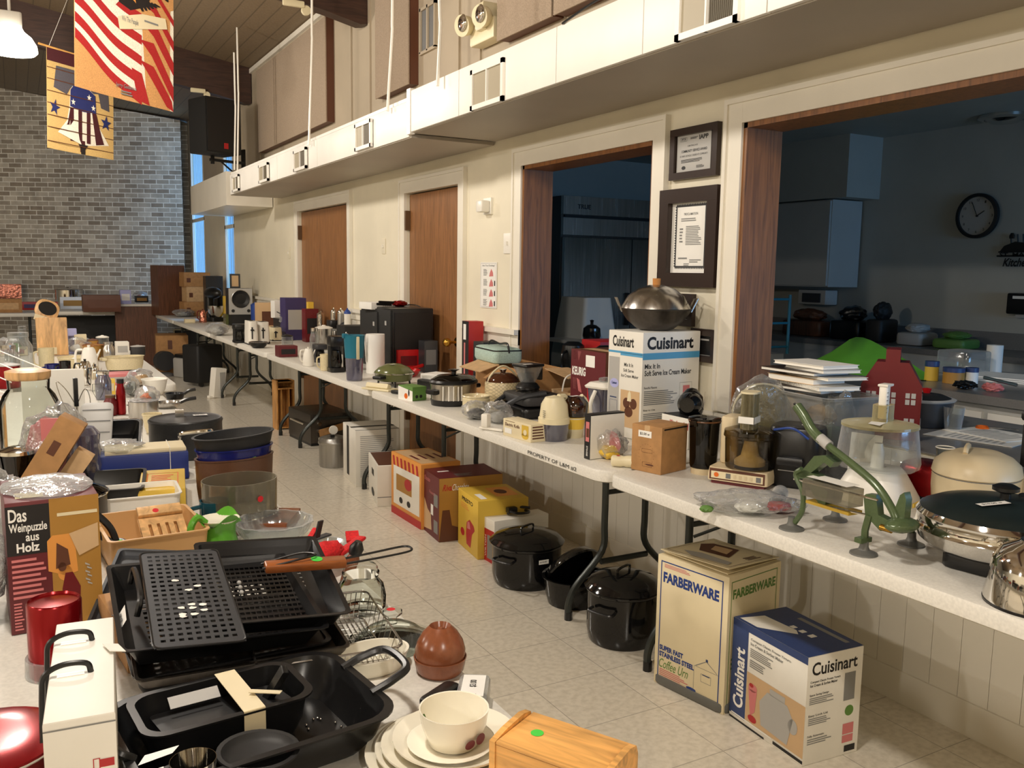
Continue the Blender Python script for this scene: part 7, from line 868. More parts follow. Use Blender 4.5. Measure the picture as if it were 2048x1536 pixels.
# glass pan lid and foil can at left
p = Vector((.085, 2.44, .742)); t = T('lidded_saute_pan', 'wide steel pan with glass lid and paper tag behind the wine puzzle box', 'pan', p, 0); r = .095; P(t, 'pan_body', 'dark_steel', lathe([(r*.9, 0), (r, .01), (r, .10), (r*1.02, .102)], 40)); l = P(t, 'lid', 'smoke_glass', lathe([(r*1.03, .104), (r*1.0, .112), (r*.6, .13), (0, .136)], 40)); P(l, 'steel_rim', 'chrome', tube(arc((0, 0, .106), r*1.03, 0, 2*PI, 36, 'xy')[:-1], .003, closed=True)); P(l, 'paper_tag', 'box_cream', tr(box(.05, .03, .001), (-.02, .02, .136), (0, .1, .3)))
p = Vector((.062, 2.235, .742)); t = T('foil_tin', 'round ribbed steel tin with crinkled foil top in front of the glass lidded pan', 'tin', p, 0); r = .066; P(t, 'tin_body', 'steel', lathe([(r, .0), (r, .135), (r*.98, .14)], 40)); P(t, 'foil_top', 'foil', tr(blob(r*2, r*2, .02, .1, 4, 3), (0, 0, .132))); P(t, 'bright_rib', 'white_plastic', *[tr(box(.004, .0015, .03), (r*1.005*math.cos(a), r*1.005*math.sin(a), .104), (0, 0, a+PI/2)) for a in (-1.75, -1.55, -1.3)])
# ================================================================ SECOND LEFT TABLE
p, r = rnd(374, 922, 138, .741); h = top(p, 838)-.741; t = T('stock_pot', 'large dark grey anodized stock pot with lid and steel loop handle beside the aisle', 'stock pot', (p.x, p.y, .741), -.2)
P(t, 'pot_body', 'anodized', lathe([(r*.97, 0), (r, .01), (r, h-.012), (r*1.02, h-.004), (r*1.02, h), (r*.97, h)], 48)); l = P(t, 'lid', 'anodized', lathe([(r*.99, h+.001), (r*.97, h+.006), (r*.88, h+.002), (r*.5, h+.008), (0, h+.012)], 48)); P(l, 'lid_handle', 'steel', box(.03, .012, .03, -.02, 0, h+.008, bev=.004)); sticker(l, 'tag', (.05, .01, h+.0125), (0, 0, .2), .05, .025, '$8.00')
P(t, 'loop_handle', 'chrome', tr(tube(curve([(-.05, -r, h*.42), (-.05, -r-.01, h*.72), (-.045, -r-.035, h*.82), (.045, -r-.035, h*.84), (.055, -r-.01, h*.74), (.055, -r, h*.42)]), .007), rot=(0, 0, .25))); P(t, 'handle_rivet', 'chrome', *[tr(sph(.007, n=10), (x*1.0, -r*1.0, z)) for x in (-.03,) for z in (h*.42, h*.55)])
t = T('black_roasting_tin', 'black rectangular roasting tin propped up behind the shoe box', 'pan', (.22, 3.25, .80), 0, None, (.35, .0, -.15)); P(t, 'pan_body', 'nonstick', vessel(rr(.26, .22, .02, 4), .05, .003, .85, .006)); P(t, 'steel_edge', 'steel', tube([(x, y, .05) for x, y in rr(.275, .235, .025, 4)], .0022, 6, closed=True))
t = T('muffin_lid_tray', 'pale grey compartment tray lying across the black roasting tin', 'tray', (.215, 3.27, .865), 0, None, (.62, .0, -.16)); P(t, 'tray_body', 'light_grey', box(.105, .25, .012, r=.02, bev=.004)); P(t, 'tray_ridge', 'mid_grey', *[box(.09, .003, .003, 0, -.08+.055*k, .011) for k in range(4)])
p, r = rnd(77, 960, 118, .741); p = Vector((.02, 3.16, .741)); k_ = kk(Vector((.02, 3.16, 1.0))); r = 55*k_; h = top(p, 752)-.741; t = T('wood_lidded_jar', 'very large clear glass jar with pale wooden lid at the left', 'jar', p); P(t, 'jar_glass', 'glass', lathe([(r*.9, 0), (r, .01), (r, h*.72), (r*.85, h*.82), (r*.68, h*.88), (r*.7, h*.97), (r*.66, h*.97), (r*.64, h*.88), (r*.96, h*.7), (r*.96, .014), (0, .012)], 44)); P(t, 'wooden_lid', 'light_wood', lathe([(r*.68, h*.97), (r*.74, h*.99), (r*.75, h*1.05), (r*.5, h*1.07), (0, h*1.07)], 40))
t = T('white_board', 'plain whitish upright sheet behind the big glass jar', 'board', (.10, 3.52, .741), -.05); P(t, 'board_sheet', 'box_white', box(.2, .02, .31, bev=.003))
t = T('wine_opener', 'black handled opener with wire arms standing before the white sheet', 'opener', (.165, 3.40, .741), .1); P(t, 'opener_handle', 'black_plastic', box(.014, .014, .1, 0, 0, .19, bev=.002)); P(t, 'opener_wire', 'steel', tube(curve([(0, 0, .19), (-.03, 0, .25), (-.06, 0, .28), (-.04, 0, .2), (-.01, 0, .15)]), .0016), tube(curve([(0, 0, .19), (.03, 0, .25), (.045, 0, .2), (.02, 0, .12)]), .0016), tube([(0, 0, 0), (0, 0, .29)], .003)); P(t, 'opener_base', 'black_plastic', lathe([(.03, 0), (.03, .01), (0, .012)], 18))
t = bagthing('bagged_glassware', 'clear bag with pink card and purple ridged tumbler behind the cardboard boxes', (.085, 2.90, .742), .2, .17, .26, 31, [('blue_clear', .05, .0, .08, .08, .2), ('pink_print', -.03, -.03, .1, .02, .24)])
P(t, 'pink_card', 'pink_print', box(.085, .006, .07, -.0, -.07, .17)); P(t, 'ridged_tumbler', 'blue_clear', lathe([(.04, .0), (.042, .06), (.046, .08), (.042, .1), (.047, .13), (.043, .15), (.046, .18), (.03, .2)], 28, .07, -.02, 0))
t = carton('slim_cardboard_box', 'long narrow brown cardboard box tilted against the bagged glassware', 'box', (.0, 2.72, .79), 0, .07, .085, .24, 'cardboard', flaps=False); t.rotation_euler = (-.05, .55, -.2); art(t, 'dark_square', 'brown_print', 'C', .07, .085, .24, [('r', .3, .55, .6, .72)])
t = carton('small_cardboard_box', 'small brown cardboard box tilted right of the long narrow one', 'box', (.085, 2.73, .80), 0, .05, .05, .12, 'cardboard_light', flaps=False); t.rotation_euler = (0, .6, -.2)
t = T('black_handled_jug', 'glass jug with steel lid and long black handle at the left edge', 'jug', (-.02, 2.86, .742), .2); P(t, 'jug_glass', 'smoke_glass', lathe([(.045, 0), (.05, .01), (.045, .1), (.05, .14)], 28)); P(t, 'jug_lid', 'chrome', lathe([(.052, .14), (.05, .15), (.02, .16), (0, .16)], 24)); P(t, 'jug_handle', 'black_plastic', tube(curve([(-.05, 0, .15), (-.075, 0, .13), (-.08, 0, .06), (-.075, -.01, .0)]), .009))
bagthing('bagged_cups', 'crumpled clear bag of white cups at the left edge by the steel pan', (-.06, 2.42, .742), .13, .2, .18, 33, [('foam_white', 0, 0, .08, .1, .12), ('light_grey', .01, -.06, .05, .06, .08)])
bagthing('bagged_bowl', 'crumpled clear bag of grey pieces at the very left edge below', (-.1, 1.9, .742), .12, .2, .2, 34, [('light_grey', 0, 0, .06, .1, .15)])
# ================================================================ compact builder for the many smaller wares
def item(sh, name, cat, lb, px, yb, w, yt, m1, m2='black_plastic', z=.7415, d=None, rz=0, group=None, dy=0):
    if sh == 'box':
        p = at(px, yb, z); W = w*kk(p)/math.cos(YAW)*.96; lim = 2.5-W/2; p, W = (Vector((lim, p.y*lim/p.x, z)), W*lim/p.x) if p.x > lim else (p, W); D = d or W*.7; p = p+Vector((0, D/2+dy, 0)); H = max(.01, top((p.x, p.y-D/2, 0), yt)-z); t = T(name, lb, cat, (p.x, p.y, z), rz, group); P(t, 'carton', m1, box(W, D, H, bev=.003)); art(t, 'side_print', m2, 'C', W, D, H, [('r', .12, .25, .88, .72)]); return t, W, H
    p, r = rnd(px, yb, w, z); lim = 2.5-r; p, r = (Vector((lim, p.y*lim/p.x, z)), r*lim/p.x) if p.x > lim else (p, r); p.y += dy; h = max(.012, top(p, yt)-z); t = T(name, lb, cat, (p.x, p.y, z), rz, group)
    if sh == 'cyl': P(t, 'body', m1, lathe([(r*.94, 0), (r, .006), (r, h*.86), (r*.97, h*.86)], 26)); P(t, 'lid', m2, lathe([(r*1.02, h*.86), (r*1.03, h*.9), (r*.6, h*.95), (r*.25, h*.97), (r*.2, h), (0, h)], 26))
    elif sh == 'jar': P(t, 'jar_glass', m1, lathe([(r*.9, 0), (r, .008), (r, h*.65), (r*.7, h*.82), (r*.7, h*.9)], 26)); P(t, 'jar_lid', m2, lathe([(r*.74, h*.88), (r*.76, h*.92), (r*.74, h), (0, h)], 24))
    elif sh == 'bowl': P(t, 'bowl_body', m1, vessel(ell(r, None, 28), h, .004, .6, .003)); P(t, 'bowl_rim', m2, tube([(x, y, h) for x, y in ell(r*1.01, None, 24)], .003, 6, closed=True))
    elif sh == 'mug': P(t, 'mug_body', m1, lathe([(r*.8, 0), (r*.85, .005), (r*.9, h), (r*.82, h), (r*.75, .01), (0, .01)], 24)); P(t, 'mug_handle', m2, tube(curve([(-r*.8, 0, h*.85), (-r*1.4, 0, h*.75), (-r*1.35, 0, h*.3), (-r*.8, 0, h*.15)], 4), r*.13))
    elif sh == 'kettle': P(t, 'kettle_body', m1, lathe([(r*.8, 0), (r*.85, .008), (r*.72, h*.6), (r*.55, h*.85), (r*.4, h*.92), (0, h*.93)], 26)); P(t, 'kettle_handle', m2, tube(curve([(-r*.55, 0, h*.85), (-r*1.1, 0, h*.8), (-r*1.15, 0, h*.35), (-r*.75, 0, h*.2)], 4), r*.11)); P(t, 'kettle_spout', m1, tube([(r*.6, 0, h*.55), (r*1.0, 0, h*.85)], r*.13, 8, taper=.5)); P(t, 'lid_knob', m2, lathe([(r*.12, h*.92), (r*.15, h), (0, h)], 12))
    elif sh == 'toaster':
        D = d or .26; P(t, 'toaster_body', m1, tr(loft([([(x*(1-.15*q*q), y) for x, y in rr(r*2, D, .03, 4)], h*q) for q in (.06, .5, .8, .93, 1.0)]), (0, D*.3, 0))); P(t, 'toaster_base', m2, box(r*1.9, D*.96, h*.1, 0, D*.3, 0)); P(t, 'lever_slot', m2, box(.012, .004, h*.5, -r*.3, -D*.2-.001, h*.25)); P(t, 'lever', 'black_plastic', box(.03, .02, .012, -r*.3, -D*.2-.008, h*.6, bev=.003)); P(t, 'bread_slot', 'black_print', *[box(.02, D*.7, .002, x, D*.3, h) for x in (-r*.3, r*.3)])
    elif sh == 'blender': P(t, 'motor_base', m2, lathe([(r, 0), (r, h*.08), (r*.75, h*.35), (0, h*.36)], 24)); P(t, 'jar', m1, lathe([(r*.55, h*.36), (r*.85, h*.9), (r*.8, h*.9)], 24)); P(t, 'jar_lid', m2, lathe([(r*.88, h*.9), (r*.88, h*.94), (r*.3, h*.96), (r*.25, h), (0, h)], 24))
    elif sh == 'coffee': P(t, 'machine_base', m1, box(r*1.7, r*2, h*.12, 0, 0, 0, r=.02)); P(t, 'machine_tower', m1, box(r*1.5, r*.7, h*.9, 0, r*.6, 0, r=.015)); P(t, 'brew_head', m1, box(r*1.7, r*1.9, h*.28, 0, 0, h*.72, r=.02, bev=.006)); P(t, 'carafe', m2, lathe([(r*.55, h*.13), (r*.65, h*.3), (r*.5, h*.6), (0, h*.62)], 22, 0, -r*.25))
    elif sh == 'pan': P(t, 'pan_body', m1, vessel(ell(r, None, 30), h, .003, .85, .003)); P(t, 'pan_handle', m2, tube(curve([(r*.95, 0, h*.8), (r*1.5, 0, h*1.3), (r*2.2, 0, h*1.5)], 4), .009))
    elif sh == 'bag': P(t, 'bag_film', 'film', blob(r*2, r*2.2, h, .28, 2.3, int(px) % 37, sub=3), ang=180); P(t, 'contents', m1, tr(blob(r*1.2, r*1.3, h*.6, .25, 2.6, int(yb) % 31, sub=3), (0, 0, .003))); P(t, 'contents', m2, tr(blob(r*.7, r*.7, h*.7, .25, 2.6, int(px+yb) % 29, sub=2), (r*.3, -r*.3, .003)))
    elif sh == 'goblet': P(t, 'goblet_glass', m1, lathe([(r*.7, 0), (r*.65, .004), (r*.12, .01), (r*.1, h*.45), (r*.5, h*.55), (r*.9, h*.75), (r*.85, h)], 24)); 
    return t, r, h
# ---- third table: cube fridges and what stands around them
for a_, lb in ((((737, 728), (783, 742), None, 617, .3, .3), 'nearer black cube refrigerator with grey badge on the third table'), ((None, (801, 738), (898, 724), 622, None, .36), 'wide black microwave oven behind the door edge on the third table')):
    c, rz, W, D, H = corner(a_[0], a_[1], a_[2], a_[3], z=.7415, w=a_[4], d=a_[5] if a_[0] is None else None); W = min(W, .40); W = min(W, .32); c.x = min(c.x, 2.53-W/2-.01); t = T('cube_refrigerator' if a_[0] else 'microwave_oven', lb, 'appliance', c, 0); P(t, 'cabinet', 'black_plastic', box(W, D, H, bev=.008)); P(t, 'door_panel', 'matt_black', box(.012, D*.96, H*.94, -W/2-.006, 0, H*.03, bev=.003)); P(t, 'badge', 'light_grey', box(.001, .03, .03, -W/2-.0125, -D*.3, H*.72)); P(t, 'front_panel', 'black_print', box(W*.9, .006, H*.85, 0, -D/2-.003, H*.08))
    if a_[0] is None: FR = (c, W, D, H)
    else: FA = (c, W, D, H)
c, W, D, H = FR; t = carton('instruction_box', 'white box with printed side lying on the black microwave oven', 'box', (c.x-.05, c.y, .7425+H), .1, .30, .2, .05, 'white_print', flaps=False); art(t, 'side_print', 'grey_print', 'C', .3, .2, .05, [('n', .3+.05*k, .15, .33+.05*k, .85, 5) for k in range(12)])
T1('coiled_cord', 'black cord looped on top of the black microwave oven', 'cord', (c.x+.12, c.y-.12, .7425+H), 0, 'black_plastic', tube(curve([(-.12, 0, .006), (-.05, .02, .03), (.03, .01, .03), (.07, -.02, .006)]), .004))
c, W, D, H = FA; t = T('red_shears', 'red and black kitchen tool lying on the cube refrigerator', 'kitchen tool', (c.x, c.y, .7425+H), .3); P(t, 'tool_body', 'metal_red', tr(blob(.12, .08, .045, .2, 2, 3))); P(t, 'tool_handle', 'black_plastic', tube([(-.05, 0, .03), (-.16, .03, .035)], .01), tube([(-.05, .03, .015), (-.15, .07, .02)], .009))
p, r = rnd(751, 748, 37, .7415); t = T('paper_towel_roll', 'upright white paper towel roll beside the teal-topped pitcher', 'paper towel', p); h = top(p, 668)-.7415; P(t, 'towel_roll', 'foam_white', lathe([(r, 0), (r, h), (r*.35, h), (r*.35, h*.9), (0, h*.9)], 28)); P(t, 'loose_sheet', 'foam_white', tr(box(.03, .002, h*.7), (-r, -.005, h*.3), (0, -.15, .8)))
p, r = rnd(709, 763, 42, .7415); t = T('teal_pitcher', 'tall clear pitcher with teal upper half and pale handle', 'pitcher', p); h = top(p, 670)-.7415; P(t, 'clear_base', 'blue_clear', lathe([(r*.72, 0), (r*.75, .01), (r*.85, h*.55)], 26)); P(t, 'teal_sleeve', 'teal_plastic', lathe([(r*.87, h*.5), (r*1.0, h*.97), (r*1.05, h), (r*.9, h), (r*.8, h*.5)], 26)); P(t, 'pale_handle', 'box_cream', box(.016, .012, h*.5, 0, -r*1.03, h*.48, bev=.003)); P(t, 'pour_spout', 'teal_plastic', box(.03, .03, .03, -r*.9, 0, h*.93, bev=.006))
L3 = [
 ('box', 'popcorn_maker_box', 'popcorn maker', 'red plastic popcorn maker base right of the black cube refrigerator', 818, 742, 42, 700, 'red_plastic', 'dark_red', .7415, .14),
 ('blender', 'bagged_blender', 'blender', 'smoky glass blender jar standing behind the red popcorn maker', 815, 728, 34, 655, 'clear_plastic', 'dark_grey', .7415, None),
 ('box', 'grey_scanner', 'appliance', 'slate grey curved device upright beside the red popcorn maker', 862, 745, 26, 682, 'gunmetal', 'mid_grey', .7415, .1),
 ('cyl', 'steel_thermos', 'thermos', 'slim steel thermos behind the teal-topped pitcher', 693, 742, 14, 664, 'steel', 'steel', .7415, None),
 ('coffee', 'coffee_maker', 'coffee maker', 'black coffee maker just left of the teal-topped pitcher', 672, 745, 34, 672, 'black_plastic', 'smoke_glass', .7415, None),
 ('box', 'white_card_box', 'box', 'small whitish box resting above the black coffee maker', 670, 668, 20, 652, 'paper', 'light_grey', .7415, .06),
 ('mug', 'cream_pitcher', 'pitcher', 'small cream china pitcher with curled handle at the table edge', 651, 742, 24, 708, 'stoneware', 'stoneware', .7415, None),
 ('coffee', 'grey_coffee_maker', 'coffee maker', 'grey and dark coffee maker behind the small cream pitcher', 640, 725, 30, 688, 'dark_grey', 'smoke_glass', .7415, None),
 ('kettle', 'white_kettle', 'kettle', 'white electric jug kettle near the aisle edge, left of the cream pitcher', 617, 733, 28, 694, 'white_plastic', 'white_plastic', .7415, None),
 ('jar', 'glass_percolator', 'percolator', 'ribbed glass percolator jar behind the white jug kettle', 629, 712, 18, 656, 'clear_plastic', 'chrome', .7415, None),
 ('cyl', 'grey_slow_cooker', 'cooker', 'round grey steel cooker behind the glass percolator', 648, 700, 34, 650, 'steel', 'white_plastic', .7415, None),
 ('coffee', 'black_espresso_maker', 'coffee maker', 'black and steel espresso machine with white tag, behind the round grey cooker', 668, 690, 28, 640, 'black_plastic', 'steel', .7415, None),
 ('cyl', 'espresso_pot', 'pot', 'steel moka pot right of the black espresso machine', 690, 682, 18, 642, 'light_grey', 'gunmetal', .7415, None),
 ('box', 'dark_drip_machine', 'coffee maker', 'low dark appliance behind the teal-topped pitcher', 715, 694, 48, 652, 'matt_black', 'dark_grey', .7415, .2),
 ('cyl', 'chrome_percolator', 'percolator', 'leftmost of the bright chrome percolators by the far door', 642, 668, 16, 622, 'chrome', 'chrome', .7415, None),
 ('cyl', 'chrome_percolator', 'percolator', 'chrome percolator second from left by the far door', 668, 664, 13, 615, 'chrome', 'chrome', .7415, None),
 ('cyl', 'chrome_percolator', 'percolator', 'third chrome percolator, with a brown tinted side, by the far door', 682, 663, 14, 616, 'aluminium', 'chrome', .7415, None),
 ('cyl', 'white_blue_canister', 'canister', 'white and blue canister at the right end of the chrome percolators', 695, 662, 13, 616, 'white_plastic', 'blue_plastic', .7415, None),
 ('box', 'toaster_oven', 'oven', 'black toaster oven with crumpled bag on top, before the purple boxes', 588, 672, 46, 638, 'black_plastic', 'smoke_glass', .7415, .3),
 ('box', 'small_maroon_box', 'box', 'dark maroon boxed appliance at the aisle edge of the fourth table', 577, 714, 34, 692, 'maroon_print', 'black_print', .7415, .12),
 ('cyl', 'glass_carafe', 'carafe', 'smoky glass carafe behind the dark maroon box', 575, 704, 22, 668, 'clear_plastic', 'black_plastic', .7415, None),
 ('toaster', 'white_toaster', 'toaster', 'leftmost of the white two-slot toasters', 506, 690, 20, 642, 'white_plastic', 'dark_grey', .7415, .2),
 ('toaster', 'white_toaster', 'toaster', 'white toaster with dark slots in the middle of the three', 528, 688, 22, 644, 'white_plastic', 'black_plastic', .7415, .2),
 ('toaster', 'cream_toaster', 'toaster', 'small cream and black toaster right of the two white ones', 553, 682, 22, 655, 'cream_plastic', 'black_plastic', .7415, .2),
 ('bowl', 'black_waffle_iron', 'waffle iron', 'round black waffle iron below the white toasters', 517, 697, 36, 684, 'black_plastic', 'steel', .7415, None),
 ('coffee', 'black_coffee_maker', 'coffee maker', 'black coffee maker left of the white toasters', 480, 686, 30, 648, 'black_plastic', 'smoke_glass', .7415, None),
 ('box', 'long_patterned_box', 'box', 'long drab green box lying behind the white toasters', 478, 646, 46, 628, 'olive_enamel', 'tan_print', .7415, .15),
 ('bag', 'bagged_parts', 'plastic bag', 'clear bag of grey parts at the aisle edge left of the black coffee maker', 436, 672, 44, 645, 'light_grey', 'mid_grey', .7415, None),
 ('bag', 'bagged_machine', 'plastic bag', 'greyish bagged appliance behind the white toasters', 535, 652, 40, 626, 'mid_grey', 'light_grey', .7415, None),
 ('box', 'yellow_white_box', 'box', 'yellow and white upright box before the hi-fi loudspeaker', 463, 632, 27, 592, 'yellow_print', 'tan_print', .7415, .05),
 ('box', 'white_appliance_box', 'box', 'white box with red edge left of the yellow and white box', 434, 636, 34, 612, 'box_white', 'red_print', .7415, .12),
 ('cyl', 'blue_bin', 'bin', 'small dark blue bin right of the black loudspeaker stand', 511, 628, 18, 604, 'blue_plastic', 'blue_plastic', .7415, None),
 ('box', 'tan_toaster_box', 'box', 'tan cardboard appliance box right of the dark blue bin', 540, 630, 38, 606, 'tan_print', 'brown_print', .7415, .2),
 ('box', 'purple_box', 'box', 'purple and grey box under the orange and white box', 592, 625, 38, 596, 'purple_print', 'light_grey', .7415, .2),
 ('box', 'yellow_cube_box', 'box', 'tiny yellow box right of the purple box', 622, 620, 10, 604, 'popcorn_yellow', 'gold_print', .7415, .06),
 ('box', 'dark_red_appliance', 'appliance', 'dark red appliance right of the toaster oven', 624, 640, 24, 618, 'dark_red', 'black_print', .7415, .12),
 ('bag', 'grey_cover', 'cover', 'crumpled grey plastic cover on the toaster oven', 585, 640, 52, 622, 'light_grey', 'mid_grey', .86, None),
 ('box', 'black_mixer_box', 'appliance', 'tall black bagged coffee machine with blue glints left of the loudspeaker', 430, 612, 30, 552, 'black_plastic', 'smoke_glass', .7415, .2),
 ('box', 'small_pale_block', 'block', 'small pale yellow block left of the white red-edged box', 394, 625, 13, 608, 'stoneware', 'box_cream', .7415, .06),
 ('box', 'small_pale_block', 'block', 'pale yellow wedge lying at the edge near the far end of the table', 380, 646, 18, 638, 'stoneware', 'box_cream', .7415, .06),
 ('kettle', 'copper_teapot', 'teapot', 'copper brown teapot beside the small pale block', 406, 645, 18, 618, 'copper_foil', 'dark_red', .7415, None),
 ('bag', 'silver_bag', 'plastic bag', 'shiny silver-blue bag near the far end of the wall tables', 368, 634, 40, 618, 'light_grey', 'blue_clear', .7415, None),
 ('box', 'small_speaker_box', 'box', 'black low box at the far end before the brown bookcase', 347, 628, 22, 612, 'black_plastic', 'light_grey', .7415, .2)]
for a in L3: item(*a)
# hi-fi loudspeaker with frame on it
t = T('speaker_stand_box', 'black box under the hi-fi loudspeaker', 'box', (2.35, 10.85, .7415), 0); P(t, 'stand_body', 'matt_black', box(.26, .24, .13)); P(t, 'stand_front', 'black_print', box(.24, .006, .11, 0, -.123, .01)); t.location.x = min(t.location.x, 2.36); q = t.location
t = T('hifi_loudspeaker', 'silver-grey hi-fi loudspeaker with large black cone at the far end of the table', 'speaker', (q.x-.02, q.y, .8725), -.05); P(t, 'speaker_box', 'black_print', box(.27, .22, .31)); P(t, 'speaker_front', 'light_grey', box(.27, .02, .31, 0, -.12, 0, bev=.004)); P(t, 'speaker_cone', 'black_plastic', tr(lathe([(.10, 0), (.098, .01), (.085, .006), (.03, -.008), (0, -.006)], 32), (0, -.131, .185), (PI/2, 0, 0))); P(t, 'speaker_ring', 'steel', tr(tube(arc((0, 0, 0), .104, 0, 2*PI, 30, 'xy')[:-1], .005, closed=True), (0, -.132, .185), (PI/2, 0, 0))); P(t, 'bass_port', 'black_print', tr(disc(.019, .003), (-.09, -.131, .045), (PI/2, 0, 0))); P(t, 'bass_port', 'black_print', tr(disc(.019, .003), (.09, -.131, .045), (PI/2, 0, 0)))
t = T('photo_frame', 'small dark standing picture frame on top of the hi-fi loudspeaker', 'picture frame', (q.x-.06, q.y, 1.1835), -.05); P(t, 'frame_body', 'dark_grey', box(.02, .015, .17, -.05), box(.02, .015, .17, .05), box(.08, .015, .02, 0, 0, .15), box(.08, .015, .02)); P(t, 'frame_picture', 'tan_print', box(.08, .006, .14, 0, 0, .015))
t = carton('orange_white_box', 'white and orange box standing on the purple box by the far door', 'box', (2.40, 9.16, .915), .1, .19, .12, .18, 'white_print', flaps=False); art(t, 'orange_side', 'orange_paint', 'C', .19, .12, .18, [('r', .6, 0, 1, 1)]); art(t, 'black_slash', 'black_print', 'C', .19, .12, .18, [('p', [(.1, .35), (.45, .15), (.45, .2), (.1, .4)])], .001)
t = T('brown_bookcase', 'dark brown open cabinet standing on the far end of the wall table', 'cabinet', (1.90, 13.45, .7415), .2); t.scale = (1.05, 1, 1.1); P(t, 'side_panel', 'walnut', box(.02, .3, .62, -.17, 0, 0)); P(t, 'side_panel', 'walnut', box(.02, .3, .62, .17, 0, 0)); P(t, 'back_panel', 'walnut', box(.34, .01, .62, 0, -.14, 0)); P(t, 'top_panel', 'walnut', box(.36, .3, .02, 0, 0, .62))
for x, y, z, w_, h_, mt, lb in ((2.2, 13.1, .7415, .36, .2, 'cardboard', 'lower brown cardboard box of the stack by the brown cabinet'), (2.23, 13.1, .9425, .34, .21, 'cardboard_light', 'middle cardboard box of the stack by the brown cabinet'), (2.21, 13.1, 1.1535, .36, .2, 'cardboard', 'top cardboard box of the stack, with white tape, by the far window')):
    t = carton('cardboard_box', lb, 'box', (x, y, z), .1, w_, .25, h_, mt); art(t, 'box_mark', 'brown_print', 'C', w_, .25, h_, [('r', .1, .3, .25, .6)])
t = T('stand_mixer', 'black stand mixer silhouette before the cardboard stack', 'mixer', (2.2, 11.75, .7415), .3); P(t, 'mixer_base', 'black_plastic', box(.2, .3, .05, r=.04)); P(t, 'mixer_column', 'black_plastic', box(.1, .1, .28, 0, .1, .03, r=.03)); P(t, 'mixer_head', 'black_plastic', tr(blob(.16, .36, .15, .03, 1, 1, False), (0, 0, .36))); P(t, 'mixer_bowl', 'chrome', lathe([(.06, .05), (.1, .12), (.11, .2)], 26, 0, -.08))
# ================================================================ END WALL TABLE AND THINGS ON IT
t = T('end_table', 'white-topped table with dark wooden end panel before the brick wall', 'table', (1.06, 14.0, 0), 0); P(t, 'tabletop', 'table_white', box(1.15, .7, .05, -.05, 0, .74, r=.03, bev=.006)); P(t, 'end_panel', 'walnut', box(.55, .06, .86, .42, -.38, 0)); P(t, 'panel_cap', 'table_white', box(.62, .2, .03, .38, -.34, .86)); P(t, 'dark_modesty_panel', 'matt_black', box(1.0, .02, .7, -.2, .2, 0))
t2 = T('end_table', 'white folding table before the brick wall at the far left', 'table', (-.75, 14.4, 0), 0); P(t2, 'tabletop', 'table_white', box(2.2, .7, .05, 0, 0, .7, r=.03, bev=.006)); P(t2, 'table_leg', 'leg_grey', tube([(-.9, 0, 0), (-.9, 0, .7)], .02)); P(t2, 'table_leg', 'leg_grey', tube([(.9, 0, 0), (.9, 0, .7)], .02))
L4 = [
 ('box', 'brown_chest', 'box', 'brown box with pale lilac papers pinned on it, before the brick wall', 205, 624, 62, 590, 'brown_print', 'brown_print', .795, .3),
 ('box', 'lilac_card', 'card', 'pale lilac card leaning on the brown box', 190, 618, 18, 600, 'lilac', 'white_print', .795, .02),
 ('bag', 'pink_bundle', 'bag', 'pink and white bundle on the dark wooden end panel', 280, 602, 28, 583, 'pink_print', 'white_print', .89, None),
 ('box', 'black_frame_box', 'box', 'small black framed box under the pink bundle', 284, 605, 22, 592, 'black_print', 'gold_print', .89, .1),
 ('box', 'white_crate', 'crate', 'white and lilac crate left of the pink bundle', 252, 608, 18, 580, 'lilac', 'white_print', .89, .15)]
for a in L4: item(*a)
L5 = [
 ('cyl', 'steel_canner', 'pot', 'tall shiny steel pot with blue glint before the brick wall', 139, 618, 50, 574, 'chrome', 'steel', .745),
 ('box', 'landscape_picture', 'picture', 'small framed green and yellow picture before the tall steel pot', 148, 618, 44, 594, 'white_print', 'gold_print', .745, .02),
 ('box', 'dark_green_box', 'box', 'dark green box behind the red boxes at the far left', 62, 605, 38, 580, 'teal_glaze', 'green_print', .745, .2),
 ('box', 'game_box', 'box', 'white and red printed box right of the dark green box', 92, 606, 36, 588, 'box_white', 'red_print', .745, .15),
 ('box', 'red_purple_box', 'box', 'red and purple box below the white printed box', 78, 620, 62, 604, 'red_print', 'purple_print', .745, .15),
 ('box', 'tan_carton', 'box', 'flat tan carton at the left edge before the brick wall', 16, 626, 46, 598, 'cardboard', 'cardboard_light', .745, .25),
 ('box', 'rose_foil_box', 'box', 'shiny rose foil wrapped box on the tan carton at the left edge', 16, 600, 44, 568, 'copper_foil', 'copper_foil', .86, .2)]
for a in L5: item(*a)
# ================================================================ FAR LEFT TABLES
p = at(107, 712, .7415); t = T('cutting_board', 'large plain wooden board standing upright among the glassware', 'board', (p.x, p.y+.06, .7415), 0, None, (-.08, 0, .1)); k_ = kk(p); P(t, 'board_body', 'light_wood', box(56*k_, .02, 76*k_, r=.0, bev=.004)); P(t, 'board_label', 'box_cream', box(30*k_, .002, 14*k_, -8*k_, -.0115, 2*k_))
t = T('oval_cutting_board', 'rounded wooden tray with black oval centre and tag, tilted on top', 'tray', (p.x-.05, p.y+.14, .7415+70*k_), 0, None, (-.3, .35, .1)); P(t, 'tray_rim', 'light_wood', tr(prism(rr(44*k_, 40*k_, .06, 6), 0, .02, .004), rot=(PI/2, 0, 0), loc=(0, 0, 22*k_))); P(t, 'black_centre', 'nonstick', tr(prism(ell(17*k_, 14*k_), 0, .004), (0, -.02, 24*k_), (PI/2, 0, 0))); P(t, 'paper_tag', 'box_cream', box(34*k_, .003, 12*k_, -2*k_, -.023, -6*k_)); sticker(t, 'red', (0, -.0255, 0), (PI/2, 0, 0), .03)
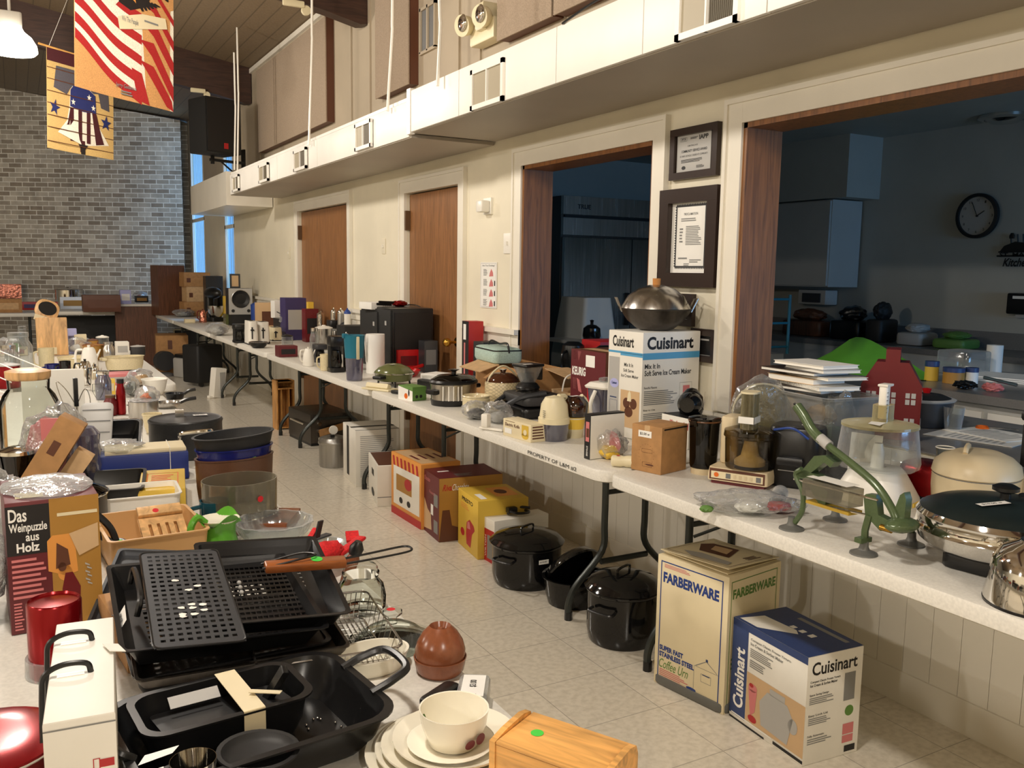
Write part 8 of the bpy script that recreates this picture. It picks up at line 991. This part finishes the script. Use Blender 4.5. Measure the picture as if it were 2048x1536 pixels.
p, r = rnd(250, 748, 72, .7415); p.z = .80; t = T('oval_casserole', 'large cream oval ceramic dish with eared handles near the aisle', 'dish', (p.x, p.y, .7415), .2); k_ = kk(p); R1 = 37*k_; P(t, 'dish_body', 'stoneware', tr(vessel(ell(R1, R1*.6, 40), .085, .006, .9, .005), (0, 0, .02))); P(t, 'dish_foot', 'matt_black', prism(ell(R1*.8, R1*.45), 0, .02)); P(t, 'dish_ear', 'stoneware', box(.03, .06, .02, -R1-.01, 0, .08, bev=.006))
L6 = [
 ('mug', 'floral_mug', 'mug', 'cream mug with orange and black flower before the large wooden board', 94, 740, 32, 696, 'stoneware', 'stoneware', .7415),
 ('box', 'lilac_sleeve', 'sleeve', 'pale lilac upright sleeve right of the large wooden board', 145, 698, 16, 648, 'lilac', 'blue_clear', .7415, .05),
 ('box', 'cream_switch_box', 'box', 'small cream upright box right of the lilac sleeve', 162, 698, 20, 660, 'box_cream', 'tan_print', .7415, .06),
 ('bag', 'white_bag', 'plastic bag', 'puffy white plastic bag behind the large wooden board', 155, 660, 50, 624, 'foam_white', 'tan_print', .7415),
 ('box', 'dark_red_rack', 'rack', 'dark red small rack standing over the wicker basket', 177, 665, 30, 642, 'dark_red', 'black_print', .7415, .1),
 ('cyl', 'wicker_basket', 'basket', 'small brown wicker basket under the dark red rack', 186, 688, 24, 658, 'gold_print', 'brown_print', .7415),
 ('cyl', 'clear_canister', 'canister', 'clear plastic canister with white lid right of the wicker basket', 205, 682, 24, 646, 'clear_plastic', 'white_plastic', .7415),
 ('bowl', 'copper_tray', 'tray', 'copper brown round tray behind the silver milk can', 188, 722, 40, 690, 'gold_print', 'copper_foil', .7415),
 ('jar', 'silver_milk_can', 'canister', 'squat silver milk can between the copper tray and cream oval dish', 218, 722, 24, 684, 'steel', 'steel', .7415),
 ('box', 'white_ceramic_box', 'container', 'white ceramic container behind the cream oval dish', 246, 712, 22, 684, 'white_plastic', 'light_grey', .7415, .1),
 ('cyl', 'dark_round_tin', 'tin', 'pale and dark tins lying right behind the cream oval dish', 276, 712, 28, 690, 'dark_grey', 'light_grey', .7415),
 ('jar', 'tall_glass_vase', 'vase', 'tall clear glass vase at the left of the large wooden board', 40, 745, 50, 665, 'clear_plastic', 'clear_plastic', .7415),
 ('jar', 'bagged_glass_jar', 'jar', 'clear glass jar in front of the tall vase, at the left edge', 20, 760, 36, 690, 'clear_plastic', 'steel', .7415),
 ('bag', 'toy_bag', 'plastic bag', 'clear bag of red and green pieces at the left edge', 22, 668, 56, 630, 'orange_paint', 'green_glaze', .7415),
 ('cyl', 'red_canister', 'canister', 'dark red metal canister at the left edge by the thin white rods', 16, 778, 48, 724, 'metal_red', 'light_grey', .7415),
 ('kettle', 'chrome_teapot', 'teapot', 'brightest chrome teapot before the white scoop', 172, 775, 34, 718, 'chrome', 'black_plastic', .7415),
 ('kettle', 'chrome_creamer', 'creamer', 'chrome jug with dark handle right of the bright chrome teapot', 192, 782, 24, 728, 'chrome', 'black_plastic', .7415),
 ('mug', 'navy_mug', 'mug', 'dark navy glazed mug behind the wooden lidded glass jar', 108, 770, 34, 728, 'blue_glaze', 'blue_glaze', .7415),
 ('mug', 'dark_pottery_mug', 'mug', 'dark brown pottery mug right of the navy mug', 132, 772, 24, 722, 'black_enamel', 'black_enamel', .7415),
 ('bowl', 'clam_bowl', 'bowl', 'wide cream bowl behind the navy mug', 150, 748, 60, 714, 'stoneware', 'stoneware', .7415),
 ('kettle', 'white_scoop', 'pitcher', 'white plastic scoop-shaped pitcher behind the chrome teapot', 180, 752, 42, 690, 'white_plastic', 'white_plastic', .7415),
 ('cyl', 'white_pill_jar', 'jar', 'small white jar left of the bright chrome teapot', 150, 775, 20, 738, 'white_plastic', 'white_plastic', .7415),
 ('box', 'yellow_card', 'card', 'small pale yellow card before the purple glass', 221, 790, 17, 758, 'popcorn_yellow', 'box_cream', .7415, .03),
 ('jar', 'purple_glass_bottle', 'bottle', 'violet grey glass bottle behind the small yellow card', 208, 800, 30, 742, 'blue_clear', 'chrome', .7415),
 ('jar', 'red_bottle', 'bottle', 'slim dark red bottle behind the compartment tray', 243, 830, 18, 758, 'metal_red', 'black_plastic', .7415),
 ('jar', 'red_wire_stand', 'stand', 'dark red and brown wire bottle stand left of the slim red bottle', 222, 832, 26, 790, 'dark_red', 'brown_metal', .7415),
 ('goblet', 'wine_glass', 'glass', 'stemmed glass behind the compartment tray', 198, 825, 24, 768, 'glass', 'glass', .7415),
 ('goblet', 'wine_glass', 'glass', 'stemmed glass right of the slim red bottle', 262, 812, 24, 766, 'glass', 'glass', .7415),
 ('cyl', 'steel_saucepan', 'saucepan', 'steel saucepan full of wrapped things with a wire carry handle', 288, 842, 56, 796, 'steel', 'film', .7415),
 ('bag', 'orange_cloth_bag', 'plastic bag', 'clear bag with an orange piece above the steel saucepan', 296, 812, 44, 772, 'orange_paint', 'light_grey', .80),
 ('bowl', 'white_basin', 'bowl', 'round white basin by the aisle, right of the orange piece', 310, 792, 48, 758, 'white_plastic', 'white_plastic', .7415),
 ('bag', 'bagged_basket', 'plastic bag', 'greyish bag over a yellow basket behind the white basin', 280, 775, 50, 738, 'tan_print', 'gold_print', .7415),
 ('box', 'pink_flat_box', 'box', 'flat pinkish box under the cream oval dish front', 238, 770, 62, 748, 'pink_print', 'light_grey', .7415, .15),
 ('bowl', 'yellow_crock', 'crock', 'yellowish crock peeking behind the large stock pot', 305, 868, 36, 828, 'stoneware', 'stoneware', .7415),
 ('pan', 'black_frying_pan', 'pan', 'small black frying pan with upturned handle by the aisle edge', 350, 800, 36, 786, 'nonstick', 'black_plastic', .7415),
 ('pan', 'steel_frying_pan', 'pan', 'steel pan with black handle pointing to the aisle behind the stock pot', 335, 818, 50, 804, 'steel', 'black_plastic', .7415),
 ('bag', 'gravy_bag', 'plastic bag', 'clear bag of dark glasses behind the slim red bottle', 262, 795, 34, 750, 'dark_grey', 'light_grey', .7415),
 ('jar', 'small_bud_vase', 'vase', 'small clear vase at the top of the glassware, far left', 46, 690, 20, 632, 'clear_plastic', 'clear_plastic', .7415),
 ('box', 'cream_sheet_stack', 'box', 'pale stack of sheets behind the clear bag of red and green pieces', 22, 640, 48, 622, 'box_cream', 'pink_print', .7415, .2),
 ('box', 'blue_white_carton', 'box', 'small blue and white carton behind the puffy white bag', 118, 628, 26, 608, 'white_print', 'blue_print', .7415, .1),
 ('box', 'amber_block', 'block', 'amber wooden block at the left edge beside the big glass jar', 3, 905, 20, 800, 'pine_up', 'gold_print', .7415, .1)]
for a in L6:
    t_, w_, h_ = item(*a); f_ = 7.62/t_.location.y
    if f_ < 1 and t_.location.z < .79: t_.scale = (f_,)*3; t_.location.x *= f_; t_.location.y = 7.62
a0, b0 = CAMP+ray(-40, 690)*3.4, CAMP+ray(88, 738)*3.6
for i, (u, v) in enumerate((((-30, 690), (88, 738)), ((-30, 715), (35, 742)), ((-30, 742), (23, 765)), ((-30, 770), (12, 787)))):
    a_, b_ = CAMP+ray(*u)*3.5, CAMP+ray(*v)*3.5; T1('white_rod', ['topmost and longest thin white rod at the left edge', 'second thin white rod from the top at the left edge', 'third thin white rod from the top at the left edge', 'lowest thin white rod at the left edge'][i], 'rod', (0, 0, 0), 0, 'white_plastic', tube([a_, b_], .0022), group='thin white rods of a rack')
